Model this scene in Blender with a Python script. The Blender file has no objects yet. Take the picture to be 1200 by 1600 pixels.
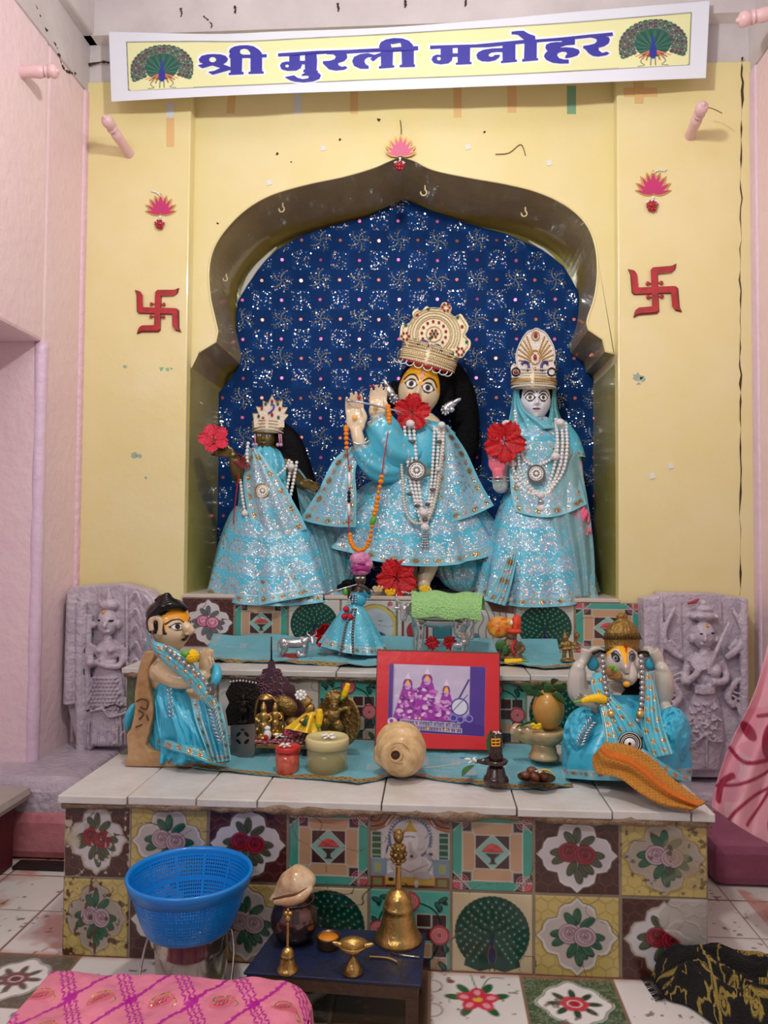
import bpy, math, random
import numpy as np
from mathutils import Vector, Matrix
random.seed(7); RNG = np.random.default_rng(7)
sc = bpy.context.scene
COL = sc.collection
PI = math.pi
# ---------------------------------------------------------------- camera
CAM = Vector((0.0, 0.0, 1.03)); F = 1200.0
YAW, PITCH, ROLL = math.atan(77/1200), math.atan(42/1200), 0.0068
RC = Matrix.Rotation(YAW, 3, 'Z') @ Matrix.Rotation(PI/2+PITCH, 3, 'X') @ Matrix.Rotation(ROLL, 3, 'Z')
cd = bpy.data.cameras.new('camera'); cam = bpy.data.objects.new('camera', cd); COL.objects.link(cam)
cd.sensor_fit = 'VERTICAL'; cd.sensor_height = 36; cd.lens = 27; cd.clip_start = .02
cam.matrix_world = Matrix.Translation(CAM) @ RC.to_4x4()
sc.camera = cam
sc.view_settings.view_transform = 'Standard'; sc.view_settings.look = 'None'
sc.view_settings.gamma = 1; sc.view_settings.use_curve_mapping = False
sc.view_settings.exposure = 0.0
# ---------------------------------------------------------------- light
w = bpy.data.worlds.new('world'); sc.world = w; w.use_nodes = True
w.node_tree.nodes['Background'].inputs[0].default_value = (.93, 1.0, 1.0, 1)
w.node_tree.nodes['Background'].inputs[1].default_value = .21
def lamp(name, kind, loc, energy, color=(1, 1, 1), size=.1, rot=None, sy=None):
    l = bpy.data.lights.new(name, kind); l.energy = energy; l.color = color
    if kind == 'AREA':
        l.size = size
        if sy: l.shape = 'RECTANGLE'; l.size_y = sy
    else: l.shadow_soft_size = size
    o = bpy.data.objects.new(name, l); o.location = loc
    if rot: o.rotation_euler = rot
    COL.objects.link(o); return o
lamp('ceiling_bulb', 'POINT', (-.09, 1.28, 2.62), 57, (.99, 1, .95), .06)
lamp('tube_light', 'AREA', (-1.0, -.6, 2.5), 26, (.95, .97, 1), 1.2, (math.radians(58), 0, math.radians(-20)), .08)

# ---------------------------------------------------------------- helpers
def ray(px, py): return RC @ Vector(((px-600)/F, (800-py)/F, -1))
def P(px, py, Y):
    d = ray(px, py); return CAM + d*((Y-CAM.y)/d.y)
def PZ(px, py, Z):
    d = ray(px, py); return CAM + d*((Z-CAM.z)/d.z)
def PX(px, py, X):
    d = ray(px, py); return CAM + d*((X-CAM.x)/d.x)
def mm(px, Y): return px*Y/F
def lin(c):
    c = np.asarray(c, float)/255.
    return np.where(c <= .04045, c/12.92, ((c+.055)/1.055)**2.4)
WL = {}
def obj_link(o, parent):
    COL.objects.link(o)
    if parent: o.parent = parent; WL[o] = WL[parent] + o.location
    else: WL[o] = o.location.copy()
def tag(o, label=None, cat=None, group=None, kind=None):
    if label: o['label'] = label
    if cat: o['category'] = cat
    if group: o['group'] = group
    if kind: o['kind'] = kind
    return o
def thing(name, label, cat, loc, group=None, rot=None):
    o = bpy.data.objects.new(name, None); o.empty_display_size = .05; o.location = Vector(loc)
    obj_link(o, None)
    if rot: o.rotation_euler = rot
    return tag(o, label, cat, group)
def arr(v): return np.array([tuple(a) for a in v], float)
def obj(name, g, mat, parent=None, smooth=True, remesh=0, sub=0, bevel=0, solid=0, label=None, cat=None, group=None, kind=None, cols=None, origin=None, midx=None):
    """g=(verts,faces) in world coordinates -> one mesh object"""
    v, f = g; v = np.asarray(v, float)
    if parent: o0 = WL[parent]; off = np.array(o0)
    else:
        off = np.array([v[:, 0].mean(), v[:, 1].mean(), v[:, 2].min()]) if origin is None else np.array(origin, float)
    me = bpy.data.meshes.new(name); me.from_pydata((v-off).tolist(), [], [tuple(int(i) for i in q) for q in f])
    mats = mat if isinstance(mat, (list, tuple)) else [mat]
    for m_ in mats: me.materials.append(m_)
    if midx is not None: me.polygons.foreach_set('material_index', np.asarray(midx, np.int32))
    if smooth: me.polygons.foreach_set('use_smooth', np.ones(len(f), bool))
    if cols is not None: setcol(me, cols)
    me.update()
    o = bpy.data.objects.new(name, me)
    if parent is None: o.location = Vector(off)
    obj_link(o, parent)
    if remesh:
        m_ = o.modifiers.new('r', 'REMESH'); m_.mode = 'VOXEL'; m_.voxel_size = remesh; m_.use_smooth_shade = True
        s_ = o.modifiers.new('s', 'SMOOTH'); s_.iterations = 4; s_.factor = .5
    if solid: m_ = o.modifiers.new('t', 'SOLIDIFY'); m_.thickness = solid; m_.offset = 0
    if bevel:
        m_ = o.modifiers.new('b', 'BEVEL'); m_.width = bevel; m_.segments = 2; m_.limit_method = 'ANGLE'; m_.angle_limit = .6
    if sub: m_ = o.modifiers.new('u', 'SUBSURF'); m_.levels = sub; m_.render_levels = sub
    if label or cat or group or kind: tag(o, label, cat, group, kind)
    return o
def objs(name, gl, mat_, par, **k):
    for g in gl: obj(name, g, mat_, par, **k)
def setcol(me, cols):
    a = me.color_attributes.new('Col', 'FLOAT_COLOR', 'POINT')
    c = np.asarray(cols, np.float32).reshape(-1, 4)
    a.data.foreach_set('color', c.ravel())
def gridfaces(nu, nv, wrapu=False):
    i = np.arange(nu-1 if not wrapu else nu); j = np.arange(nv-1)
    I, J = np.meshgrid(i, j); I2 = (I+1) % nu
    return np.stack([J*nu+I, J*nu+I2, (J+1)*nu+I2, (J+1)*nu+I], -1).reshape(-1, 4)
def gridobj(name, V, mat, parent=None, cols=None, wrapu=False, flip=False, **k):
    """V: (nv,nu,3) world verts"""
    nv, nu = V.shape[:2]
    f = gridfaces(nu, nv, wrapu)
    if flip: f = f[:, ::-1]
    v = V.reshape(-1, 3)
    off = np.array(WL[parent]) if parent else (np.array([v[:, 0].mean(), v[:, 1].mean(), v[:, 2].min()]))
    me = bpy.data.meshes.new(name)
    me.vertices.add(len(v)); me.vertices.foreach_set('co', (v-off).astype(np.float32).ravel())
    me.loops.add(f.size); me.loops.foreach_set('vertex_index', f.astype(np.int32).ravel())
    me.polygons.add(len(f)); me.polygons.foreach_set('loop_start', np.arange(0, f.size, 4, dtype=np.int32))
    me.polygons.foreach_set('use_smooth', np.ones(len(f), bool))
    me.materials.append(mat); me.update(calc_edges=True); me.validate()
    if cols is not None: setcol(me, cols)
    o = bpy.data.objects.new(name, me)
    if parent is None: o.location = Vector(off)
    obj_link(o, parent)
    if k.get('solid'): m_ = o.modifiers.new('t', 'SOLIDIFY'); m_.thickness = k['solid']; m_.offset = k.get('soff', 0)
    tag(o, k.get('label'), k.get('cat'), k.get('group'), k.get('kind'))
    return o
def comb(*gs):
    V = []; Fc = []; n = 0
    for g in gs:
        if isinstance(g, list): g = comb(*g)
        v, f = g; V.append(np.asarray(v, float)); Fc += [tuple(i+n for i in q) for q in f]; n += len(v)
    return np.vstack(V), Fc
def ell(c, r, rot=None, nu=20, nv=12):
    c = np.array(tuple(c)); r = np.array([r]*3 if np.isscalar(r) else r, float)
    th = np.arange(nu)*2*PI/nu; v = [(0, 0, -1)]
    for j in range(1, nv):
        p = -PI/2+PI*j/nv
        v += [(math.cos(p)*math.cos(t), math.cos(p)*math.sin(t), math.sin(p)) for t in th]
    v.append((0, 0, 1)); v = np.array(v)*r
    if rot is not None:
        M = np.array(rot if isinstance(rot, Matrix) else eul(*rot)); v = v @ M.T
    f = [(0, 1+(i+1) % nu, 1+i) for i in range(nu)]
    for j in range(nv-2):
        f += [(1+j*nu+i, 1+j*nu+(i+1) % nu, 1+(j+1)*nu+(i+1) % nu, 1+(j+1)*nu+i) for i in range(nu)]
    L = len(v)-1; b = 1+(nv-2)*nu
    f += [(b+i, b+(i+1) % nu, L) for i in range(nu)]
    return v+c, f
def eul(x, y, z):
    return (Matrix.Rotation(z, 3, 'Z') @ Matrix.Rotation(y, 3, 'Y') @ Matrix.Rotation(x, 3, 'X'))
def smoothpts(pts, n=6, closed=False):
    p = arr(pts); m = len(p); out = []
    rng = range(m if closed else m-1)
    for i in rng:
        if closed: a, b, c, d = p[(i-1) % m], p[i], p[(i+1) % m], p[(i+2) % m]
        else: a, b, c, d = p[max(i-1, 0)], p[i], p[i+1], p[min(i+2, m-1)]
        for k in range(n):
            t = k/n
            out.append(.5*((2*b)+(-a+c)*t+(2*a-5*b+4*c-d)*t*t+(-a+3*b-3*c+d)*t**3))
    if not closed: out.append(p[-1])
    return np.array(out)
def tube(pts, r, n=10, sm=0, caps=True, closed=False, flat=1.0):
    p = arr(pts); r = np.array([r]*len(p) if np.isscalar(r) else r, float)
    if sm:
        q = smoothpts(p, sm, closed)
        t = np.linspace(0, len(r)-1, len(q)); r = np.interp(t, range(len(r)), r); p = q
    m = len(p); V = []; prev = None
    for i in range(m):
        if closed: d = p[(i+1) % m]-p[i-1]
        else: d = p[min(i+1, m-1)]-p[max(i-1, 0)]
        d = d/(np.linalg.norm(d)+1e-12)
        if prev is None:
            a = np.array([0, 1, 0]) if abs(d[1]) < .9 else np.array([1, 0, 0])
            x = np.cross(a, d)
        else: x = prev-d*np.dot(prev, d)
        x /= np.linalg.norm(x)+1e-12; prev = x; y = np.cross(d, x)
        for k in range(n):
            t = 2*PI*k/n; V.append(p[i]+r[i]*(math.cos(t)*x+math.sin(t)*y*flat))
    f = []
    for i in range(m if closed else m-1):
        i2 = (i+1) % m
        f += [(i*n+k, i*n+(k+1) % n, i2*n+(k+1) % n, i2*n+k) for k in range(n)]
    if caps and not closed: f += [tuple(range(n))[::-1], tuple((m-1)*n+k for k in range(n))]
    return np.array(V), f
def lathe(prof, c, n=40, tilt=None, sx=1, sy=1, caps=True):
    V = []; f = []; m = len(prof)
    for r, z in prof:
        V += [(max(r, 1e-4)*math.cos(2*PI*k/n)*sx, max(r, 1e-4)*math.sin(2*PI*k/n)*sy, z) for k in range(n)]
    for i in range(m-1):
        f += [(i*n+k, i*n+(k+1) % n, (i+1)*n+(k+1) % n, (i+1)*n+k) for k in range(n)]
    V = np.array(V)
    if tilt is not None: V = V @ np.array(eul(*tilt)).T
    if caps: f += [tuple(range(n))[::-1], tuple((m-1)*n+k for k in range(n))]
    return V+np.array(tuple(c)), f
def box(a, b, rot=None):
    a = np.array(a, float); b = np.array(b, float); c = (a+b)/2; h = (b-a)/2
    v = np.array([(x, y, z) for x in (-1, 1) for y in (-1, 1) for z in (-1, 1)])*h
    if rot is not None: v = v @ np.array(eul(*rot)).T
    return v+c, [(0, 1, 3, 2), (4, 6, 7, 5), (0, 4, 5, 1), (2, 3, 7, 6), (0, 2, 6, 4), (1, 5, 7, 3)]
def loft(rings, caps=True):
    n = len(rings[0]); V = np.vstack([arr(r) for r in rings]); f = []
    for i in range(len(rings)-1):
        f += [(i*n+k, i*n+(k+1) % n, (i+1)*n+(k+1) % n, (i+1)*n+k) for k in range(n)]
    if caps: f += [tuple(range(n))[::-1], tuple((len(rings)-1)*n+k for k in range(n))]
    return V, f
def slab(poly, d):
    """poly: 3D outline points (front), extruded by vector d"""
    a = arr(poly); n = len(a); b = a+np.array(tuple(d))
    return np.vstack([a, b]), [tuple(range(n)), tuple(range(2*n-1, n-1, -1))]+[(i, i+n, (i+1) % n+n, (i+1) % n) for i in range(n)]
def pslab(pp, Y, t, back=True):
    """pixel outline standing at distance Y, real thickness t"""
    return slab([P(x, y, Y) for x, y in pp], (0, t if back else -t, 0))
def ptube(pp, Y, r, **k):
    """pixel path; each point (x,y[,dy]); r in metres"""
    return tube([P(q[0], q[1], Y+(q[2] if len(q) > 2 else 0)) for q in pp], r, **k)
def pell(x, y, Y, rx, ry, rd=None, rot=None, **k):
    """ellipsoid, radii rx, ry in pixels at Y; rd depth radius in metres"""
    return ell(P(x, y, Y), (mm(rx, Y), rd if rd is not None else mm((rx+ry)/2, Y), mm(ry, Y)), rot, **k)
def beads(path, r, gap=None, n=8, sm=8, seq=None):
    p = smoothpts(path, sm) if sm else arr(path)
    d = np.r_[0, np.cumsum(np.linalg.norm(np.diff(p, axis=0), axis=1))]
    gap = gap or 2*r; gs = []; s = r; i = 0
    while s < d[-1]:
        c = [np.interp(s, d, p[:, k]) for k in range(3)]
        rr = r*(seq[i % len(seq)] if seq else 1)
        gs.append(ell(c, rr, nu=n, nv=max(5, n-2))); s += gap*(seq[i % len(seq)] if seq else 1); i += 1
    return comb(*gs)
def pbeads(pp, Y, rpx, **k):
    return beads([P(q[0], q[1], Y+(q[2] if len(q) > 2 else 0)) for q in pp], mm(rpx, Y), **k)
def copy_tree(o, parent=None, **props):
    c = o.copy(); COL.objects.link(c); c.parent = parent
    for k_, v_ in props.items(): c[k_] = v_
    for ch in list(o.children): copy_tree(ch, c)
    return c
# ---------------------------------------------------------------- materials
MC = {}
def mat(name, col=(200, 200, 200), rough=.5, metal=0, bump=0, bscale=60, var=0, vscale=8, col2=None, coat=0, trans=0, alpha=1, ior=1.45, sss=0, sheen=0, spec=None):
    if name in MC: return MC[name]
    m = bpy.data.materials.new(name); m.use_nodes = True; nt = m.node_tree; b = nt.nodes['Principled BSDF']
    c = tuple(lin(col)); b.inputs['Base Color'].default_value = (*c, 1)
    b.inputs['Roughness'].default_value = rough; b.inputs['Metallic'].default_value = metal
    b.inputs['Coat Weight'].default_value = coat; b.inputs['Transmission Weight'].default_value = trans
    b.inputs['Alpha'].default_value = alpha; b.inputs['IOR'].default_value = ior
    b.inputs['Coat Roughness'].default_value = .1
    if spec is not None: b.inputs['Specular IOR Level'].default_value = spec
    if sss:
        b.inputs['Subsurface Weight'].default_value = sss; b.inputs['Subsurface Radius'].default_value = (.01, .006, .004)
    if sheen: b.inputs['Sheen Weight'].default_value = sheen
    if var or bump:
        tc = nt.nodes.new('ShaderNodeTexCoord')
    if var:
        n = nt.nodes.new('ShaderNodeTexNoise'); n.inputs['Scale'].default_value = vscale; n.inputs['Detail'].default_value = 6; n.inputs['Roughness'].default_value = .6
        nt.links.new(tc.outputs['Object'], n.inputs['Vector'])
        r = nt.nodes.new('ShaderNodeValToRGB'); c2 = lin(col2) if col2 is not None else np.array(c)*(1-var)
        r.color_ramp.elements[0].position = .3; r.color_ramp.elements[1].position = .7
        r.color_ramp.elements[0].color = (*c2, 1); r.color_ramp.elements[1].color = (*c, 1)
        nt.links.new(n.outputs['Fac'], r.inputs[0]); nt.links.new(r.outputs[0], b.inputs['Base Color'])
    if bump:
        n2 = nt.nodes.new('ShaderNodeTexNoise'); n2.inputs['Scale'].default_value = bscale; n2.inputs['Detail'].default_value = 5
        nt.links.new(tc.outputs['Object'], n2.inputs['Vector'])
        bp = nt.nodes.new('ShaderNodeBump'); bp.inputs['Strength'].default_value = bump; bp.inputs['Distance'].default_value = .01
        nt.links.new(n2.outputs['Fac'], bp.inputs['Height']); nt.links.new(bp.outputs[0], b.inputs['Normal'])
    MC[name] = m; return m
def pmat(name, rough=.5, glit=0, gscale=500, bump=0, bscale=80, coat=0, sheen=0, mrough=.25, alpha=1):
    """pigment from the 'Col' attribute; its alpha says where metal thread / foil is"""
    if name in MC: return MC[name]
    m = bpy.data.materials.new(name); m.use_nodes = True; nt = m.node_tree; b = nt.nodes['Principled BSDF']; L = nt.links.new
    at = nt.nodes.new('ShaderNodeAttribute'); at.attribute_name = 'Col'
    L(at.outputs['Color'], b.inputs['Base Color']); L(at.outputs['Alpha'], b.inputs['Metallic'])
    mr = nt.nodes.new('ShaderNodeMapRange'); L(at.outputs['Alpha'], mr.inputs[0]); mr.inputs[3].default_value = rough; mr.inputs[4].default_value = mrough
    L(mr.outputs[0], b.inputs['Roughness']); b.inputs['Coat Weight'].default_value = coat; b.inputs['Sheen Weight'].default_value = sheen
    b.inputs['Alpha'].default_value = alpha; b.inputs['Coat Roughness'].default_value = .08
    tc = nt.nodes.new('ShaderNodeTexCoord'); nrm = None
    if bump:
        n2 = nt.nodes.new('ShaderNodeTexNoise'); n2.inputs['Scale'].default_value = bscale; n2.inputs['Detail'].default_value = 5
        L(tc.outputs['Object'], n2.inputs['Vector']); bp = nt.nodes.new('ShaderNodeBump'); bp.inputs['Strength'].default_value = bump; bp.inputs['Distance'].default_value = .01
        L(n2.outputs['Fac'], bp.inputs['Height']); nrm = bp.outputs[0]
    if glit:
        vo = nt.nodes.new('ShaderNodeTexVoronoi'); vo.inputs['Scale'].default_value = gscale; L(tc.outputs['Object'], vo.inputs['Vector'])
        s = nt.nodes.new('ShaderNodeVectorMath'); s.operation = 'SUBTRACT'; L(vo.outputs['Color'], s.inputs[0]); s.inputs[1].default_value = (.5, .5, .5)
        k = nt.nodes.new('ShaderNodeMath'); k.operation = 'MULTIPLY'; L(at.outputs['Alpha'], k.inputs[0]); k.inputs[1].default_value = glit
        s2 = nt.nodes.new('ShaderNodeVectorMath'); s2.operation = 'SCALE'; L(s.outputs[0], s2.inputs[0]); L(k.outputs[0], s2.inputs['Scale'])
        a = nt.nodes.new('ShaderNodeVectorMath'); a.operation = 'ADD'; L(s2.outputs[0], a.inputs[0])
        if nrm: L(nrm, a.inputs[1])
        else:
            ge = nt.nodes.new('ShaderNodeNewGeometry'); L(ge.outputs['Normal'], a.inputs[1])
        nn = nt.nodes.new('ShaderNodeVectorMath'); nn.operation = 'NORMALIZE'; L(a.outputs[0], nn.inputs[0]); nrm = nn.outputs[0]
    if nrm: L(nrm, b.inputs['Normal'])
    MC[name] = m; return m
# ---------------------------------------------------------------- pigment canvas
def vnoise(X, Y, seed=0):
    r = np.random.default_rng(seed).random((64, 64))
    x = np.asarray(X, float); y = np.asarray(Y, float); xi = np.floor(x).astype(int); yi = np.floor(y).astype(int); fx = x-xi; fy = y-yi
    fx = fx*fx*(3-2*fx); fy = fy*fy*(3-2*fy); g = lambda a, b: r[a % 64, b % 64]
    return (g(xi, yi)*(1-fx)+g(xi+1, yi)*fx)*(1-fy)+(g(xi, yi+1)*(1-fx)+g(xi+1, yi+1)*fx)*fy
def fbm(X, Y, seed=0, o=3): return sum(vnoise(np.asarray(X)*2**k, np.asarray(Y)*2**k, seed+k)/2**k for k in range(o))/sum(1/2**k for k in range(o))
class Canvas:
    """unit-square drawing: x right, y down; a: linear rgba (a=metal); h: relief"""
    def __init__(s, w, h, col, X=None, Y=None, px=None, ax=1.0):
        if X is None:
            X, Y = np.meshgrid((np.arange(w)+.5)/w*ax, (np.arange(h)+.5)/h)
            px = 1.0/h
        s.X, s.Y, s.px = X, Y, px
        s.a = np.zeros(X.shape+(4,)); s.a[..., :3] = lin(col); s.h = np.zeros(X.shape)
    def put(s, m, col, h=None, met=0):
        c = np.r_[lin(col), met]; m = np.clip(m, 0, 1)
        s.a += (c-s.a)*m[..., None]
        if h is not None: s.h += (h-s.h)*m
        return s
    def sd_poly(s, pts):
        p = np.array(pts, float); d = np.full(s.X.shape, 1e9); ins = np.zeros(s.X.shape, bool)
        for i in range(len(p)):
            a, b = p[i], p[(i+1) % len(p)]; e = b-a; wx, wy = s.X-a[0], s.Y-a[1]
            t = np.clip((wx*e[0]+wy*e[1])/(e@e+1e-12), 0, 1)
            d = np.minimum(d, (wx-e[0]*t)**2+(wy-e[1]*t)**2)
            if a[1] != b[1]:
                c = ((a[1] > s.Y) != (b[1] > s.Y)) & (s.X < (b[0]-a[0])*(s.Y-a[1])/(b[1]-a[1])+a[0]); ins ^= c
        d = np.sqrt(d); return np.where(ins, -d, d)
    def poly(s, pts, col, h=None, met=0, line=None, lw=0, lh=None):
        d = s.sd_poly(pts)
        s.put(.5-d/s.px, col, h, met)
        if line is not None: s.put(.5-(abs(d)-lw/2)/s.px, line, lh)
        return s
    def ell(s, cx, cy, rx, ry=None, col=(0, 0, 0), ang=0, h=None, met=0, ring=0):
        ry = ry or rx; c, n = math.cos(ang), math.sin(ang); x = (s.X-cx)*c+(s.Y-cy)*n; y = -(s.X-cx)*n+(s.Y-cy)*c
        d = (np.sqrt((x/rx)**2+(y/ry)**2)-1)*min(rx, ry)
        if ring: d = abs(d)-ring/2
        return s.put(.5-d/s.px, col, h, met)
    def line(s, pts, wd, col, h=None, met=0):
        p = np.array(pts, float); d = np.full(s.X.shape, 1e9)
        for a, b in zip(p[:-1], p[1:]):
            e = b-a; wx, wy = s.X-a[0], s.Y-a[1]; t = np.clip((wx*e[0]+wy*e[1])/(e@e+1e-12), 0, 1)
            d = np.minimum(d, (wx-e[0]*t)**2+(wy-e[1]*t)**2)
        return s.put(.5-(np.sqrt(d)-wd/2)/s.px, col, h, met)
    def noise(s, amt, sc_=12, seed=1):
        n = fbm(s.X*sc_, s.Y*sc_, seed); s.a[..., :3] *= (1-amt+2*amt*n)[..., None]; return s
    def stain(s, col, thr=.62, sc_=5, seed=3, amt=.7):
        n = fbm(s.X*sc_+seed, s.Y*sc_, seed, 4); return s.put(np.clip((n-thr)*12, 0, 1)*amt, col)
    def bez(s, pts, wd, col, **k): return s.line(smoothpts([(a[0], a[1], 0) for a in pts], 8)[:, :2], wd, col, **k)
# ================================================================ THE ROOM
YW, YP, YB = 2.90, 2.955, 3.37
XL, XR = -1.375, 1.18
Y1, Y2, Y3 = 1.875, 2.42, 2.885
Z1, Z2, Z3 = .40, .615, .815
M_yel = mat('yellow_enamel', (235, 221, 170), .33, bump=.25, bscale=14, var=.1, vscale=3, col2=(230, 214, 148), coat=.25)
M_niche_shade = mat('shaded_niche_enamel', (190, 176, 96), .26, bump=.3, bscale=16, var=.1, vscale=3, col2=(170, 160, 78), coat=.4)  # the wall's yellow with the niche's shading put into the colour
M_pink = mat('pink_limewash', (238, 214, 216), .55, bump=.5, bscale=28, var=.1, vscale=3, col2=(232, 202, 208))
M_lilac = mat('lilac_enamel', (230, 204, 222), .35, bump=.6, bscale=30, var=.1, vscale=4, col2=(222, 190, 212), coat=.2)
M_grey = mat('grey_white_plaster', (214, 206, 206), .6, bump=.3, bscale=20, var=.1, vscale=4, col2=(196, 186, 188))
M_grey_lift = mat('lightened_underside_plaster', (232, 224, 218), .7, bump=.3, bscale=30)  # same plaster, lightened underneath to make up for weak grazing light
M_lilst = mat('lilac_painted_stone', (206, 192, 202), .42, bump=1.0, bscale=45, var=.2, vscale=10, col2=(176, 162, 176), coat=.15)
M_crack = mat('dark_crack', (70, 55, 40), .9)
M_hot = mat('magenta_limewash', (160, 92, 118), .6, bump=.5, bscale=30, var=.2, vscale=6, col2=(140, 70, 98))
M_rose = mat('rose_limewash', (206, 130, 134), .6, bump=.5, bscale=30, var=.2, vscale=7, col2=(176, 100, 108))
M_slab = mat('worn_white_marble', (214, 212, 208), .35, bump=.2, bscale=40, var=.1, vscale=9, col2=(196, 190, 180), coat=.1)
M_mortar = mat('brown_mortar', (150, 128, 104), .8, bump=1, bscale=90, var=.3, vscale=30, col2=(112, 84, 62))
zt = 3.3
st = dict(kind='structure')
xa, xb = P(290, 700, YW).x, P(966, 700, YW).x
# pilasters (their inner faces are the side walls of the niche)
obj('wall_back', box((XL-.1, YW, 0), (xa, YB+.1, 2.832)), M_yel, smooth=False, bevel=.006, **st)
obj('wall_back_pier', box((xb, YW, 0), (XR+.1, YB+.1, 2.832)), M_yel, smooth=False, bevel=.006, **st)
bpy.data.objects['wall_back'].name = 'wall_back_left'; bpy.data.objects['wall_back_pier'].name = 'wall_back_right'
AL = [(291, 576), (311, 551), (314, 548), (337, 534), (340, 518), (334, 492), (328, 463), (326, 421), (334, 387), (354, 356), (385, 326), (424, 304), (478, 288), (535, 276), (580, 263), (606, 252), (625, 244)]
AR = [(626, 244), (648, 251), (677, 265), (733, 277), (790, 287), (838, 299), (882, 319), (914, 347), (930, 382), (934, 425), (929, 466), (918, 500), (920, 515), (942, 530), (946, 549), (960, 553), (966, 560)]
def archpts():
    L = [P(x, y, YP) for x, y in AL]; R = [P(x, y, YP) for x, y in AR]
    L2 = list(L[:4])+[Vector(q) for q in smoothpts(L[4:], 4)]
    R2 = [Vector(q) for q in smoothpts(R[:-4], 4)]+list(R[-4:])
    return L2+R2[1:]
AP = archpts()
for p_ in AP: p_.y = YP
AP[0].x = xa; AP[-1].x = xb
top = [Vector((xb, YP, 2.832)), Vector((xa, YP, 2.832))]
v_, f_ = slab(AP+top, (0, YB-YP+.05, 0))
n_ = len(AP)
mi = [0, 0]+[1 if i < n_-1 else 0 for i in range(n_+2)]
obj('wall_back_arch', (v_, f_), [M_yel, mat('shaded_soffit_enamel', (186, 164, 92), .24, bump=.35, bscale=16, var=.1, vscale=3, col2=(160, 140, 72), coat=.5)], smooth=False, midx=mi, **st)  # soffit is the wall's yellow, darkened in colour for the shade under the arch
bpy.data.objects['wall_back_arch'].name = 'wall_back_center'
# rounded bead of paint along the arch edge
obj('trim_1', tube([(p.x, YP, p.z) for p in AP[1:-1]], .0045, n=6), M_yel, **st)
for k_, X_ in ((2, xa), (3, xb)):
    s_ = -1 if X_ == xa else 1
    obj('trim_%d' % k_, box((min(X_, X_-s_*.004), YW+.03, Z3-.02), (max(X_, X_-s_*.004), YB, AP[0].z)), M_niche_shade, smooth=False, **st)
obj('wall_niche_back', box((xa, YB+.03, Z3-.1), (xb, YB+.08, 2.832)), M_niche_shade, smooth=False, **st)
obj('wall_above', box((XL-.1, YW+.012, 2.832), (XR+.1, YB+.1, zt)), M_grey, smooth=False, **st)
bz = P(600, 42, 2.86).z
obj('ceiling_beam', box((XL-.1, 2.85, bz), (XR+.1, YW+.02, zt)), [M_grey, M_grey_lift], smooth=False, midx=[0, 0, 0, 0, 1, 0], **st)
bpy.data.objects['ceiling_beam'].name = 'ceiling_1'
obj('ceiling', box((-2.2, -1.5, zt), (2.2, YW+.4, zt+.1)), M_grey, smooth=False, **st)
# left wall with a deep recess, right wall
yo, zo0, zo1 = 2.60, .185, 1.715
def lw(a, b, m_=M_pink, nm='wall_left', bv=.012): return obj(nm, box(a, b), m_, smooth=False, bevel=bv, **st)
lw((XL-.5, yo, 0), (XL, YW+.05, 2.79)); lw((XL-.5, -.4, zo1), (XL, yo, 2.79)); lw((XL-.5, -.4, 0), (XL, yo, zo0))
lw((XL-.5, -.4, zo0), (XL-.45, yo, zo1), M_lilac)
obj('trim_4', tube([(XL-.016, yo+.02, z) for z in np.linspace(zo0, zo1, 14)], [.022+.004*random.random() for _ in range(14)], n=12, sm=4), M_lilac, **st)
lw((XL-.5, -.4, 2.79), (XL+.003, YW+.05, zt), M_grey)
lw((XL-.5, -.4, bz), (XL+.045, YW+.02, zt), M_grey)
lw((XR, -.4, 0), (XR+.2, YW+.05, 2.79), nm='wall_right'); lw((XR-.003, -.4, 2.79), (XR+.2, YW+.05, zt), M_grey, nm='wall_right')
lw((XR-.007, YW-.05, .1), (XR+.01, YW+.02, 2.79), M_lilac, nm='trim_5', bv=.02)
lw((XL-.01, YW-.03, .2), (XL+.010, YW+.02, 2.79), mat('pink_corner_paint', (232, 196, 208), .45, bump=.8, bscale=40), nm='trim_6', bv=.012)
# uneven dark cracks where the yellow paint meets the pink
def crack(name, pts, r=.0022, j=.006):
    q = smoothpts(pts, 14); q[:, 0] += RNG.normal(0, j*.4, len(q)); rr = np.clip(RNG.normal(r, r*.7, len(q)), .0003, r*2.2)
    return obj(name, tube(q, rr, n=5), M_crack, **st)
crack('trim_7', [P(x, y, YW) for x, y in ((122, 130), (119, 300), (117, 450), (113, 650), (109, 780), (108, 905))])
crack('trim_8', [P(x, y, YW) for x, y in ((1160, 90), (1158, 280), (1157, 500), (1157, 700), (1156, 930))])
crack('trim_9', [P(x, y, YW-.0) for x, y in ((126, 104), (160, 97), (175, 99))], .003)
crack('trim_10', [PX(x, y, XL) for x, y in ((52, 0), (70, 45), (88, 75), (100, 108), (118, 115))], .003)
crack('trim_11', [P(x, y, 2.849) for x, y in ((330, 44), (331, 38), (318, 25))], .002)
for i, (x, y) in enumerate(((283, 20), (367, 15), (528, 12), (633, 6), (727, 4))):
    crack('trim_%d' % (12+i), [P(x, y-6, 2.849), P(x+1, y, 2.849), P(x, y+6, 2.849)], .003, .002)
# plinths along both side walls
obj('trim_20', box((XL-.3, 2.40, 0), (-.86, YW+.02, .15)), M_rose, smooth=False, bevel=.03, **st)
obj('trim_21', box((.84, 2.38, 0), (XR+.5, YW+.02, .13)), M_hot, smooth=False, bevel=.03, **st)
obj('trim_22', box((XL-.2, 2.42, 0), (-1.12, YW+.02, .25)), M_lilst, smooth=False, bevel=.04, **st); obj('trim_23', box((-1.3, 2.7, 0), (-.86, YW+.02, .215)), M_lilst, smooth=False, bevel=.02, **st); obj('trim_24', box((.74, 2.66, 0), (XR+.05, YW+.02, .185)), M_lilst, smooth=False, bevel=.02, **st)
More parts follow.
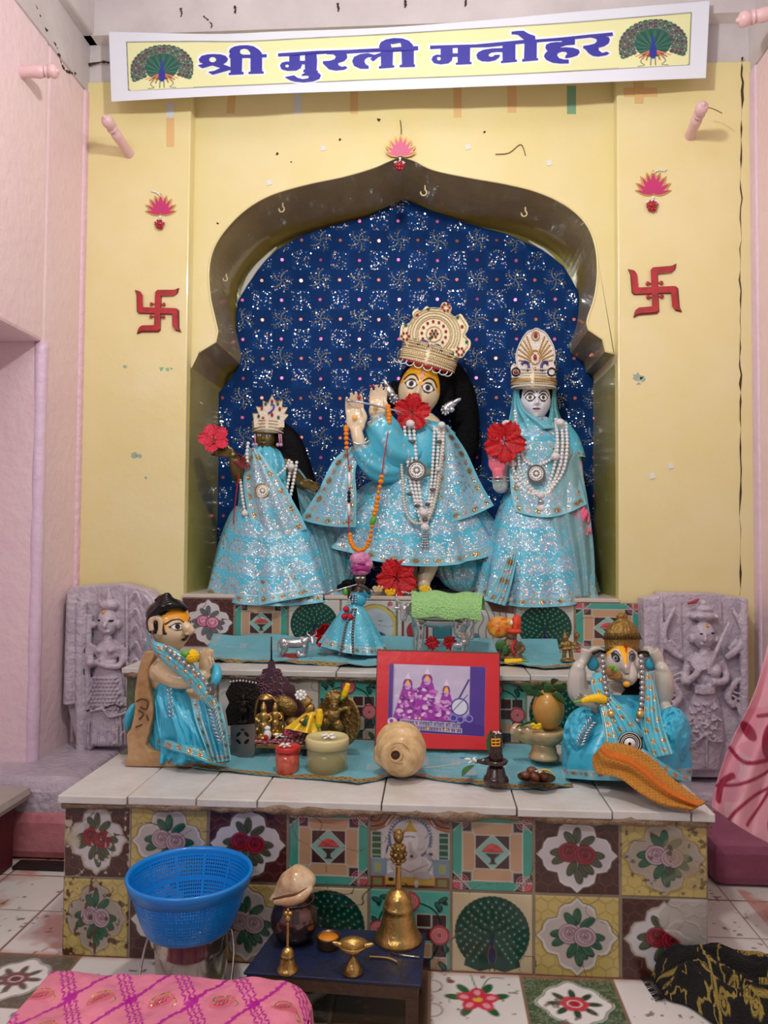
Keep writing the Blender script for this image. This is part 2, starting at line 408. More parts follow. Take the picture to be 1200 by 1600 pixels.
# stone shelf and dark base inside the left recess
t = thing('stone_ledge', 'worn grey stone slab jutting from the pink left wall above a maroon base', 'ledge', (XL-.05, 2.3, 0))
V_, F_ = box((XL-.3, 1.9, .188), (XL+.1, 2.42, .236)); obj('ledge_slab', (V_, F_), mat('pale_grey_stone', (176, 162, 158), .7, bump=.7, bscale=30), t, smooth=False, bevel=.025)
obj('ledge_base', box((XL+.002, 1.95, 0), (XL+.07, 2.36, .188)), mat('maroon_paint', (92, 30, 36), .6, bump=.4), t, smooth=False, bevel=.006)
t_ = obj('iron_threshold', box((XL+.08, 2.33, 0), (-1.10, 2.385, .012)), mat('dark_iron', (52, 46, 44), .5, .6, bump=.4), smooth=False, bevel=.004)
tag(t_, 'dark flat iron strip lying on the floor against the rose plinth at left', 'metal strip')
# ---------------------------------------------------------------- floor
fx0 = PZ(672, 1505, 0).x; T_ = .214
fy1 = Y1
def rosette(c, cx, cy, s, petal, leaf, core=(190, 60, 70)):
    for a in np.arange(0, 2*PI, PI/4): c.ell(cx+s*.95*math.cos(a), cy+s*.8*math.sin(a), s*.42, s*.18, leaf, a)
    for a in np.arange(0, 2*PI, PI/3): c.ell(cx+s*.38*math.cos(a), cy+s*.3*math.sin(a), s*.36, s*.3, petal, a)
    c.ell(cx, cy, s*.3, s*.24, core); c.ell(cx, cy, s*.34, s*.28, (240, 225, 225), ring=s*.05)
def floorcanvas():
    x0, x1, y0, y1 = -1.75, 1.75, 1.25, 2.5; n = 440; H = int(n*(y1-y0)/(x1-x0)*1.0); n = 1000; H = int(n*(y1-y0)/(x1-x0))
    X, Y = np.meshgrid(np.linspace(x0, x1, n), np.linspace(y0, y1, H))
    C = Canvas(0, 0, (222, 216, 210), X, Y, (x1-x0)/n)
    C.noise(.06, 9, 5)
    ti = np.floor((X-fx0)/T_); tj = np.floor((fy1-Y)/T_); rng = {}
    dec = {(0, 0): 'flower', (1, 0): 'frame', (-1, 0): 'brown', (0, 1): 'brown2', (-5, 0): 'frame2', (1, 1): 'white', (-1, 1): 'frame', (2, 1): 'frame', (-4, 1): 'flower', (-2, 0): 'frame2'}
    for (a, b), kd in dec.items():
        cx, cy = fx0+(a+.5)*T_, fy1-(b+.5)*T_; h = T_/2
        if kd in ('frame', 'frame2'):
            g1, g2 = ((62, 84, 58), (118, 132, 104)) if kd == 'frame' else ((88, 84, 66), (116, 110, 92))
            C.poly([(cx-h, cy-h), (cx+h, cy-h), (cx+h, cy+h), (cx-h, cy+h)], g1)
            m = (abs(X-cx) < h) & (abs(Y-cy) < h) & (np.sin(fbm(X*60, Y*60, 4)*28) > .35); C.put(m*.7, g2)
            q = [(math.cos(a_)*h*(.62+.1*abs(math.cos(2*a_))+.05*math.cos(8*a_)), math.sin(a_)*h*(.62+.1*abs(math.cos(2*a_))+.05*math.cos(8*a_))) for a_ in np.linspace(0, 2*PI, 48, endpoint=False)]
            C.poly([(cx+u*1.08, cy+v*1.08) for u, v in q], (200, 205, 190)); C.poly([(cx+u*1.04, cy+v*1.04) for u, v in q], g1); C.poly([(cx+u, cy+v) for u, v in q], (226, 222, 216))
            rosette(C, cx, cy, h*.42, (196, 60, 70) if kd == 'frame' else (120, 66, 60), (44, 66, 44) if kd == 'frame' else (84, 80, 60), (170, 30, 50) if kd == 'frame' else (96, 40, 40))
        elif kd == 'flower':
            for a_ in (0.3, 1.1, 2.2, 3.0, 4.2, 5.3): C.ell(cx+h*.5*math.cos(a_), cy+h*.45*math.sin(a_), h*.2, h*.1, (40, 92, 50), a_)
            for a_ in np.arange(.3, 2*PI, 2*PI/5): C.ell(cx+h*.22*math.cos(a_), cy+h*.18*math.sin(a_), h*.24, h*.17, (206, 50, 74), a_); 
            for a_ in np.arange(.3, 2*PI, 2*PI/5): C.ell(cx+h*.3*math.cos(a_), cy+h*.25*math.sin(a_), h*.1, h*.07, (236, 150, 160), a_)
            C.ell(cx, cy, h*.1, h*.08, (232, 180, 60)); C.bez([(cx+.01, cy+h*.35), (cx+h*.3, cy+h*.8), (cx+h*.6, cy+h*.82)], .003, (60, 80, 60)); C.bez([(cx, cy+h*.35), (cx-h*.1, cy+h*.9)], .003, (60, 80, 60))
            C.ell(cx-h*.55, cy+h*.62, h*.09, h*.07, (150, 60, 60))
        elif kd.startswith('brown'):
            C.poly([(cx-h, cy-h), (cx+h, cy-h), (cx+h, cy+h), (cx-h, cy+h)], (112, 74, 48))
            for u in np.arange(-2, 3):
                for v in np.arange(-2, 3): C.ell(cx+u*h*.42+(v % 2)*h*.2, cy+v*h*.42, h*.22, h*.22, (146, 104, 70), ring=.003)
            if kd == 'brown': C.poly([(cx-h, cy-h), (cx+h, cy-h), (cx+h, cy+h), (cx-h, cy+h)], (84, 66, 48))
    d = np.minimum(np.minimum(((X-fx0)/T_) % 1, 1-((X-fx0)/T_) % 1), np.minimum(((fy1-Y)/T_) % 1, 1-((fy1-Y)/T_) % 1))*T_
    C.put((d < .0032)*1., (132, 104, 84)); C.h -= .0008*(d < .0035)
    n1 = fbm(X*9, Y*9, 11, 4); side = ((X < -.9) & (Y > 1.9)) | ((X > .9) & (Y > 1.8))
    C.put(np.clip((n1-.5)*7, 0, 1)*side*.8, (198, 132, 116))
    C.put(np.clip((X-1.02)*9, 0, 1)*np.clip((n1-.3)*4, 0, 1)*.7, (200, 136, 120))
    C.put(np.clip((fbm(X*50, Y*50, 21, 3)-.74)*20, 0, 1)*.8, (110, 84, 70))
    C.put(np.clip(1-abs(Y-Y1)/.02, 0, 1)*np.clip((n1-.35)*5, 0, 1)*.8, (176, 110, 92))
    V = np.stack([X, Y, C.h], -1)
    return V, C.a
V_, A_ = floorcanvas()
gridobj('floor', V_, pmat('glazed_floor_tile', .3, bump=.05, bscale=30, coat=.2), cols=A_, kind='structure')
obj('floor_outer', box((-2.2, -1.5, -.06), (2.2, 3.4, -.004)), M_slab, smooth=False, **st)
bpy.data.objects['floor_outer'].name = 'floor_base'
# ================================================================ TILES AND ALTAR
N = 104
MAR, YEL, TEAL, DKG, TAN, PLUM = (74, 34, 28), (214, 190, 112), (74, 170, 150), (16, 62, 50), (206, 166, 128), (72, 46, 50)
def quat(s=1, k=1.0):
    """quatrefoil with ogee points"""
    q = []
    for i in range(4):
        a0 = i*PI/2; c, n = math.cos(a0), math.sin(a0)
        seg = [(.47, 0), (.40, .07), (.385, .14), (.34, .20), (.27, .215), (.225, .225)]
        seg2 = [(y, x) for x, y in seg[::-1]][1:-1]
        for x, y in seg+seg2: q.append((.5+s*(x*c-y*n)*k, .5+s*(x*n+y*c)*k))
    return q
def roses(c, rc, rc2, lf, lf2):
    for x, y, a in ((.5, .26, -1.5), (.42, .3, -2.2), (.62, .33, -.6), (.29, .47, 3.0), (.3, .56, 2.6), (.72, .5, .1), (.7, .58, .6), (.44, .67, 2.0), (.57, .68, 1.2), (.62, .66, .8), (.52, .76, 1.4)):
        for r_, cc, hh in ((1.25, lf2, .25), (1, lf, .45)): c.ell(x, y, .085*r_, .042*r_, cc, a, hh)
        c.line([(x-.06*math.cos(a), y-.06*math.sin(a)), (x+.06*math.cos(a), y+.06*math.sin(a))], .007, lf2)
    c.bez([(.5, .66), (.49, .75), (.52, .84)], .02, lf)
    for x, y, r in ((.41, .47, .125), (.59, .5, .125)):
        c.ell(x, y, r*1.06, r, (40, 30, 30), h=.6); c.ell(x, y, r, r*.94, rc, h=.8)
        for k in range(4): c.ell(x+.012*(k % 2), y-.01*k, r*(.78-.2*k), r*(.7-.19*k), rc2, .5*k, h=.8+.1*k, ring=.012)
        c.ell(x, y, r*.2, r*.18, rc2)
def scales(c, col):
    for j in range(9):
        for i in range(-1, 8): c.ell(i/6+(j % 2)/12, j/7.5, .085, .085, col, ring=.009, h=.2)
def t_quat(bg, bg2, rc, rc2, lf, lf2, faded=0):
    c = Canvas(N, N, bg); scales(c, bg2)
    c.poly(quat(1, 1.06), bg2, h=.5); c.poly(quat(1, 1.03), (60, 40, 26) if bg == MAR else (150, 124, 60), h=.2); c.poly(quat(1, 1.0), (230, 226, 224) if not faded else (190, 176, 160), h=0)
    c.poly(quat(1, .93), (222, 216, 216) if bg == MAR else (205, 194, 186) if not faded else (180, 168, 150), h=0)
    roses(c, rc, rc2, lf, lf2); return c
def t_maroon(f=0): return t_quat(MAR, (104, 56, 44), (168, 40, 56), (96, 20, 30), (86, 92, 66), (48, 52, 36), f)
def t_yellow(f=0): return t_quat(YEL, (190, 164, 88), (204, 176, 184), (150, 118, 128), (40, 104, 74), (22, 62, 44), f)
def t_geo():
    c = Canvas(N, N, DKG); W = (226, 220, 206); lw_ = .008
    def pl(p, col): c.poly(p, col, h=.3, line=W, lw=lw_, lh=.5)
    for k in range(4):
        a = k*PI/2; co, si = round(math.cos(a)), round(math.sin(a))
        R = lambda pts: [(.5+(x-.5)*co-(y-.5)*si, .5+(x-.5)*si+(y-.5)*co) for x, y in pts]
        pl(R([(.26, 0), (.74, 0), (.86, .13), (.74, .135), (.26, .135), (.14, .13)]), TEAL)
        pl(R([(.13, 0), (.26, 0), (.14, .13)]), DKG); pl(R([(.74, 0), (.87, 0), (.86, .13)]), DKG)
        pl(R([(.26, .14), (.74, .14), (.74, .27), (.70, .29), (.30, .29), (.26, .27)]), TAN)
        pl(R([(.13, .13), (.25, .13), (.25, .25), (.13, .25)]), PLUM)
        pl(R([(0, 0), (.12, 0), (.12, .12), (0, .12)]), (196, 60, 80))
        for r in (.03, .06, .09): c.ell(*R([(.12, .12)])[0], r, r, (236, 150, 160), ring=.008)
        pl(R([(.29, .29), (.5, .29), (.29, .5)]), PLUM)
    pl([(.5, .28), (.72, .5), (.5, .72), (.28, .5)], (150, 200, 186))
    c.poly([(.37, .5), (.39, .46), (.44, .41), (.5, .385), (.56, .41), (.62, .46), (.64, .5)], (206, 60, 62), h=.8)
    for x, y in ((.42, .47), (.48, .44), (.54, .46), (.5, .41), (.59, .47), (.45, .43)): c.ell(x, y, .022, .015, (240, 120, 110), ring=.005)
    c.poly([(.41, .515), (.6, .515), (.53, .58), (.53, .62), (.56, .65), (.45, .65), (.48, .62), (.48, .58)], PLUM, h=.6)
    return c
def t_peacock(bg=(222, 204, 164)):
    c = Canvas(N, N, bg)
    for k in range(34):
        a = PI*.78-(PI*1.56+PI*0)*k/33*1.0; a = -PI/2+(k/33-.5)*PI*1.55
        c.ell(.5+.39*math.cos(a), .5+.39*math.sin(a), .065, .065, (14, 70, 54), h=.3)
    c.ell(.5, .5, .42, .42, (12, 66, 52), h=.3); c.poly([(.2, .7), (.8, .7), (.84, .9), (.65, .97), (.5, .93), (.35, .97), (.16, .9)], (12, 66, 52), h=.3)
    for r, n in ((.39, 22), (.33, 19), (.27, 16), (.21, 12), (.15, 9), (.09, 5)):
        for k in range(n):
            a = -PI/2+(k/(n-1)-.5)*PI*1.6; x, y = .5+r*math.cos(a), .52+r*math.sin(a)*1.03
            c.ell(x, y, .022, .028, (30, 104, 84), a+PI/2, h=.5, ring=.006); c.ell(x, y, .009, .01, (150, 200, 180), h=.6)
    c.ell(.5, .76, .055, .12, (120, 90, 40), h=.6); c.ell(.5, .77, .045, .11, (24, 26, 84), h=.9); c.line([(.5, .7), (.49, .58), (.505, .5)], .03, (24, 26, 84), h=.9)
    c.line([(.5, .5), (.49, .46)], .01, (30, 80, 60)); c.line([(.48, .88), (.47, .96)], .014, (30, 24, 40)); c.line([(.52, .88), (.53, .96)], .014, (30, 24, 40))
    return c
def t_vine():
    c = Canvas(N, N, (88, 184, 166)); D = (18, 52, 44)
    for x, y in ((.6, .36), (.6, .72)): 
        for i in range(2):
            for j in range(2): c.poly([(x-.02+i*.19, y-.06+j*.17), (x+.16+i*.19, y-.06+j*.17), (x+.16+i*.19, y+.1+j*.17), (x-.02+i*.19, y+.1+j*.17)], PLUM if (i+j) % 2 else TAN, line=(226, 220, 206), lw=.006)
    c.poly([(.58, .3), (.76, .3), (.76, .46), (.58, .46)], PLUM, line=(226, 220, 206), lw=.008); c.poly([(.3, .47), (.58, .47), (.58, .64), (.3, .64)], TAN, line=(226, 220, 206), lw=.008)
    c.bez([(.5, .16), (.25, .2), (.12, .42), (.2, .7), (.4, .88), (.6, .92), (.8, .8), (.9, .5), (.8, .25), (.55, .14)], .022, D, h=.4)
    for x, y, a in ((.1, .14, .4), (.2, .1, 0), (.9, .12, 2.6), (.85, .2, 1), (.08, .4, 1), (.12, .9, -.6), (.25, .93, .2), (.93, .7, 1.4), (.9, .92, .8), (.5, .93, 0), (.3, .3, .8)):
        c.ell(x, y, .07, .035, D, a, h=.5); c.ell(x+.02, y+.03, .05, .028, D, a+1, h=.5); c.ell(x, y, .05, .02, (40, 110, 90), a, h=.6)
    for x, y, r in ((.5, .15, .12), (.12, .5, .11), (.86, .55, .12), (.5, .84, .1)):
        c.ell(x, y, r*1.08, r*1.08, D, h=.6); c.ell(x, y, r, r, (196, 70, 84), h=.8)
        for k in range(3): c.ell(x, y, r*(.75-.22*k), r*(.7-.2*k), (244, 170, 170), .5*k, ring=.01, h=.9)
    return c
def t_ganesh():
    c = Canvas(N, N, (214, 208, 206)); W = (228, 224, 222); O = (176, 96, 44)
    for s in (0, 1):
        f = (lambda x: x) if s == 0 else (lambda x: 1-x)
        for k in range(6): c.bez([(f(.34-.05*k), .02), (f(.2-.03*k), .2-.02*k), (f(0), .27-.045*k)], .036, O if k % 2 == 0 else (98, 44, 20), h=.5)
        c.poly([(f(.03), .28), (f(.15), .28), (f(.15), .62), (f(.03), .62)], (26, 84, 60), line=(190, 210, 190), lw=.012)
        for k in range(4): c.line([(f(.04), .34+.08*k), (f(.15), .34+.08*k)], .014, (170, 196, 176))
        c.poly([(f(.0), .62), (f(.22), .62), (f(.22), .84), (f(.0), .84)], (126, 150, 168)); c.poly([(f(.06), .68), (f(.15), .68), (f(.15), .8), (f(.06), .8)], (160, 170, 110))
        c.poly([(f(.0), .84), (f(.2), .84), (f(.2), 1), (f(.0), 1)], (132, 70, 40)); c.poly([(f(.05), .87), (f(.16), .87), (f(.16), .96), (f(.05), .96)], (136, 140, 80))
    c.poly([(.2, .84), (.8, .84), (.8, .95), (.2, .95)], (206, 166, 70), h=.5); c.poly([(.2, .95), (.8, .95), (.8, 1), (.2, 1)], (112, 56, 34))
    c.ell(.5, .36, .25, .26, (90, 112, 150), ring=.03, h=.5); c.ell(.5, .25, .24, .17, (150, 70, 50), ring=.02); c.ell(.5, .27, .24, .17, (214, 208, 206), ring=.02)
    for a in np.linspace(PI*.9, PI*2.1, 26): c.ell(.5+.26*math.cos(a), .37+.27*math.sin(a), .014, .02, (96, 116, 150), a+PI/2)
    c.ell(.5, .7, .23, .15, (205, 196, 194), h=.8); c.ell(.34, .82, .12, .05, (190, 180, 180), h=.8); c.ell(.66, .82, .12, .05, (190, 180, 180), h=.8); c.ell(.5, .62, .14, .16, (220, 212, 210), h=1)
    c.ell(.39, .4, .08, .1, (210, 202, 200), h=.8); c.ell(.61, .4, .08, .1, (210, 202, 200), h=.8); c.ell(.5, .4, .1, .13, W, h=1.1); c.poly([(.42, .27), (.46, .2), (.5, .12), (.54, .2), (.59, .27)], (206, 166, 60), h=1.1)
    c.bez([(.5, .42), (.52, .52), (.56, .57), (.5, .6)], .05, (200, 192, 190), h=1.3); c.ell(.52, .58, .022, .02, (60, 26, 26), h=1.3)
    c.line([(.44, .34), (.49, .33)], .012, (80, 40, 40)); c.line([(.51, .33), (.56, .34)], .012, (80, 40, 40))
    c.ell(.25, .55, .05, .09, (208, 200, 198), .4, h=.9); c.ell(.75, .55, .05, .09, (208, 200, 198), -.4, h=.9); c.ell(.75, .55, .03, .02, (90, 30, 30)); c.ell(.22, .5, .012, .06, (50, 46, 50), .2)
    c.line([(.28, .68), (.5, .78), (.72, .68)], .012, (150, 140, 140)); c.ell(.27, .88, .035, .025, (50, 40, 40)); c.ell(.58, .93, .025, .05, (220, 214, 212))
    for r in (.45,): c.bez([(.2, .2), (.3, .07), (.5, .03), (.7, .07), (.8, .2)], .014, W)
    c.bez([(.72, .55), (.78, .65), (.72, .78)], .02, (140, 150, 156)); c.ell(.4, .94, .06, .02, (80, 40, 30), ring=.008)
    return c
def t_plain(col=(214, 204, 184)): return Canvas(N, N, col)
def t_emblem(seed=0):
    c = Canvas(N, N, (224, 222, 214))
    if seed == 0:
        c.ell(.62, .55, .4, .46, (226, 206, 110), h=.4); c.ell(.62, .55, .4, .46, (120, 110, 60), ring=.015); c.ell(.62, .55, .32, .38, (206, 220, 226), h=.1); c.ell(.62, .75, .2, .12, (60, 110, 140)); c.ell(.62, .74, .13, .07, (40, 60, 80))
        c.line([(.5, .4), (.56, .4)], .015, (60, 50, 50)); c.line([(.68, .42), (.74, .42)], .015, (60, 50, 50)); c.line([(.53, .36), (.53, .45)], .015, (60, 50, 50))
        for x, y in ((.2, .7), (.25, .85), (.2, .35)): c.ell(x, y, .05, .03, (120, 150, 90), .6)
        for x, y in ((.3, .1), (.88, .08)): c.ell(x, y, .05, .05, (206, 110, 120))
    elif seed == 1:
        c.poly([(.1, 1), (.1, .3), (.3, .06), (.5, .3), (.5, 1)], (196, 210, 206), line=(130, 50, 54), lw=.04); c.poly([(.6, .5), (.9, .5), (.9, .95), (.6, .95)], (70, 150, 160), line=(70, 90, 110), lw=.02)
        c.ell(.3, .62, .14, .2, (180, 60, 70)); c.ell(.8, .2, .12, .12, (196, 70, 84))
    else:
        for k in range(7): c.bez([(.1+.12*k, .1), (.25+.1*k, .35), (.1+.13*k, .6), (.3+.08*k, .95)], .018, (120, 112, 110) if k % 2 else (150, 120, 130))
        c.ell(.3, .2, .1, .08, (220, 206, 90)); c.ell(.7, .5, .06, .1, (206, 120, 120)); c.ell(.3, .7, .08, .06, (90, 150, 160)); c.poly([(.5, 0), (1, 0), (1, .25), (.6, .2)], (110, 70, 56))
    return c
def facing(name, tiles, bounds, z0s, y, parent, label=None, worn=None, dark=.8):
    """tiles: rows (top first) of canvases; bounds: world x of seams; one continuous relief mesh"""
    H = 0; rows = []
    for row in tiles:
        A = np.concatenate([t.a for t in row], 1); Hh = np.concatenate([t.h for t in row], 1); rows.append((A, Hh))
    A = np.concatenate([r[0] for r in rows], 0); Hh = np.concatenate([r[1] for r in rows], 0)
    nr = len(tiles); nc = len(tiles[0])
    u = (np.arange(nc*N)+.5)/N; xs = np.interp(u, range(nc+1), bounds)
    v = (np.arange(nr*N)+.5)/N; zs = np.interp(v, range(nr+1), z0s)
    X, Z = np.meshgrid(xs, zs)
    U, Vv = np.meshgrid(u, v); d = np.minimum(np.minimum(U % 1, 1-U % 1), np.minimum(Vv % 1, 1-Vv % 1))
    g = d < .016; A[g] = np.r_[lin((150, 134, 112)), 0]; Hh = np.where(g, -.8, Hh)
    crk = abs(fbm(U*1.1, Vv*1.3, 31, 3)-.5); A[(crk < .0022)] = np.r_[lin((110, 84, 66)), 0]
    C = Canvas(0, 0, (0, 0, 0), U, Vv, 1/N); C.a = A; C.h = Hh
    if worn: worn(C, U, Vv)
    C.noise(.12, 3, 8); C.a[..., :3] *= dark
    Y = y-.0022*C.h-.0006*fbm(U*9, Vv*9, 3)
    G = np.stack([X, Y, Z], -1)
    return gridobj(name, G, pmat('glazed_relief_tile', .22, coat=.35, bump=.02, bscale=60), parent, cols=C.a, label=label, flip=False)
# lower tier
ta = thing('tiled_altar', 'wide lowest altar step faced with two rows of patterned relief tiles under a white slab', 'altar', (0, 2.1, 0))
bx = [P(x, 1310, Y1).x for x in (100, 203, 325, 450, 577, 705, 834, 969, 1106)]
obj('core', box((bx[0], Y1+.004, 0), (bx[-1], Y2+.1, Z1-.022)), M_mortar, ta, smooth=False)
def worn1(C, U, V):
    n = fbm(U*3, V*3, 5, 4); n2 = fbm(U*14, V*14, 6, 3)
    m = np.clip((n2-.66)*14, 0, 1)*(U < 1)*(V < 1); C.put(m, (206, 190, 170))
    C.put(np.clip((n-.52)*9, 0, 1)*np.clip((U-7.3)*4, 0, 1)*(V < 1)*.6, (170, 150, 116))
    m = np.clip((U-7.52+.25*(n-.5)-.12*np.sin(V*9))*22, 0, 1)*(V > 1); C.put(m, (196, 186, 176))
    C.put(np.clip((.25-U+.2*(n-.5)+.0*V)*9, 0, 1)*np.clip(1-abs(V-.48)*7, 0, 1), (206, 190, 150))
    C.put(np.clip((n2-.56)*10, 0, 1)*((U < 1) & (V > 1.75)), (92, 50, 34)); C.put(np.clip((n2-.62)*10, 0, 1)*((U < 1) & (V > 1)), (96, 56, 36))
    C.put(np.clip((V-1.95+.12*(n-.5))*20, 0, 1)*.7, (120, 86, 66))
    C.put(np.clip((n2-.64)*9, 0, 1)*(U > 7)*(V < 1)*.8, (74, 50, 34))
    C.put(np.clip((.04-V+.05*(n2-.5))*40, 0, 1), (168, 146, 116))
A, B = t_maroon, t_yellow
row1 = [A(1), B(), A(), t_geo(), t_ganesh(), t_geo(), A(), B(1)]
row2 = [B(1), A(), B(), t_peacock(), t_vine(), t_peacock(), B(), A(1)]
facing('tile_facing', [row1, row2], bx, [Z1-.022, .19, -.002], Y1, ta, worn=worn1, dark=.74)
# worn white slabs laid edge to edge as the step's top
def slabtop(parent, x0, x1, y0, y1, z, seams, th=.02):
    gs = []; e = [x0]+list(seams)+[x1]
    for a_, b_ in zip(e[:-1], e[1:]): gs.append(box((a_+.0015, y0+random.uniform(-.004, .004), z-th), (b_-.0015, y1, z+random.uniform(-.001, .001))))
    obj('marble_top', comb(*gs), M_slab, parent, smooth=False, bevel=.003)
    q = [(x, y0+.012+random.uniform(-.006, .003), z-th-.004+random.uniform(-.004, .003)) for x in np.linspace(x0+.01, x1-.01, 60)]
    obj('mortar_bed', tube(q, [random.uniform(.006, .014) for _ in q], n=7), M_mortar, parent)
slabtop(ta, bx[0]-.004, bx[-1]+.008, Y1-.03, Y2+.05, Z1, [bx[0]+.17, bx[0]+.34, -.42, -.12, .2, .42, .6])
obj('green_side_tile', box((bx[0]+.005, 2.2, Z1-.002), (bx[0]+.17, Y2+.06, Z1+.004)), mat('mossy_tile', (120, 130, 104), .4, bump=.5, bscale=60, var=.4, vscale=25, col2=(80, 84, 66)), ta, smooth=False)
# middle tier
tb = thing('tiled_step', 'middle altar step with turquoise rose vine tiles behind the framed photo', 'altar step', (0, 2.6, Z1))
xm = P(498, 1100, Y2).x
x2 = [P(x, 1100, Y2).x for x in (197, 245, 340, 430, 498, 590, 685, 774, 822, 920, 1012)]
obj('core', box((x2[0], Y2+.004, Z1), (x2[-1], YW, Z2-.02)), M_mortar, tb, smooth=False)
tw = t_plain((224, 222, 218)); 
for x, y in ((.3, .4), (.5, .6), (.62, .3), (.4, .75)): tw.ell(x, y, .06, .03, (70, 66, 66), x*9)
tg = t_plain((84, 100, 66)); tg.noise(.6, 12, 2)
pk = t_peacock((206, 206, 190)); pk.a = np.concatenate([pk.a[:, :], ], 1)
vineR = t_vine(); vineR.a = vineR.a[:, N//2:].repeat(2, 1); vineR.h = vineR.h[:, N//2:].repeat(2, 1)
facing('tile_facing', [[tg, t_plain((206, 200, 190)), tw, t_plain((216, 208, 190)), t_vine(), t_vine(), t_vine(), vineR, pk, t_plain((210, 206, 196))]], x2, [Z2-.02, Z1], Y2, tb)
slabtop(tb, x2[0]-.01, x2[-1], Y2-.025, YW, Z2, [-.7, -.3, .05, .3, .55], .018)
# top tier inside the foot of the niche
tc = thing('tiled_ledge', 'upper altar ledge at the foot of the niche with peacock and rose tiles', 'altar ledge', (0, 3.05, Z2))
x3 = [P(x, 970, Y3).x for x in (284, 366, 450, 532, 620, 715, 805, 898, 1002)]
obj('core', box((xa+.002, Y3+.004, Z2), (xb-.002, YB+.03, Z3-.014)), M_mortar, tc, smooth=False)
facing('tile_facing', [[t_quat(MAR, (104, 56, 44), (186, 60, 110), (240, 190, 210), (110, 116, 116), (60, 60, 60)), t_geo(), t_peacock((224, 220, 208)), t_emblem(0), t_emblem(1), t_emblem(2), t_peacock((214, 214, 200)), t_geo()]], x3, [Z3-.014, Z2], Y3, tc)
obj('marble_top', box((xa+.001, Y3-.004, Z3-.014), (xb-.001, YB+.03, Z3)), mat('painted_cream_slab', (206, 190, 176), .5, bump=.3, bscale=30), tc, smooth=False, bevel=.003)

# ================================================================ BANNER
YBN = 2.80
def by(px): return YBN+.008*math.sin(px*.013)+.003*math.sin(px*.041+1)
def BP(px, py, o=0): return P(px, py, by(px)-o)
ban = thing('temple_banner', 'long white and yellow banner with blue Devanagari lettering and two peacocks', 'banner', P(640, 150, YBN))
tl = smoothpts([(170, 49, 0), (330, 53, 0), (440, 49, 0), (600, 43, 0), (760, 31, 0), (900, 18, 0), (1109, 1, 0)], 20); bl = smoothpts([(174, 159, 0), (300, 152, 0), (440, 146, 0), (600, 141, 0), (760, 135, 0), (900, 130, 0), (1103, 122, 0)], 20)
ptl = smoothpts([(198, 66, 0), (300, 65, 0), (380, 65, 0), (480, 60, 0), (600, 54, 0), (760, 44, 0), (900, 35, 0), (1080, 20, 0)], 6); pbl = smoothpts([(201, 141, 0), (300, 137, 0), (440, 131, 0), (600, 124, 0), (760, 118, 0), (900, 111, 0), (1077, 101, 0)], 6)
nu, nv = 720, 90
U, V = np.meshgrid(np.linspace(0, 1, nu), np.linspace(0, 1, nv))
tx = np.interp(U, np.linspace(0, 1, len(tl)), tl[:, 0]); ty = np.interp(tx, tl[:, 0], tl[:, 1])
bxx = np.interp(U, np.linspace(0, 1, len(bl)), bl[:, 0]); byy = np.interp(bxx, bl[:, 0], bl[:, 1])
BX = tx*(1-V)+bxx*V; BY = ty*(1-V)+byy*V
C = Canvas(0, 0, (226, 230, 240), BX, BY, 1.3)
C.poly([(a[0], a[1]) for a in ptl]+[(a[0], a[1]) for a in pbl[::-1]], (232, 232, 176), line=(60, 60, 60), lw=1.4)
def T1(pts): return [(300+x/6.667, 40+y/6.667) for x, y in pts]
def T2(pts): return [(425+x/5, 40+y/5) for x, y in pts]
def T3(pts): return [(660+x/6.667, 30+y/6.667) for x, y in pts]
def T4(pts): return [(800+x/6.667, 30+y/6.667) for x, y in pts]
def E(cx, cy, rx, ry): return [(cx+rx*math.cos(a), cy+ry*math.sin(a)) for a in np.linspace(0, 2*PI, 14, endpoint=False)]
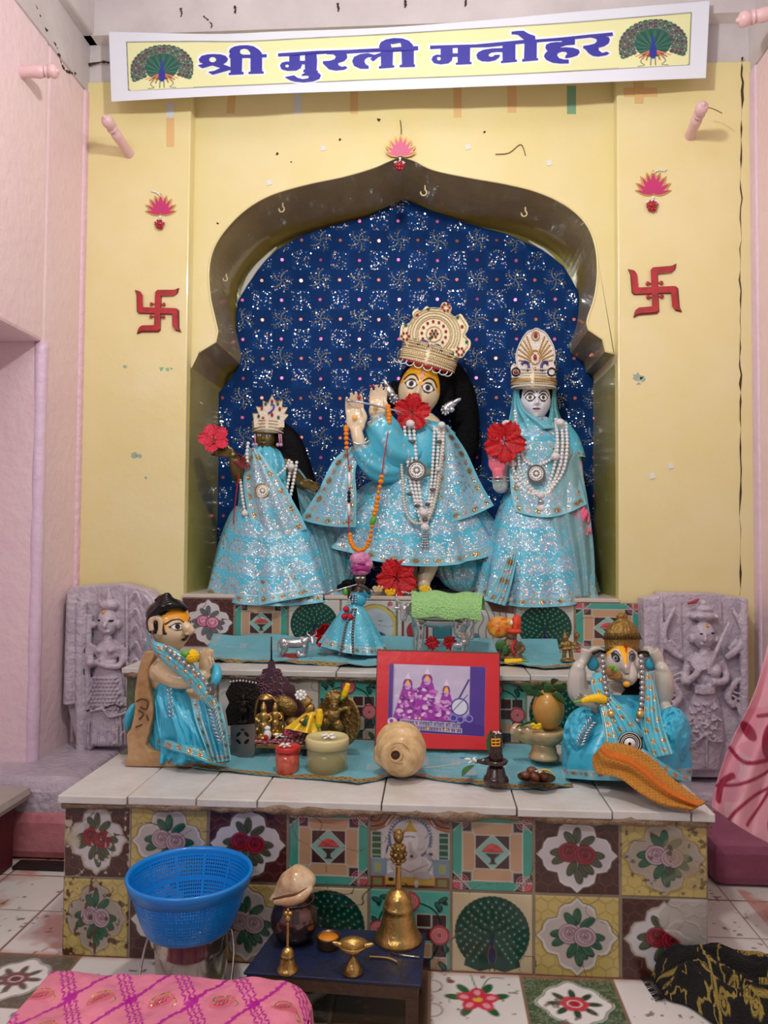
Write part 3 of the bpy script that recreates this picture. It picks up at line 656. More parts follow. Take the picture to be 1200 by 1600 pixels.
LET = [T1([(70,350),(100,315),(160,300),(220,296),(300,300),(350,315),(375,345),(362,375),(322,402),(400,432),(402,458),(330,478),(215,510),(168,482),(235,470),(298,440),(212,412),(108,442),(60,413),(118,398),(80,378)]),
 T1([(385,270),(400,240),(440,218),(500,206),(580,204),(640,215),(690,245),(720,275),(730,298),(778,298),(778,328),(730,328),(730,475),(747,478),(747,497),(590,502),(588,482),(610,480),(610,335),(523,335),(518,480),(537,484),(537,505),(382,512),(382,492),(402,490),(400,335),(388,333),(388,300),(400,298)]),
 T2([(48,217),(350,197),(590,190),(850,178),(1140,160),(1142,190),(850,203),(590,217),(470,214),(350,222),(48,240)]),
 T2([(135,220),(218,217),(218,275),(258,275),(258,240),(262,212),(345,205),(352,270),(348,350),(358,352),(358,368),(245,362),(245,345),(258,342),(256,300),(235,300),(225,330),(190,350),(120,352),(75,340),(62,312),(75,290),(110,280),(135,282)]),
 T2([(230,385),(262,365),(320,360),(365,370),(382,388),(370,415),(320,435),(250,442),(180,436),(140,425),(100,402),(172,388),(200,408),(240,418),(280,412),(292,395),(270,388),(235,392)]),
 T2([(420,212),(560,206),(585,225),(588,250),(565,275),(515,292),(520,310),(545,322),(572,316),(590,328),(565,343),(500,350),(445,340),(415,310),(398,295),(398,278),(450,275),(490,262),(500,240),(480,222),(430,222)]),
 T2([(755,335),(690,335),(640,312),(626,278),(640,245),(690,222),(750,215),(800,228),(860,208),(860,235),(830,245),(790,278),(768,262),(785,245),(750,245),(725,262),(722,285),(735,305),(755,315)]),
 T2([(836,160),(850,130),(890,108),(950,97),(1020,100),(1070,118),(1100,150),(1108,175),(1108,302),(1117,305),(1117,320),(997,324),(997,308),(1015,305),(1012,200),(945,203),(942,308),(955,312),(955,325),(835,334),(835,318),(852,314),(850,200),(840,180)]),
 T3([(80,275),(560,262),(850,235),(1060,215),(1060,250),(850,270),(690,288),(560,292),(80,310)]),
 T3([(190,300),(315,297),(315,355),(368,355),(368,300),(375,275),(492,270),(497,290),(495,445),(512,446),(512,465),(348,472),(348,455),(368,450),(366,388),(315,390),(305,430),(270,458),(190,468),(120,455),(95,420),(110,385),(150,368),(190,372)]),
 T3([(835,300),(835,250),(968,245),(968,420),(985,422),(985,440),(818,455),(818,436),(836,432),(833,340),(780,338),(720,345),(690,362),(692,385),(715,392),(735,388),(755,372),(810,370),(800,395),(760,425),(690,440),(620,435),(575,412),(562,375),(580,345),(630,320),(720,305)]),
 T4([(-5,130),(50,122),(120,120),(170,150),(240,175),(243,210),(255,212),(258,240),(256,405),(272,408),(272,425),(105,440),(105,418),(125,412),(130,250),(100,235),(130,215),(60,160),(20,155),(-5,158)]),
 T4([(240,212),(520,190),(800,160),(1048,137),(1050,172),(880,180),(800,190),(655,205),(520,222),(250,240)]),
 T4([(520,205),(655,195),(655,262),(560,270),(480,298),(560,292),(640,298),(695,318),(705,345),(680,375),(620,395),(555,405),(555,385),(575,360),(565,338),(520,335),(480,350),(468,375),(490,405),(540,420),(590,420),(592,458),(500,460),(420,450),(355,420),(333,385),(345,355),(372,332),(348,300),(355,265),(400,245),(460,238),(520,238)]),
 T4([(820,190),(950,175),(1005,185),(1020,210),(1005,250),(960,280),(900,295),(905,325),(940,352),(985,338),(1015,352),(985,372),(900,387),(840,380),(795,350),(765,312),(742,300),(742,278),(800,270),(860,255),(885,230),(880,205),(850,195)])]
HOL = [T1(E(215, 355, 36, 27)), T1([(500,270),(510,250),(545,242),(580,250),(605,280),(608,302),(530,303),(505,290)]), T2(E(118, 316, 14, 11)), T2([(928,150),(950,125),(985,125),(1005,140),(1012,165),(935,172)]), T3(E(172, 412, 20, 18))]
for L_ in LET: C.put(.5-(C.sd_poly(L_)-3)/1.6, (238, 242, 250))
Vb = np.zeros(BX.shape+(3,))
for i in range(nu):
    for j in range(nv): Vb[j, i] = BP(BX[j, i], BY[j, i])
gridobj('banner_sheet', Vb, pmat('glossy_flex_vinyl', .22, coat=.5, bump=.03, bscale=6), ban, cols=C.a, solid=.0015)
def flatpolys(ps, o): return comb(*[(arr([BP(x, y, o) for x, y in p]), [tuple(range(len(p)))]) for p in ps])
M_blue = mat('banner_blue_ink', (58, 56, 160), .25, coat=.4)
obj('lettering', flatpolys([p for p in LET], .0035), M_blue, ban, smooth=False, solid=.0004)
objs('letter_counter', [flatpolys([h], .0045) for h in HOL], mat('banner_counter_ink', (234, 236, 214), .3), ban, smooth=False, solid=.0004)
def peacock_print(x0, y0, x1, y1):
    nx, ny = 110, 90; Xp, Yp = np.meshgrid(np.linspace(0, 1, nx), np.linspace(0, 1, ny)); c = Canvas(0, 0, (232, 232, 176), Xp, Yp, 1/90)
    r = random.Random(4)
    for R_, n, s in ((.47, 26, .05), (.42, 24, .05), (.36, 22, .045), (.30, 18, .045)):
        for k in range(n):
            a = -PI/2+(k/(n-1)-.5)*PI*1.25; x, y = .5+R_*math.cos(a), .56+R_*math.sin(a)*1.1
            c.ell(x, y, s*.9, s*1.1, (100, 150, 110)); c.ell(x, y, s*.75, s*.9, r.choice([(40, 74, 60), (70, 60, 74), (58, 96, 84)])); c.ell(x, y, s*.32, s*.38, r.choice([(150, 40, 80), (170, 150, 160), (110, 50, 90)]))
    c.ell(.5, .5, .27, .3, (38, 92, 80))
    for k in range(20):
        a = -PI/2+(k/19-.5)*PI*1.25; c.line([(.5, .62), (.5+.3*math.cos(a), .56+.33*math.sin(a))], .012, (26, 60, 56) if k % 2 else (60, 130, 104))
    for s in (-1, 1):
        for k in range(4): c.line([(.5+s*.04, .66), (.5+s*(.1+.05*k), .86-.03*k)], .022, (226, 140, 90) if k % 2 else (150, 70, 50))
        c.bez([(.5+s*.12, .74), (.5+s*.18, .88), (.5+s*.13, .96), (.5+s*.22, .98)], .014, (70, 90, 80)); c.line([(.5+s*.03, .8), (.5+s*.035, .97)], .014, (50, 50, 70))
    c.ell(.5, .68, .055, .16, (40, 50, 150)); c.ell(.5, .5, .028, .1, (34, 60, 150)); c.ell(.5, .4, .03, .035, (40, 66, 150))
    # mount on the sheet as its own printed film, cut to the fan's outline
    V = np.zeros((ny, nx, 3))
    for j in range(ny):
        for i in range(nx): V[j, i] = BP(x0+(x1-x0)*i/(nx-1), y0+(y1-y0)*j/(ny-1)-(x1-x0)*.05*(i/(nx-1)-.5), .0016)
    return gridobj('peacock_print', V, pmat('printed_ink', .25, coat=.4), ban, cols=c.a)
peacock_print(204, 70, 302, 139); peacock_print(967, 30, 1074, 104)
# ================================================================ BACKDROP CLOTH
YC = 3.345
LB = [(307, 629), (312, 622), (339, 575), (350, 529), (367, 473), (390, 433), (410, 413), (444, 388), (472, 371), (523, 369), (574, 373), (590, 362), (614, 342), (640, 340), (921, 337)]
RB = [(307, 633), (316, 642), (331, 677), (350, 733), (365, 790), (390, 847), (416, 881), (455, 903), (489, 907), (535, 896), (574, 915), (603, 934), (640, 937), (921, 938)]
def cL(y): return np.interp(y, [a for a, b in LB], [b for a, b in LB])
def cR(y): return np.interp(y, [a for a, b in RB], [b for a, b in RB])
def foldY(x, y): return YC-.006-.0035*np.sin(x*.05+y*.016)-.002*np.sin(x*.11-y*.02+1)-.003*np.abs(np.sin(y*.024+x*.004))-.010*np.clip((x-860)/70, 0, 1)*np.abs(np.sin((x-y*.2)*.12))
cur = thing('backdrop_cloth', 'deep blue sequinned cloth with silver sprigs hung across the back of the arched niche', 'backdrop', P(637, 930, YC))
nu, nv = 260, 300
yy = 307+(920.5-307)*np.linspace(0, 1, nv)**1.15
V = np.zeros((nv, nu, 3)); PXm = np.zeros((nv, nu)); PYm = np.zeros((nv, nu))
for j in range(nv):
    xs = np.linspace(cL(yy[j]), cR(yy[j]), nu)
    for i, x in enumerate(xs): V[j, i] = P(x, yy[j], float(foldY(x, yy[j])))
    PXm[j] = xs; PYm[j] = yy[j]
C = Canvas(0, 0, (3, 60, 126), PXm, PYm, 2.2)
chk = (np.floor((PXm-501+15.25)/30.5)+np.floor((PYm-376+15.25)/30.75)) % 2
C.put(chk*.9, (3, 48, 104)); C.a[..., :3] *= (.9+.2*vnoise(PXm*.9, PYm*.05, 3))[..., None]*(.85+.3*fbm(PXm*.02, PYm*.02, 5))[..., None]
gridobj('cloth', V, pmat('blue_silk', .7, bump=.05, bscale=200), cur, cols=C.a, solid=.0015)
def disc(x, y, r, Y, tilt=.35, n=6):
    c = arr([P(x, y, Y)])[0]; a = RNG.normal(0, tilt, 2); R_ = mm(r, Y)
    return [c+R_*np.array([math.cos(2*PI*k/n), math.cos(2*PI*k/n)*a[0]+math.sin(2*PI*k/n)*a[1], math.sin(2*PI*k/n)]) for k in range(n)]
def inside(x, y, m=3): return 312 < y < 930 and cL(y)+m < x < cR(y)-m
DV, DF, VV, VF, PV, OV = [], [], [], [], [], []
def adddisc(store, x, y, r, o=.003, tilt=.3, n=6):
    if inside(x, y): store.append(disc(x, y, r, float(foldY(x, y))-o, tilt, n))
silver, pinks, oranges, twigs = [], [], [], []
for j in range(-2, 10):
    for i in range(-4, 8):
        x0, y0 = 501+61*i+random.uniform(-1, 1), 376+61.5*j+random.uniform(-1, 1)
        for _ in range(58):
            adddisc(silver, x0+30.5+random.uniform(-15, 15), y0+30.7+random.uniform(-15, 15), random.choice([.8, .95, 1.1, 1.3]))
        adddisc(oranges, x0+30.5, y0, 2.6, n=10, tilt=.1); adddisc(pinks, x0, y0+30.7, 2.6, n=10, tilt=.1)
        a0 = random.uniform(0, 6)
        for k in range(5):
            a = a0+k*2*PI/5+random.uniform(-.2, .2); pts = []
            for s in range(7):
                t_ = s/6; pts.append((x0+math.cos(a+.7*t_)*14.5*t_, y0+math.sin(a+.7*t_)*14.5*t_))
            pts = [p for p in pts if inside(*p)]
            if len(pts) > 2: twigs.append(tube([P(p[0], p[1], float(foldY(*p))-.003) for p in pts], .0011, n=4))
            for s in (.35, .6, .85, 1.0):
                for sg in (-1, 1):
                    b = a+.7*s+sg*.9; xx, yb = x0+math.cos(a+.7*s)*14.5*s+math.cos(b)*4.5, y0+math.sin(a+.7*s)*14.5*s+math.sin(b)*4.5
                    if inside(xx, yb):
                        adddisc(silver, xx, yb, random.choice([.75, .9, 1.15]))
                        q0 = (x0+math.cos(a+.7*s)*14.5*s, y0+math.sin(a+.7*s)*14.5*s)
                        if inside(*q0): twigs.append(tube([P(q0[0], q0[1], float(foldY(*q0))-.003), P(xx, yb, float(foldY(xx, yb))-.003)], .0009, n=3))
def discobj(name, st_, m_, par, kind=None):
    v = np.vstack([np.array(s) for s in st_]); n = len(st_[0]); f = [tuple(range(k*n, k*n+n))[::-1] for k in range(len(st_))]
    return obj(name, (v, f), m_, par, smooth=False, kind=kind)
M_sil = mat('silver_sequin', (225, 228, 235), .22, 1.0)
M_gth = mat('silver_gilt_thread', (190, 186, 160), .35, .8)
MC['blue_silk'].node_tree.nodes['Principled BSDF'].inputs['Specular IOR Level'].default_value = .15
discobj('sequins', silver, M_sil, cur, 'stuff')
discobj('pink_mirrors', pinks, mat('pink_mirror', (230, 110, 170), .25, .6), cur, 'stuff')
discobj('coral_mirrors', oranges, mat('coral_mirror', (226, 130, 110), .25, .6), cur, 'stuff')
obj('embroidery', comb(*twigs), M_gth, cur)
obj('cloth_lining', comb(tube([P(x, y, YC-.004) for x, y in ((375, 462), (388, 436), (404, 414), (432, 386))], [.004, .016, .014, .004], n=6, flat=.3, sm=4), tube([P(x, y, YC) for x, y in ((826, 376), (850, 390), (868, 404))], [.002, .008, .002], n=6, flat=.3, sm=4)), mat('white_lining', (222, 218, 210), .7), cur)
# ================================================================ THINGS ON THE WALL
M_pinkp = mat('pink_peg_paint', (226, 188, 190), .4, bump=.2, bscale=60, coat=.2)
def peg(name_label, base, d, L=.2, r=.021):
    """turned wooden wall peg: base point, direction, length"""
    t = thing('wall_peg', name_label, 'wall peg', base)
    d = Vector(d).normalized(); R_ = np.array(Vector((0, 0, 1)).rotation_difference(d).to_matrix())
    prof = [(r*1.0, -.02), (r*.95, 0), (r*.86, L*.25), (r*.98, L*.5), (r*.8, L*.68)]
    v, f = lathe(prof, (0, 0, 0), 28); obj('shaft', (v @ R_.T+np.array(base), f), M_pinkp, t)
    prof = [(r*.8, L*.68), (r*1.0, L*.70), (r*1.0, L*.72), (r*.72, L*.74), (r*.72, L*.76), (r*.95, L*.80), (r*1.08, L*.88), (r*.95, L*.95), (r*.6, L*.985), (r*.35, L*1.0), (r*.3, L*1.03), (r*.1, L*1.045)]
    v, f = lathe(prof, (0, 0, 0), 28); obj('knob', (v @ R_.T+np.array(base), f), M_pinkp, t); return t
YPk = YW
peg('pink turned wooden peg on the yellow wall left of the arch', P(202, 240, YPk), P(163, 182, YPk-.2)-P(202, 240, YPk), .2)
peg('pink turned wooden peg on the yellow wall right of the arch', P(1078, 212, YPk), P(1099, 163, YPk-.2)-P(1078, 212, YPk), .2)
pl_ = P(88, 110, 2.62); peg('pink wooden peg sticking out of the upper left pink wall', (XL, pl_.y, pl_.z), pl_-Vector((XL, pl_.y, pl_.z)), (pl_.x-XL) if pl_.x > XL+.02 else .1, .03) if False else None
# the left wall peg crosses the frame from the left edge
tip = P(90, 111, 2.42); peg('pink wooden peg sticking out of the pink wall at the left edge', (XL, 2.42, tip.z), (1, 0, .0), tip.x-XL, .021)
tip = P(1152, 32, 2.60); peg('pink wooden peg at the top right corner by the right wall', (XR, 2.60, tip.z+.03), (tip.x-XR, 0, -.03), XR-tip.x, .024)
# hooks under the arch
M_bone = mat('cream_painted_hook', (214, 196, 150), .35, coat=.3)
for (x, y, dy, s, lb) in ((440, 327, .08, 1, 'small cream hook screwed under the left side of the arch'), (662, 301, .06, 1.1, 'small cream hook under the arch just right of its point'), (819, 334, .07, 1, 'small cream hook screwed under the right side of the arch'), (352, 436, .12, .8, 'small cream hook low on the left curve of the arch')):
    c = P(x, y, YP+dy); r_ = .011*s
    pts = [c+Vector((r_*math.cos(a), 0, r_*math.sin(a))) for a in np.linspace(PI*.9, PI*2.35, 12)]
    pts = pts+[c+Vector((r_*.45, 0, r_*1.9)), c+Vector((r_*.4, 0, r_*2.4))]
    obj('ceiling_hook', tube(pts, .0032, n=8), M_bone, label=lb, cat='hook')
# tape
M_tape = mat('cream_masking_tape', (226, 186, 128), .6); M_tapw = mat('pale_blue_tape', (214, 218, 224), .5); M_tapg = mat('green_painted_tape', (126, 168, 134), .5)
def tape(pp, m_, lb, Yt=None, parent=None, nm='tape_strip'):
    return obj(nm, slab([P(x, y, (Yt or YP)-.0012) for x, y in pp], (0, .001, 0)), m_, parent, smooth=False, **({} if parent else dict(label=lb, cat='tape', group='tape strips under the banner')))
def rect(x0, y0, x1, y1, k=0): return [(x0+k, y0), (x1+k, y0), (x1, y1), (x0, y1)]
tp = thing('tape_strip', 'two toned white and cream tape strip on the yellow wall below the left peacock', 'tape', P(265, 230, YW), 'tape strips under the banner')
tape(rect(260, 160, 272, 184), M_tapw, '', YW, tp, 'white_length'); tape(rect(260, 183, 272, 229, 0), M_tape, '', YW, tp, 'cream_length')
tape(rect(354, 140, 366, 177, 3), M_tape, 'cream tape strip hanging below the banner, leftmost on the recessed wall')
tape(rect(459, 140, 471, 178), M_tapw, 'pale bluish tape strip hanging below the banner')
tape(rect(547, 140, 559, 178), M_tape, 'cream tape strip below the middle of the banner')
tape(rect(709, 134, 721, 183), M_tape, 'cream tape strip right of the hanging center lotus, longest of the cream ones')
tape(rect(793, 130, 807, 176), M_tape, 'cream tape strip next to the green strip below the banner')
tape(rect(886, 134, 900, 178), M_tapg, 'green tape strip below the banner')
tc_ = thing('tape_cross', 'cream tape cross on the yellow wall below the right peacock', 'tape', P(1000, 160, YW))
tape(rect(975, 137, 1027, 151), M_tape, '', YW, tc_, 'cross_strip'); tape([(991, 128), (1006, 128), (1005, 161), (992, 161)], M_tape, '', YW-.001, tc_, 'upright_strip')
for i, (x, y, Y_) in enumerate(((731, 229, YP), (858, 254, YP), (505, 231, YP), (420, 285, YP), (1048, 728, YW), (1019, 744, YW))):
    obj('adhesive_pad', slab([P(x-4, y-3, Y_-.003), P(x+3, y-5, Y_-.003), P(x+5, y+3, Y_-.003), P(x-3, y+5, Y_-.003)], (0, .004, 0)), mat('white_pad', (226, 226, 220), .6), smooth=False,
        label=['white adhesive pad on the wall right of the center lotus', 'small white pad on the wall below the green tape', 'small white pad on the wall left of the center lotus', 'white pad above the left shoulder of the arch', 'upper white pad on the yellow wall low at right', 'lower white pad on the yellow wall low at right'][i], cat='adhesive pad', group='white pads on the wall')
# chips of old paint
M_chip = mat('exposed_old_paint', (160, 176, 160), .7); M_chg = mat('old_green_paint', (140, 190, 150), .6)
def chips(nm, pts, m_, Y_, s=1):
    gs = []
    for x, y, r in pts:
        q = [P(x+r*(1+.5*random.uniform(-1, 1))*math.cos(a), y+r*.8*(1+.5*random.uniform(-1, 1))*math.sin(a), Y_-.0006) for a in np.linspace(0, 2*PI, 10, endpoint=False)]
        gs.append((arr(q), [tuple(range(10))]))
    obj(nm, comb(*gs), m_, smooth=False, kind='structure')
chips('trim_30', [(252, 576, 4), (262, 577, 3), (268, 576, 2)], M_chg, YW); chips('trim_31', [(209, 711, 5), (217, 713, 4), (228, 747, 2.5), (195, 573, 3)], M_chip, YW); chips('trim_32', [(996, 588, 7), (1004, 592, 5), (998, 600, 3)], M_chip, YW)
chips('trim_33', [(433, 240, 2.4), (531, 218, 2), (592, 187, 3), (757, 206, 2), (340, 349, 2), (455, 253, 1.5)], M_crack, YP)
# a loose thread of wire on the wall
obj('wire_scrap', tube([P(x, y, YP-.004) for x, y in ((774, 241), (795, 239), (812, 226), (818, 232), (821, 243))], .0016, n=5, sm=4), mat('rust_wire', (120, 80, 50), .6, .5), label='thin bent wire scrap on the yellow wall above the arch at right', cat='wire')
obj('wire_scrap', tube([P(x, y, YW-.1+dy) for x, y, dy in ((1100, 167, 0), (1114, 170, 0), (1128, 177, -.02))], .0016, n=5, sm=4), mat('rust_wire'), label='short rusty wire tied to the peg right of the arch', cat='wire')
# hanging lotus ornaments
M_gold = mat('gold_foil_edge', (214, 176, 104), .3, .7); M_mag = mat('magenta_lacquer', (196, 44, 110), .35, coat=.4); M_pk = mat('rose_pink_lacquer', (214, 100, 140), .35, coat=.4)
M_pearl = mat('pearl', (238, 236, 232), .22, coat=.5); M_ruby = mat('ruby_glass', (170, 16, 40), .12, .2, coat=.8)
def lotus(px, py, Y, s, m_, lb, mirror=False):
    t = thing('lotus_hanging', lb, 'hanging ornament', P(px, py+20*s, Y), 'lotus ornaments round the arch')
    def petal(a, L, wd, o, k):
        pts = []
        for u in np.linspace(0, 1, 9): pts.append((wd*math.sin(PI*u**.8)*1.0, L*u))
        out = pts+[(-x, y) for x, y in pts[::-1][1:-1]]
        c, n = math.cos(a), math.sin(a); return [P(px+s*k*(x*c+y*n), py+12*s-s*k*(-x*n+y*c), Y-o) for x, y in out]
    gp, mp = [], []
    for a, L, wd in ((1.35, 25, 4), (-1.35, 25, 4), (1.0, 28, 5), (-1.0, 28, 5), (.62, 30, 5.5), (-.62, 30, 5.5), (.3, 31, 5.5), (-.3, 31, 5.5), (0, 33, 7)):
        L *= 1.12; wd *= 1.12
        o = .004+.001*(2-abs(a)); gp.append(slab(petal(a, L, wd, o, 1.0), (0, .003, 0)))
        q = petal(a, L*.84, wd*.56, o+.0012, 1.0); mp.append(slab([p+Vector((mm(s*1.6*math.sin(a), Y), 0, mm(s*1.8*math.cos(a), Y))) for p in q], (0, .0012, 0)))
    obj('petal_frame', comb(*gp), M_gold, t, smooth=False); obj('petal_inlay', comb(*mp), m_, t, smooth=False)
    obj('pearl', comb(pell(px-1*s, py+17*s, Y-.006, 2.4*s, 2.4*s), pell(px-1*s, py+21*s, Y-.006, 2*s, 2*s)), M_pearl, t)
    jb = [pell(px-2*s+6.5*s*math.cos(a), py+28*s+5*s*math.sin(a), Y-.010, 2.6*s, 2.6*s) for a in np.linspace(0, 2*PI, 9, endpoint=False)]+[pell(px-2*s, py+29*s, Y-.012, 7*s, 5*s), pell(px-6*s, py+33*s, Y-.01, 2.6*s, 4*s), pell(px+2*s, py+34*s, Y-.01, 2.6*s, 4*s), pell(px-2*s, py+34*s, Y-.012, 2.6*s, 4.5*s)]
    obj('ruby_tassel', comb(*jb), M_ruby, t)
    obj('tassel_pearls', comb(*[pell(px-2*s+8*s*math.cos(a), py+24*s+2*s*math.sin(a), Y-.012, 1.5*s, 1.5*s) for a in np.linspace(0, 2*PI, 8, endpoint=False)]), M_pearl, t)
    if not mirror: obj('hanging_cord', ptube([(px, py-19*s), (px+1, py-30*s), (px, py-44*s), (px-1, py-48*s)], Y-.003, .002, n=6, sm=3), mat('dull_brass_wire', (130, 110, 70), .4, .8), t)
    else: obj('pearl_string', pbeads([(px-2, py-19*s), (px+8*s, py-24*s), (px+16*s, py-23*s), (px+20*s, py-27*s)] if px > 600 else [(px+2, py-17*s), (px-6*s, py-25*s), (px-15*s, py-28*s)], Y-.004, 1.7*s), M_pearl, t)
lotus(626, 232, YP-.012, .92, M_pk, 'pink lotus ornament hanging at the point of the arch')
lotus(251, 324, YW, .9, M_mag, 'magenta lotus ornament on the yellow wall left of the arch', True)
lotus(1021, 291, YW, 1.05, M_mag, 'magenta lotus ornament on the yellow wall right of the arch', True)
# red auspicious signs
M_redl = mat('red_lacquered_wood', (196, 14, 26), .2, coat=.7, var=.3, vscale=30, col2=(140, 6, 16)); M_brn = mat('brown_wood_edge', (120, 60, 40), .6)
def swastik(px, py, Y, s, rot, lb):
    t = thing('swastika_sign', lb, 'wall sign', P(px, py+30, Y), 'red swastika signs beside the arch')
    w_ = 4.6
    arms = []
    for k in range(4):
        a = -k*PI/2+rot; c, n = math.cos(a), math.sin(a)
        loc = [(-w_, 0), (-w_, -29), (-w_+3, -32), (24, -33), (31, -36), (29, -28), (24, -24.5), (w_, -23.5), (w_, 0)]
        arms.append([(px+s*(x*c-y*n), py+s*(x*n+y*c)) for x, y in loc])
    obj('backing', comb(*[slab([P(px+(x-px)*1.05+.6, py+(y-py)*1.05+.8, Y-.006) for x, y in a], (0, .006, 0)) for a in arms]), M_brn, t, smooth=False)
    obj('face', comb(*[slab([P(x, y, Y-.010-.0004*k) for x, y in a], (0, .004, 0)) for k, a in enumerate(arms)]), M_redl, t, smooth=False)
    dots = [(px+s*14*math.cos(rot+PI/4+k*PI/2), py+s*14*math.sin(rot+PI/4+k*PI/2)) for k in range(4)]
    obj('dots', comb(*[pell(x, y, Y-.008, 3*s, 3*s, .004) for x, y in dots]+[ptube([(x, y), (px+(x-px)*.3, y)], Y-.004, .002) for x, y in dots]), M_redl, t)
swastik(246, 485, YW, .98, .03, 'red lacquered swastika sign on the yellow wall left of the arch')
swastik(1023, 453, YW, 1.08, -.04, 'red lacquered swastika sign on the yellow wall right of the arch')
# ================================================================ FIGURE TOOLS
_RT = np.array(RC).T
def Pn(px, py, Y):
    px, py, Y = np.broadcast_arrays(np.asarray(px, float), np.asarray(py, float), np.asarray(Y, float))
    d = np.stack([(px-600)/F, (800-py)/F, -np.ones_like(px)], -1) @ _RT
    return d*(Y/d[..., 1])[..., None]+np.array(CAM)
TURQ = (84, 186, 212)
def turq_paint(S, T, seed=0, fans=True, border=True, glit=.5, base=TURQ, tw=16, fw=50, fh=32):
    """S along the cloth, T up from the hem (pixels of cloth): silver fan embroidery and a gilt hem border"""
    C = Canvas(0, 0, base, S, T, 1.4)
    C.a[..., :3] *= (.74+.5*fbm(S*.03, T*.03, seed))[..., None]
    n = vnoise(S*.6, T*.6, seed+2)
    if fans:
        r = np.floor((T-tw)/fh); ox = (r % 2)*fw/2; cx = (np.floor((S-ox)/fw)+.5)*fw+ox; cy = r*fh+tw
        d = np.hypot(S-cx, T-cy); ang = np.arctan2(T-cy, S-cx)
        C.put((d < fw*.40)*.4, (160, 184, 216)); C.put(((d < fw*.38) & (n > .8))*1., (240, 244, 250), met=.9)
        for k in (.44, .22):
            dash = (np.sin(ang*fw*k*1.1) > -.4); C.put((abs(d-fw*k) < 2.4)*dash, (206, 210, 206), met=.85)
        C.put(((d > fw*.46) & (n > .8))*1., (235, 240, 245), met=.9)
    else: C.put((n > .86)*.8, (230, 238, 245), met=.9)
    if border:
        b = (T < tw) & (T >= 0); C.put(b*.8, (120, 190, 205)); per = tw*.95; k = np.floor(S/per); lx = S-(k+.5)*per; odd = k % 2
        m = np.clip(1.5-np.hypot(lx/(per*.34), (T-tw*.5)/(tw*.22))*1.5+.6, 0, 1)*b
        C.put(m*(odd == 0), (176, 150, 110), met=.8); C.put(m*(odd == 1), (200, 200, 196), met=.8)
        C.put((abs(T-tw+1) < 1)*.8, (190, 200, 200), met=.5); C.put((T < 1.6)*1., (120, 205, 222))
    return C.a
M_cl = pmat('embroidered_turquoise_silk', .42, glit=1.1, gscale=420, bump=.55, bscale=22, mrough=.22)
def skirt(name, par, tops, bots, Yc, d0, d1, top, bot, folds=18, amp=.05, pw=1.0, nu=300, nv=150, seed=0, pk={}, m_=None, soft=1.5, kind=None, bx_=1.0):
    """tops/bots=(centre px, half width px); d0/d1 depth radii in metres; top, bot: pixel heights as functions of angle"""
    th = np.linspace(0, 2*PI, nu, endpoint=False)-PI; v = np.linspace(0, 1, nv); TH, Vv = np.meshgrid(th, v)
    w_ = Vv**pw; ruf = 1+amp*Vv**soft*(np.sin(folds*TH+seed+1.3*np.sin(TH*2+seed))+.4*np.sin(folds*1.7*TH+2*seed))
    cx = tops[0]+(bots[0]-tops[0])*Vv; hw = tops[1]+(bots[1]-tops[1])*w_; dd = d0+(d1-d0)*w_
    x = cx+hw*np.sin(TH)*ruf; Y = Yc-dd*np.sign(np.cos(TH))*np.abs(np.cos(TH))**bx_*ruf
    t0 = top(TH); b0 = bot(TH); y = t0+(b0-t0)*Vv
    S = TH*(hw.mean()+20); T = (b0-y)*1.0+np.abs(hw*np.sin(TH))*0
    return gridobj(name, Pn(x, y, Y), m_ or M_cl, par, cols=turq_paint(S, T, seed, **pk), wrapu=True, flip=False, kind=kind)
def cpath(pts, n):
    q = smoothpts([(p[0], p[1], (p[2] if len(p) > 2 else 0)) for p in pts], 10); d = np.r_[0, np.cumsum(np.linalg.norm(np.diff(q[:, :2], axis=0), axis=1))]
    t = np.linspace(0, d[-1], n); return np.stack([np.interp(t, d, q[:, k]) for k in range(3)], 1), d[-1]
def patch(name, par, Lc, Rc, Y, nu=90, nv=120, bulge=.02, fold=.006, nf=5, seed=0, m_=None, paint=None, sag=0, solid=.0015, pk={}, flip=False):
    """cloth between two pixel paths (x,y,dy); T measured from the lower edge and side edges"""
    a, la = cpath(Lc, nv); b, lb = cpath(Rc, nv); u = np.linspace(0, 1, nu)
    A = a[:, None, :]*(1-u)[None, :, None]+b[:, None, :]*u[None, :, None]
    vv = np.linspace(0, 1, nv)[:, None]
    Yd = Y+A[..., 2]-bulge*np.sin(PI*u)[None, :]-fold*np.sin(u[None, :]*nf*2*PI+seed+2*vv)*np.minimum(1, 2*vv+.2)
    A[..., 1] += sag*np.sin(PI*u)[None, :]*vv
    wid = np.hypot(b[:, 0]-a[:, 0], b[:, 1]-a[:, 1])[:, None]
    S = u[None, :]*wid+0*vv; T = (1-vv)*(la+lb)/2+0*u[None, :]
    if paint is None:
        e = np.minimum(S, wid-S) if pk.pop('sides', True) else np.full_like(S, 1e3)
        T2 = np.minimum(T, e); S2 = np.where(T <= e, S, T); cols = turq_paint(S2, T2, seed, **pk)
    else: cols = paint(S, T, wid)
    return gridobj(name, Pn(A[..., 0], A[..., 1], Yd), m_ or M_cl, par, cols=cols, solid=solid, flip=flip)
def ringpx(cx, cy, rx, Y, rd, tilt=0, n=40, ry=0, sq=2):
    t = np.arange(n)*2*PI/n; x = cx+rx*np.sin(t)*math.cos(tilt); y = cy+rx*np.sin(t)*math.sin(tilt)+ry*np.cos(t); return Pn(x, y, Y-rd*np.cos(t))
def pxloft(name, par, m_, rings, n=48, cols=None, **k):
    """rings: (cx,cy,rx,Y,rd[,tilt])"""
    g = loft([ringpx(*r[:5], tilt=(r[5] if len(r) > 5 else 0), n=n) for r in rings]); return obj(name, g, m_, par, cols=cols, **k) if name else g
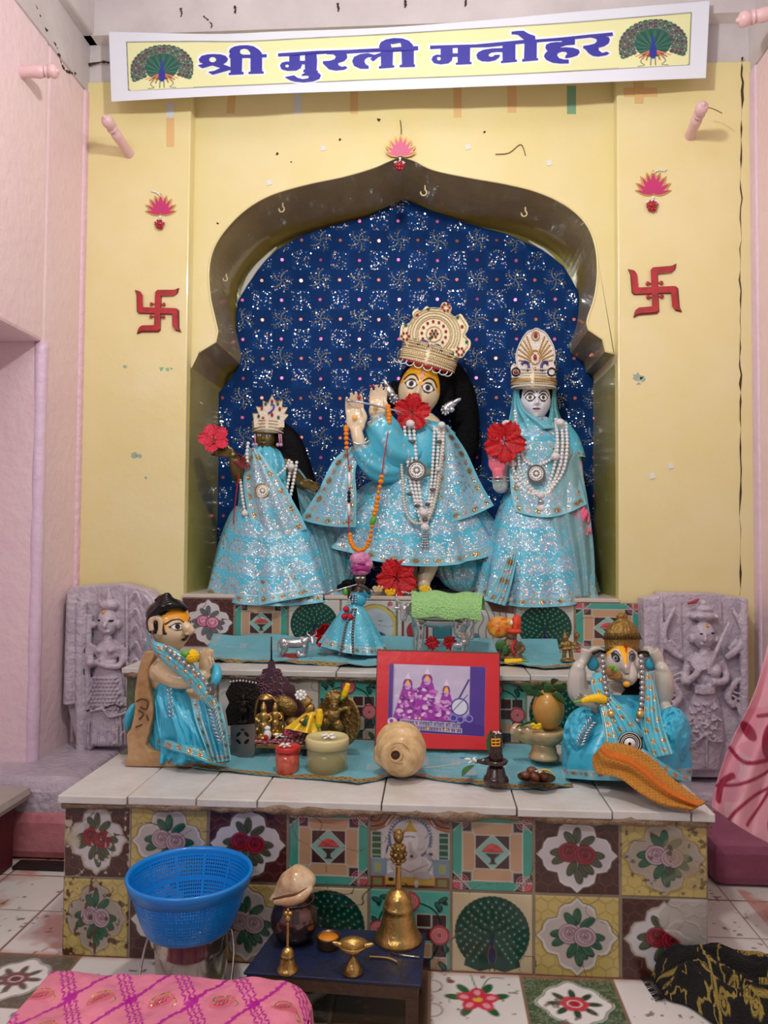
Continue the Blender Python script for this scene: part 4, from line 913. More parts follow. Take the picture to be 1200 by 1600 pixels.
def face(name, par, px, py, Y, rx, ry, roll, paint, m_, yaw=0, nose=.26, pitch=0, depth=.95, nu=250, nv=190, chin=.3, rmm=None):
    th = np.linspace(-PI, PI, nu, endpoint=False); ph = np.linspace(-PI/2, PI/2, nv); TH, PH = np.meshgrid(th, ph)
    x = np.cos(PH)*np.sin(TH); y = -np.cos(PH)*np.cos(TH); z = np.sin(PH)
    fr = np.clip(-y*2, 0, 1); lo = np.clip(-z, 0, 1)
    ga = lambda cx, cz, sx, sz: np.exp(-((x-cx)/sx)**2-((z-cz)/sz)**2)*fr
    X_ = x*(1-chin*lo**1.6); 
    nr = np.clip((.18-z)/.38, 0, 1); nmask = np.exp(-(x/(.07+.09*nr))**2)*np.where(z > -.2, np.clip((.22-z)*4, 0, 1), np.exp(-((z+.2)/.06)**2))*fr
    Yo = y-nose*nmask*(.35+.65*nr)-.07*ga(0, -.42, .2, .05)-.06*ga(0, -.5, .17, .05)+.03*ga(0, -.46, .2, .015)-.10*ga(0, -.8, .2, .14)+.07*(ga(.38, .1, .2, .12)+ga(-.38, .1, .2, .12))-.015*(ga(.36, .08, .13, .07)+ga(-.36, .08, .13, .07))-.05*(ga(.42, -.3, .2, .2)+ga(-.42, -.3, .2, .2))
    L = np.stack([X_*mm(rx, Y), Yo*mm(rx, Y)*depth, z*mm(ry, Y)], -1)
    L = L @ np.array(eul(pitch, 0, yaw)).T @ np.array(Matrix.Rotation(roll, 3, 'Y')).T
    C = Canvas(0, 0, (200, 200, 200), x, -z, .02); paint(C)
    back = y > .1; 
    return gridobj(name, L+np.array(P(px, py, Y)), m_, par, cols=C.a, wrapu=True)
def handg(px, py, Y, ang, s, side=1, curl=.15, spread=.08, wrist=None, thumb=.7, dyy=0):
    """hand in pixels: palm centre, finger direction ang (0=up, clockwise), s=palm half width px, side=+1 thumb on the right"""
    c, n = math.cos(ang), math.sin(ang)
    def q(x, y, dy=0): return P(px+s*(x*c-y*n), py+s*(x*n+y*c), Y+dy+dyy)
    m1 = mm(s, Y); gs = [ell(q(0, .1), (m1*.98, m1*.42, m1*1.25), Matrix.Rotation(ang, 3, 'Y')), ell(q(side*.55, .45, -m1*.15), (m1*.45, m1*.38, m1*.75), Matrix.Rotation(ang, 3, 'Y'))]
    for k, L in zip(range(4), (1.55, 1.85, 1.75, 1.35)):
        x0 = side*(.72-.48*k); sp = spread*(1.5-k)*side
        pts = [q(x0*.95, -.5), q(x0+sp*.7, -.95-.1*L, 0), q(x0+sp*1.6, -.95-.6*L, -m1*curl*.6), q(x0+sp*2, -.95-L, -m1*curl*1.9)]
        gs.append(tube(pts, [m1*.27, m1*.25, m1*.22, m1*.13], n=10, sm=4))
    gs.append(tube([q(side*.6, .55, -m1*.1), q(side*(.95), -.1, -m1*.3), q(side*(.95-thumb*.15), -.7, -m1*.45), q(side*(.9-thumb*.3), -1.15, -m1*.5)], [m1*.36, m1*.3, m1*.25, m1*.16], n=10, sm=4))
    if wrist: gs.append(tube([q(0, .9)]+[P(a, b, Y+d) for a, b, d in wrist], [m1*.62]+[m1*.66]*len(wrist), n=14, sm=3))
    return gs
M_cream = mat('cream_marble', (232, 212, 178), .22, coat=.4, sss=.15); M_skin = pmat('painted_marble', .38, coat=.15)
M_hair = mat('black_hair', (7, 7, 9), .6, bump=.6, bscale=120, spec=.15); M_black = mat('black_paint', (8, 7, 7), .22, spec=.35, coat=.15)
M_crown = mat('crown_pearl_cloth', (226, 214, 180), .4, .25, bump=.4, bscale=150); M_gpearl = mat('gilt_pearl', (226, 206, 160), .25, .35, coat=.4)
M_gbead = mat('gold_bead', (216, 178, 100), .28, .6); M_red = mat('red_glass_stone', (170, 10, 24), .1, coat=.8); M_grn = mat('green_glass_stone', (20, 96, 66), .1, coat=.8)
M_pblue = mat('indigo_enamel', (52, 40, 120), .3, coat=.5); M_silver = mat('silver_metal', (196, 198, 204), .24, .95); M_dsil = mat('tarnished_silver', (120, 116, 112), .35, .85, bump=.5, bscale=200)
M_org = mat('orange_marigold_bead', (240, 140, 10), .45, bump=.4, bscale=200); M_thr = mat('red_thread', (186, 20, 40), .6); M_wht = mat('white_paint', (232, 230, 226), .4)
def medallion(par, px, py, Y, r, mats=(M_dsil, M_pearl, M_dsil)):
    obj('medallion', comb(pell(px, py, Y, r, r, .006), *[ptube([(px+r*.93*math.cos(a), py+r*.93*math.sin(a)) for a in np.linspace(0, 2*PI, 29)[:-1]], Y-.004, mm(r*.1, Y), closed=True, n=6)]), mats[0], par)
    obj('medallion_inlay', comb(*[pell(px+r*.5*math.cos(a), py+r*.5*math.sin(a), Y-.006, r*.2, r*.13, .002, (0, -a, 0), nu=8, nv=6) for a in np.linspace(0, 2*PI, 13)[:-1]]+[ptube([(px+r*.75*math.cos(a), py+r*.75*math.sin(a)) for a in np.linspace(0, 2*PI, 25)[:-1]], Y-.0055, mm(r*.06, Y), closed=True, n=6), pell(px, py, Y-.007, r*.2, r*.2, .003)]), mats[1], par)
def circ(cx, cy, r, a0=0, a1=2*PI, n=24, ry=None): return [(cx+r*math.cos(a), cy+(ry or r)*math.sin(a)) for a in np.linspace(a0, a1, n)]
def eyes(C, ex, ey, rx, ry, white=(238, 236, 232), line=(14, 12, 12), pup=.42, brow=True, ol=1.25):
    for s in (-1, 1):
        C.poly([(s*(ex-rx*ol), ey+ry*.1), (s*(ex-rx*.5), ey-ry*ol), (s*(ex+rx*.4), ey-ry*ol*1.05), (s*(ex+rx*1.45), ey-ry*.1), (s*(ex+rx*.4), ey+ry*ol), (s*(ex-rx*.5), ey+ry*ol)], line)
        C.ell(s*ex, ey, rx, ry*.9, white); C.ell(s*ex*1.0, ey-ry*.05, rx*pup, rx*pup*.85, (20, 16, 16)); pass
        if brow: C.bez([(s*(ex-rx*1.2), ey-ry*1.3), (s*(ex-rx*.3), ey-ry*2.35), (s*(ex+rx*.8), ey-ry*2.2), (s*(ex+rx*1.6), ey-ry*1.0)], ry*.5, line)
# ================================================================ CENTRE FIGURE (flute player)
def build_flute_deity():
    Yc = 3.10
    t = thing('flute_deity_idol', 'tallest center idol in turquoise robe with yellow forehead, round crown and raised hands', 'idol', P(650, 925, Yc))
    # body: neck, torso, arms with hands, legs and feet as one surface
    gs = [pell(655, 690, Yc, 44, 50, .075), pell(655, 740, Yc, 38, 40, .07), tube([P(655, 665, Yc), P(656, 630, Yc)], mm(17, Yc)), pell(655, 790, Yc, 42, 50, .08)]
    gs += [tube([P(632, 790, Yc), P(636, 860, Yc-.02), P(645, 912, Yc-.02)], [.055, .04, .026], sm=4), tube([P(680, 790, Yc), P(676, 860, Yc-.05), P(664, 905, Yc-.075)], [.055, .042, .028], sm=4)]
    gs += [tube([P(664, 900, Yc-.075), P(662, 918, Yc-.10), P(666, 923, Yc-.16)], [.03, .024, .012], sm=4), tube([P(645, 908, Yc-.02), P(646, 920, Yc-.06), P(640, 922, Yc-.1)], [.026, .022, .014], sm=4)]
    gs += [tube([P(662+k*4.5, 920, Yc-.14), P(664+k*5, 926, Yc-.172)], [.009, .007]) for k in range(-1, 3)]
    gs += handg(555, 655, Yc-.17, -.06, 15.5, 1, curl=.35, spread=.0, wrist=[(562, 694, 0), (576, 728, .03), (620, 735, .09)])
    gs += handg(590, 640, Yc-.14, .05, 14.5, 1, curl=.35, spread=.02, wrist=[(598, 668, 0), (612, 705, .02), (640, 690, .1)])
    obj('body', comb(*gs), M_cream, t, remesh=.0036)
    def pf(C):
        C.a[..., :3] = lin((226, 204, 166))
        C.poly([(-1.1, -1.1), (1.1, -1.1), (1.1, -.1), (.85, -.05), (.7, -.3), (.42, -.42), (.12, -.22), (0, -.02), (-.12, -.22), (-.42, -.42), (-.7, -.3), (-.85, -.05), (-1.1, -.1)], (240, 172, 24))
        eyes(C, .40, -.08, .24, .135, pup=.48, ol=1.35)
        C.ell(0, -.48, .075, .17, (230, 222, 214)); C.ell(0, -.42, .02, .16, (200, 40, 30)); C.ell(0, -.48, .075, .17, (180, 60, 40), ring=.02)
        C.ell(0, .42, .24, .05, (170, 40, 40)); C.ell(-.09, .24, .03, .02, (120, 70, 50)); C.ell(.09, .24, .03, .02, (120, 70, 50))
    face('face', t, 655, 612, Yc-.02, 33, 47, .25, pf, M_skin, nose=.3)
    obj('hair', comb(pell(664, 600, Yc+.02, 41, 44, .085, (0, .25, 0)), pell(697, 622, Yc+.03, 15, 34, .04), pell(616, 620, Yc+.03, 12, 26, .04), tube([P(700, 575, Yc+.07), P(718, 610, Yc+.10), P(727, 655, Yc+.12), P(728, 700, Yc+.12), P(722, 735, Yc+.11)], [.05, .062, .062, .055, .03], n=18, sm=4, flat=.5)), M_hair, t, remesh=.006)
    for s, (x, y, a) in ((-1, (609, 612, -.5)), (1, (702, 634, 1.05))):
        e_ = [pell(x, y, Yc-.03, 7, 15, .014, (0, a, 0)), pell(x+12*math.sin(a), y-14*math.cos(a), Yc-.035, 4, 10, .01, (0, a, 0)), pell(x-9*math.sin(a)+3, y+12*math.cos(a), Yc-.03, 7, 8, .014), pell(x+4, y+6, Yc-.04, 5, 5, .01)]
        e_ += [pell(x-9*math.sin(a)+6*math.cos(k)+2, y+13*math.cos(a)+7*math.sin(k), Yc-.04, 2.2, 2.2, nu=8, nv=6) for k in np.linspace(0, 2*PI, 9)[:-1]]
        obj('earring', comb(*e_), M_silver, t)
    # crown
    ca = .27
    cr = pxloft('crown', t, M_crown, [(666, 573, 40, Yc-.01, .10, ca), (667, 567, 43, Yc-.01, .105, ca), (669, 558, 44, Yc-.01, .108, ca), (672, 549, 42, Yc-.01, .105, ca), (673, 543, 36, Yc-.01, .09, ca), (674, 540, 20, Yc-.01, .05, ca)])
    rows = []
    for k in range(9):
        f_ = k/8; cx, cy, r = 667+7*f_, 570-28*f_, 43.5+.8*math.sin(PI*f_)
        rows.append(beads(ringpx(cx, cy, r, Yc-.01, .109, tilt=ca, n=60, ry=-(2.5+2*math.sin(k*1.1))), .0036 if k % 3 else .0048, n=6, sm=0))
    obj('pearl_rows', comb(*rows), M_gpearl, cr)
    obj('loop_fringe', comb(*[ptube(circ(661+42*math.sin(th_)*math.cos(ca), 573+43*math.sin(th_)*math.sin(ca)-3, 7, .2, PI-.2, 10), Yc-.03-.09*math.cos(th_), .0022, n=6) for th_ in np.linspace(-1.25, 1.25, 8)]), M_wht, cr)
    obj('red_lining', comb(*[tube(ringpx(666, 571, 41, Yc-.008, .106, tilt=ca, n=50, ry=1), .004, n=6, closed=True)]), M_thr, cr)
    OUT = [(640, 556), (634, 536), (625, 530), (625, 520), (627, 508), (636, 506), (645, 498), (644, 488), (651, 482), (658, 486), (666, 478), (674, 482), (687, 482), (690, 474), (697, 472), (706, 480), (704, 490), (712, 494), (720, 490), (726, 498), (732, 508), (731, 516), (727, 524), (735, 532), (735, 542), (729, 550), (722, 559), (710, 559), (698, 570), (668, 572)]
    Yp = Yc-.07
    sm_ = smoothpts([(a, b, 0) for a, b in OUT], 3, True)[:, :2]
    pl = obj('crown_plate', pslab([tuple(p) for p in sm_], Yp, .012), M_crown, t, smooth=False, bevel=.002)
    inn = [(680+(a-680)*.92, 524+(b-524)*.92) for a, b in OUT[:-2]]
    rows = [pbeads(inn, Yp-.002, 1.25, n=6, sm=3)]
    for r, a0, a1 in ((12, 0, 2*PI), (25.5, 0, 2*PI), (28.5, 2.3, 7.2), (33, 2.5, 7.0), (37, 2.6, 6.9), (41, 2.7, 6.8)):
        rows.append(pbeads(circ(678, 522, r, a0, a1, 40), Yp-.003, 1.2, n=6, sm=0))
    obj('pearl_rows', comb(*rows), M_gpearl, pl)
    rows = [pell(678+19*math.cos(a), 521+19*math.sin(a), Yp-.006, 2.3, 2.3, nu=8, nv=6) for a in np.linspace(.3, 2*PI+.3, 14)[:-1]]
    for (cx, cy) in ((633, 525), (697, 480), (719, 549), (678, 521)): rows += [pell(cx+5.5*math.cos(a), cy+5.5*math.sin(a), Yp-.006, 2.1, 2.1, nu=8, nv=6) for a in np.linspace(0, 2*PI, 7)[:-1]]
    rows += [pell(655, 543, Yp-.02, 4, 3, .004), pell(683, 551, Yp-.02, 4, 3.4, .004), pell(722, 510, Yp-.006, 2.4, 2.4), pell(652, 492, Yp-.006, 2.4, 2.4), pell(701, 557, Yp-.01, 2.6, 2.6)]
    obj('red_stones', comb(*rows), M_red, pl)
    obj('green_stones', comb(*[pell(x, y, Yp-.006, 2.4, 2.2) for x, y in ((634, 508), (669, 483), (715, 496), (729, 534), (707, 553), (678, 521), (648, 531), (672, 528), (660, 536))]), M_grn, pl)
    obj('blue_crests', comb(*[ptube(circ(cx, cy, 8, PI+a, 2*PI+.5+a, 10), Yp-.022, .005, n=8) for cx, cy, a in ((661, 540, .0), (682, 547, -.2))]), M_pblue, pl)
    obj('silver_crests', comb(*[ptube(circ(cx, cy, 5, PI, 2*PI+.3, 10), Yp-.020, .003, n=8) for cx, cy in ((661, 541), (682, 548))]), M_wht, pl)
    # clothes
    pxloft('blouse', t, M_cl, R_ := [(655, 655, 18, Yc-.01, .06), (655, 662, 38, Yc-.01, .08), (656, 676, 56, Yc-.01, .095), (657, 700, 52, Yc-.01, .105), (655, 722, 44, Yc-.01, .10), (653, 742, 42, Yc-.01, .098)], cols=None)
    bl = bpy.data.objects[[o.name for o in t.children if o.name.startswith('blouse')][0]]; nn = len(bl.data.vertices); c = turq_paint(np.random.default_rng(1).random(nn)*300, np.random.default_rng(2).random(nn)*100+40, 3, fans=False, border=False); setcol(bl.data, c)
    def sleeve(nm, pts, rad, seed):
        p = smoothpts([P(a, b, Yc+d) for a, b, d in pts], 12); rr = np.interp(np.linspace(0, 1, len(p)), np.linspace(0, 1, len(rad)), rad)
        v, f = tube(p, rr, n=40, caps=False); v = v.reshape(len(p), 40, 3)
        V = v; S = np.linspace(0, 2*PI, 40)[None]*20+np.zeros((len(p), 1)); T = (np.linspace(0, 1, len(p))*90)[:, None]+np.zeros((1, 40))
        wob = 1+.05*np.sin(S*.35+T*.12); cen = p[:, None, :]; V = cen+(V-cen)*wob[..., None]
        return gridobj(nm, V, M_cl, t, cols=turq_paint(S, T, seed, fans=False, tw=13), wrapu=True)
    sleeve('sleeve', [(589, 655, -.13), (598, 672, -.13), (610, 698, -.115), (632, 706, -.07), (650, 690, -.02)], [.052, .066, .075, .08, .07], 4)
    sleeve('sleeve', [(563, 692, -.165), (572, 712, -.15), (592, 732, -.12), (630, 735, -.05)], [.036, .046, .055, .055], 5)
    skirt('skirt', t, (652, 46), (640, 148), Yc-.01, .10, .165, lambda a: 738+0*a, lambda a: 828+10*np.sin(a)+np.where(np.cos(a) > 0, 56, 10)*np.cos(a), folds=13, amp=.05, pw=.8, nu=420, nv=190, seed=1)
    pxloft('sash', t, mat('gilt_sash', (150, 170, 150), .4, .4), [(653, 733, 44, Yc-.01, .102), (653, 736, 46, Yc-.01, .105), (653, 741, 47, Yc-.01, .108), (653, 745, 46, Yc-.01, .106)])
    patch('cape', t, [(566, 690, .0), (525, 715, .0), (498, 765, -.01), (469, 812, -.0)], [(585, 700, -.02), (557, 728, -.03), (557, 775, -.045), (556, 824, -.05)], Yc-.13, bulge=.02, seed=2, sag=4, nf=2)
    patch('cape', t, [(668, 664, -.05), (684, 690, -.06), (682, 745, -.07), (676, 820, -.05)], [(700, 664, .0), (728, 705, .02), (750, 752, .0), (772, 790, -.02)], Yc-.05, bulge=.03, seed=6, sag=6, nf=2)
    # gathered trouser legs behind the skirt
    def puff(cx, cy, rx, ry, seed):
        th, ph = np.meshgrid(np.linspace(-PI, PI, 120, endpoint=False), np.linspace(-PI/2, PI/2, 70)); k = 1+.05*np.cos(16*th)*np.cos(ph)
        gridobj('trouser', Pn(cx+rx*np.cos(ph)*np.sin(th)*k, cy-ry*np.sin(ph), Yc-.0-.06*np.cos(ph)*np.cos(th)*k), M_cl, t, cols=turq_paint(th*40, ph*40+70, seed, fw=40), wrapu=True)
    puff(726, 886, 42, 40, 3); puff(526, 878, 32, 42, 4)
    # necklaces
    f = Yc-.125
    nk = []
    for off in (-8, -1, 6): nk.append(pbeads([(640+off, 665, .0), (643+off, 700, -.01), (648+off*.9, 750, -.02), (655+off*.6, 790, -.035), (663+off*.2, 822, -.05)], f, 3.1))
    for off in (-7, 0, 7): nk.append(pbeads([(686+off, 668, .0), (684+off, 710, -.01), (679+off*.8, 760, -.02), (671+off*.5, 795, -.035), (664+off*.2, 820, -.05)], f, 2.9))
    objs('pearl_necklace', nk, M_pearl, t)
    objs('silver_spacer', [pell(x, y, f-.012-.0003*(y-660), 4.5, 3, .01) for x, y in ((637, 690), (645, 690), (686, 690), (640, 772), (652, 790), (668, 788), (664, 812), (676, 765))], M_dsil, t)
    obj('bead_garland', beads(smoothpts([P(x, y, f+d) for x, y, d in ((627, 664, .02), (626, 700, 0), (629, 750, -.02), (633, 795, -.035), (643, 814, -.045), (655, 818, -.05), (668, 812, -.05), (679, 785, -.04), (686, 740, -.03), (690, 700, -.01), (687, 668, 0))], 8), .0062, gap=.0105, n=8, sm=0), mat('ivory_bead', (214, 206, 190), .4), t)
    objs('white_bead', [pell(x, y, f-.02-.0003*(y-660), r, r*.9) for x, y, r in ((641, 662, 7), (690, 664, 6), (662, 801, 7), (664, 824, 7), (684, 733, 4))], mat('white_faceted_bead', (236, 232, 228), .35, bump=.6, bscale=250), t)
    obj('tassel', comb(*[pbeads([(664+k, 832, -.05), (664+k*2.2, 856, -.05)], f, 2.0, sm=2) for k in (-2, 0, 2)]), M_silver, t)
    medallion(t, 651, 735, f-.035, 15)
    obj('armlet_thread', comb(ptube([(551, 690), (560, 694), (572, 692), (577, 688)], Yc-.20, .003, n=6, sm=3)), M_silver, t)
    obj('painted_nails', comb(*[pell(x, y, Yc-.195, 3, 4, .004) for x, y in ((561, 621), )]+[pell(x, 603.5, Yc-.155, 2.6, 2.4, .006) for x in (579, 586, 595)]), M_red, t)
    obj('sandal_spots', comb(pell(554, 652, Yc-.198, 4.5, 3.5, .003), pell(587, 636, Yc-.168, 4, 3.5, .003)), mat('sandal_paste', (240, 180, 90), .6), t)
    return t
KR = build_flute_deity()
fl = thing('flute', 'thin silver flute held across the raised hands of the center idol', 'flute', P(560, 628, 2.9))
obj('pipe', ptube([(544, 626, -.0), (560, 628, .0), (580, 632, .01), (612, 640, .03), (630, 645, .04)], 2.895, .0042, n=12), M_silver, fl)
obj('finial', pell(545, 626, 2.895, 4, 3.4), M_silver, fl)
# orange bead garland hanging from the hands
og = thing('marigold_garland', 'orange bead garland with red thread hanging from the hands of the center idol', 'garland', P(562, 862, 2.88))
g_, r_, w_ = [], [], []
gp = [(541, 668, .02), (542, 700, .01), (546, 740, 0), (545, 790, -.01), (546, 830, -.02), (551, 852, -.03), (562, 860, -.03), (575, 850, -.03), (583, 815, -.02), (589, 785, -.015), (596, 745, -.0), (600, 715, .0), (604, 690, .01), (608, 660, .02), (606, 635, .03)]
q = smoothpts([(a, b, c) for a, b, c in gp], 8)
obj('thread', tube([P(a, b, 2.895+c) for a, b, c in q], .0022, n=6), M_thr, og)
ob = []
for a, b, c in smoothpts([(a, b, c) for a, b, c in gp], 5):
    if (b < 702 and a < 560) or (b > 835 and a < 575) or (a >= 570 and b > 740 and not 806 < b < 822) or (a > 600 and b < 665): ob.append(pell(a+random.uniform(-.5, .5), b, 2.893+c, random.uniform(3.4, 4.6), random.uniform(3, 4), nu=9, nv=7))
obj('orange_beads', comb(*ob), M_org, og)
obj('green_bead', pell(583, 814, 2.875, 4.5, 9, None, (0, .35, 0)), mat('green_bead', (90, 170, 40), .4), og)
obj('white_tube_beads', comb(*[ptube([(a, b), (a2, b2)], 2.883, .0055) for a, b, a2, b2 in ((545.5, 738, 546, 762), (545, 787, 545.5, 806))]), M_pearl, og)
obj('dark_beads', comb(*[pell(545.3, y, 2.883, 3, 3) for y in (770, 776, 782)]), M_black, og)
# ================================================================ HIBISCUS (one built, the rest copied)
M_hib = mat('hibiscus_red', (214, 8, 20), .45, bump=.5, bscale=120, var=.3, vscale=60, col2=(160, 0, 12)); M_hibp = mat('hibiscus_pink_red', (226, 60, 84), .45, bump=.5, bscale=120, var=.3, vscale=60, col2=(206, 40, 66))
M_leafg = mat('flower_green', (110, 170, 60), .5)
def hibiscus(label, loc, R_, rot, cup=.35, mats=None):
    mats = mats or M_hib
    t = thing('hibiscus_flower', label, 'flower', loc, 'hibiscus flowers offered to the idols'); M = np.array(eul(*rot))
    for k in range(5):
        a = k*2*PI/5+.3; u, v = np.meshgrid(np.linspace(-1, 1, 26), np.linspace(.04, 1, 22))
        w_ = .2+.62*np.sin(PI*np.clip(v, 0, 1)**1.1*.86)**.9
        r = R_*(v*(1-.16*np.abs(u)**3)+.05*v*np.sin(u*13+k)*(v > .75)); ta = u*w_*.95
        x = r*np.cos(ta)*1.0; y = r*np.sin(ta); z = R_*(cup*v**1.5+.04*np.sin(u*9+k*2)*v**2-.22*v**3+.09*np.abs(u)*v)
        X = x*math.cos(a)-y*math.sin(a); Y = x*math.sin(a)+y*math.cos(a)
        G = np.stack([X, -z, Y], -1) @ M.T+np.array(tuple(loc)); gridobj('petal', G, mats, t, solid=.0008)
    st_ = tube(np.array([(0, 0, 0), (0, -.5*R_, .03*R_), (.05*R_, -.85*R_, .1*R_)]) @ M.T+np.array(tuple(loc)), R_*.035, n=8, sm=4)
    dots = [ell(np.array((.05*R_+.07*R_*math.cos(a), -R_*(.6+.06*(a % 4)), .09*R_+.07*R_*math.sin(a))) @ M.T+np.array(tuple(loc)), R_*.028, nu=6, nv=5) for a in range(12)]
    obj('stamen', comb(st_, *dots), mats, t); return t
hibiscus('red hibiscus flower resting at the mouth of the center idol', P(644, 644, 2.975), mm(29, 2.97), (.15, .1, 0))
hibiscus('red hibiscus flower on the raised pink hand of the right standing idol', P(788, 690, 2.925), mm(33, 2.93), (.1, .5, .1))
hibiscus('pinkish red hibiscus held in the outstretched hand of the left dark faced idol', P(335, 688, 2.93), mm(24, 2.95), (-.3, -.4, .3), .6, M_hibp)
hibiscus('dark red hibiscus standing at the feet of the center idol', P(620, 903, 2.93), mm(32, 2.93), (-.1, .7, 0))
hibiscus('red hibiscus lying beside the little flute player doll on the middle step', P(506, 992, 2.76), mm(19, 2.76), (.2, 1.2, .6), .6)
for x, lb in ((675, 'left one of the two red blooms between the legs of the glass cow'), (703, 'right one of the two red blooms between the legs of the glass cow')):
    tt = thing('red_bloom', lb, 'flower', P(x, 1012, 2.66), 'red blooms under the glass cow'); r_ = mm(13, 2.66); c = np.array(P(x, 1008, 2.66))
    for k in range(14):
        a = k*2.4; e = .3+.06*k; obj('petal', ell(c+np.array((r_*.6*math.cos(a)*math.cos(e), -r_*.35*math.sin(e)-.0, r_*.6*math.sin(a)*math.cos(e)+r_*.3)), (r_*.42, r_*.12, r_*.2), (0, -a, 0), nu=10, nv=7), M_hib, tt)
# ================================================================ RIGHT STANDING FIGURE
M_veil = pmat('sheer_turquoise_veil', .5, glit=1, alpha=.45, bump=.4, bscale=30)
M_arm = mat('white_marble', (222, 222, 226), .25, coat=.4); M_pkh = mat('pink_painted_palm', (226, 110, 130), .35, coat=.3)
def build_right():
    Yc = 3.09
    t = thing('goddess_idol', 'white faced standing idol in turquoise sari with tall beaded crown, right of the center idol', 'idol', P(840, 925, Yc))
    gs = [pell(838, 700, Yc, 48, 52, .07), tube([P(838, 665, Yc), P(837, 640, Yc)], mm(13, Yc)), pell(838, 760, Yc, 38, 50, .075), pell(842, 850, Yc, 50, 80, .09)]
    gs += [tube([P(886, 690, Yc), P(897, 730, Yc-.04), P(903, 775, Yc-.07), P(906, 792, Yc-.09)], [.045, .034, .026, .022], sm=4)]
    gs += [tube([P(795, 695, Yc), P(786, 735, Yc-.05), P(782, 760, Yc-.1), P(779, 745, Yc-.13)], [.045, .036, .03, .026], sm=4)]
    obj('body', comb(*gs), M_arm, t, remesh=.004)
    obj('raised_hand', comb(*handg(776, 722, Yc-.145, -.08, 13.5, 1, curl=.5, spread=.0, wrist=[(779, 748, 0)])), M_pkh, t, remesh=.003)
    obj('lowered_hand', comb(*handg(908, 808, Yc-.09, PI-.25, 11, -1, curl=.6, spread=.02, wrist=[(905, 792, 0)])), M_pkh, t, remesh=.003)
    obj('lotus_bud', comb(*[pell(907+5*math.cos(a), 806-3*math.sin(a)*1.5, Yc-.115, 5, 11, .01, (0, .5*math.cos(a), 0)) for a in np.linspace(0, 2*PI, 7)[:-1]]), mat('pink_bud', (240, 100, 140), .5), t)
    def pf(C):
        C.a[..., :3] = lin((222, 224, 232))
        C.poly([(-1.1, -1.1), (1.1, -1.1), (1.1, -.2), (.93, -.1), (.86, -.5), (.5, -.86), (-.5, -.86), (-.86, -.5), (-.93, -.1), (-1.1, -.2)], (14, 12, 14))
        eyes(C, .42, -.1, .23, .13, pup=.46, ol=1.6); C.ell(0, -.36, .05, .045, (20, 16, 18))
        C.ell(0, .43, .27, .055, (60, 14, 26)); C.ell(.06, .44, .16, .03, (170, 30, 50)); C.ell(0, .19, .05, .02, (150, 140, 150))
    face('face', t, 836, 628, Yc-.01, 24, 33, .02, pf, M_skin, nose=.24)
    obj('hair', pell(836, 618, Yc+.02, 28, 32, .06), M_hair, t)
    # crown
    cr = pxloft('crown', t, M_crown, [(835, 608, 31, Yc-.005, .082, 0), (834, 600, 34, Yc-.005, .086, 0), (833, 588, 34, Yc-.005, .086, 0), (833, 576, 32, Yc-.005, .08, 0), (834, 570, 20, Yc-.005, .05, 0)])
    rows = [beads(ringpx(834, 606-k*5.5, 34.5, Yc-.005, .088, n=50, ry=-(4-2*abs(math.sin(k)))), .0036, n=6, sm=0) for k in range(6)]
    obj('pearl_rows', comb(*rows), mat('crown_white_pearl', (226, 222, 214), .3, .2, coat=.4), cr); obj('gold_rows', comb(*[beads(ringpx(834, 601-k*4, 35.3, Yc-.005, .0905, n=50, ry=-6), .0036, n=6, sm=0) for k in range(2)]), M_gbead, cr)
    OUT = [(800, 590), (798, 575), (803, 568), (808, 572), (806, 557), (810, 542), (817, 528), (825, 518), (832, 516), (838, 513), (845, 516), (851, 519), (858, 528), (865, 542), (867, 556), (865, 566), (868, 574), (868, 590)]
    Yp = Yc-.075; sm_ = smoothpts([(a, b, 0) for a, b in OUT], 3, False)[:, :2]
    pl = obj('crown_plate', pslab([tuple(p) for p in sm_], Yp, .012), mat('crown_silver_cloth', (216, 206, 196), .4, .3, bump=.4, bscale=160), t, smooth=False, bevel=.002)
    obj('silver_edge', pbeads(OUT[2:-2], Yp-.003, 1.3, n=6, sm=3), M_pearl, pl)
    rays = []
    for sg in (-1, 1):
        for k in range(6):
            a = .35+.24*k; x0, y0 = 837+sg*9*math.sin(a+.1), 566-14*math.cos(a); L = (34, 33, 31, 28, 25, 22)[k]
            rays.append(pbeads([(x0, y0), (837+sg*(9+L*.85)*math.sin(a*.75+.12), 564-(16+L*.75)*math.cos(a*.98))], Yp-.003, 1.5, n=6, sm=2))
    rays.append(pbeads(circ(836, 558, 8, 0, 2*PI, 20, 11), Yp-.004, 1.3, n=6, sm=0)); rays.append(pbeads(circ(837, 525, 6, 0, 2*PI, 14, 7), Yp-.004, 1.1, n=6, sm=0))
    obj('gold_rays', comb(*rays), M_gbead, pl)
    obj('red_stones', comb(*[pell(x, y, Yp-.006, a, b) for x, y, a, b in ((837, 524, 3, 4), (836, 558, 2.8, 4.5), (836, 577, 3.2, 3.2), (806, 581, 3.5, 3))]), M_red, pl)
    obj('blue_crests', comb(ptube([(815, 569), (819, 565), (825, 568), (826, 575), (824, 581)], Yp-.006, .005, n=8, sm=4), ptube([(856, 569), (852, 565), (847, 568), (846, 575), (848, 582)], Yp-.006, .005, n=8, sm=4)), M_pblue, pl)
    obj('side_whorls', comb(ptube(circ(806, 581, 6), Yp-.004, .003, n=6), ptube(circ(862, 581, 6), Yp-.004, .003, n=6)), M_black, pl)
    # sari
    g = []
    def strip(a): return a
    patch('head_veil', t, [(803, 604, .03), (800, 630, .0), (795, 655, -.01), (788, 678, -.02)], [(812, 600, .01), (813, 625, -.03), (826, 646, -.08), (868, 668, -.09)], Yc, bulge=.02, seed=3, pk=dict(fans=False, border=False, base=(108, 190, 205)), nf=3)
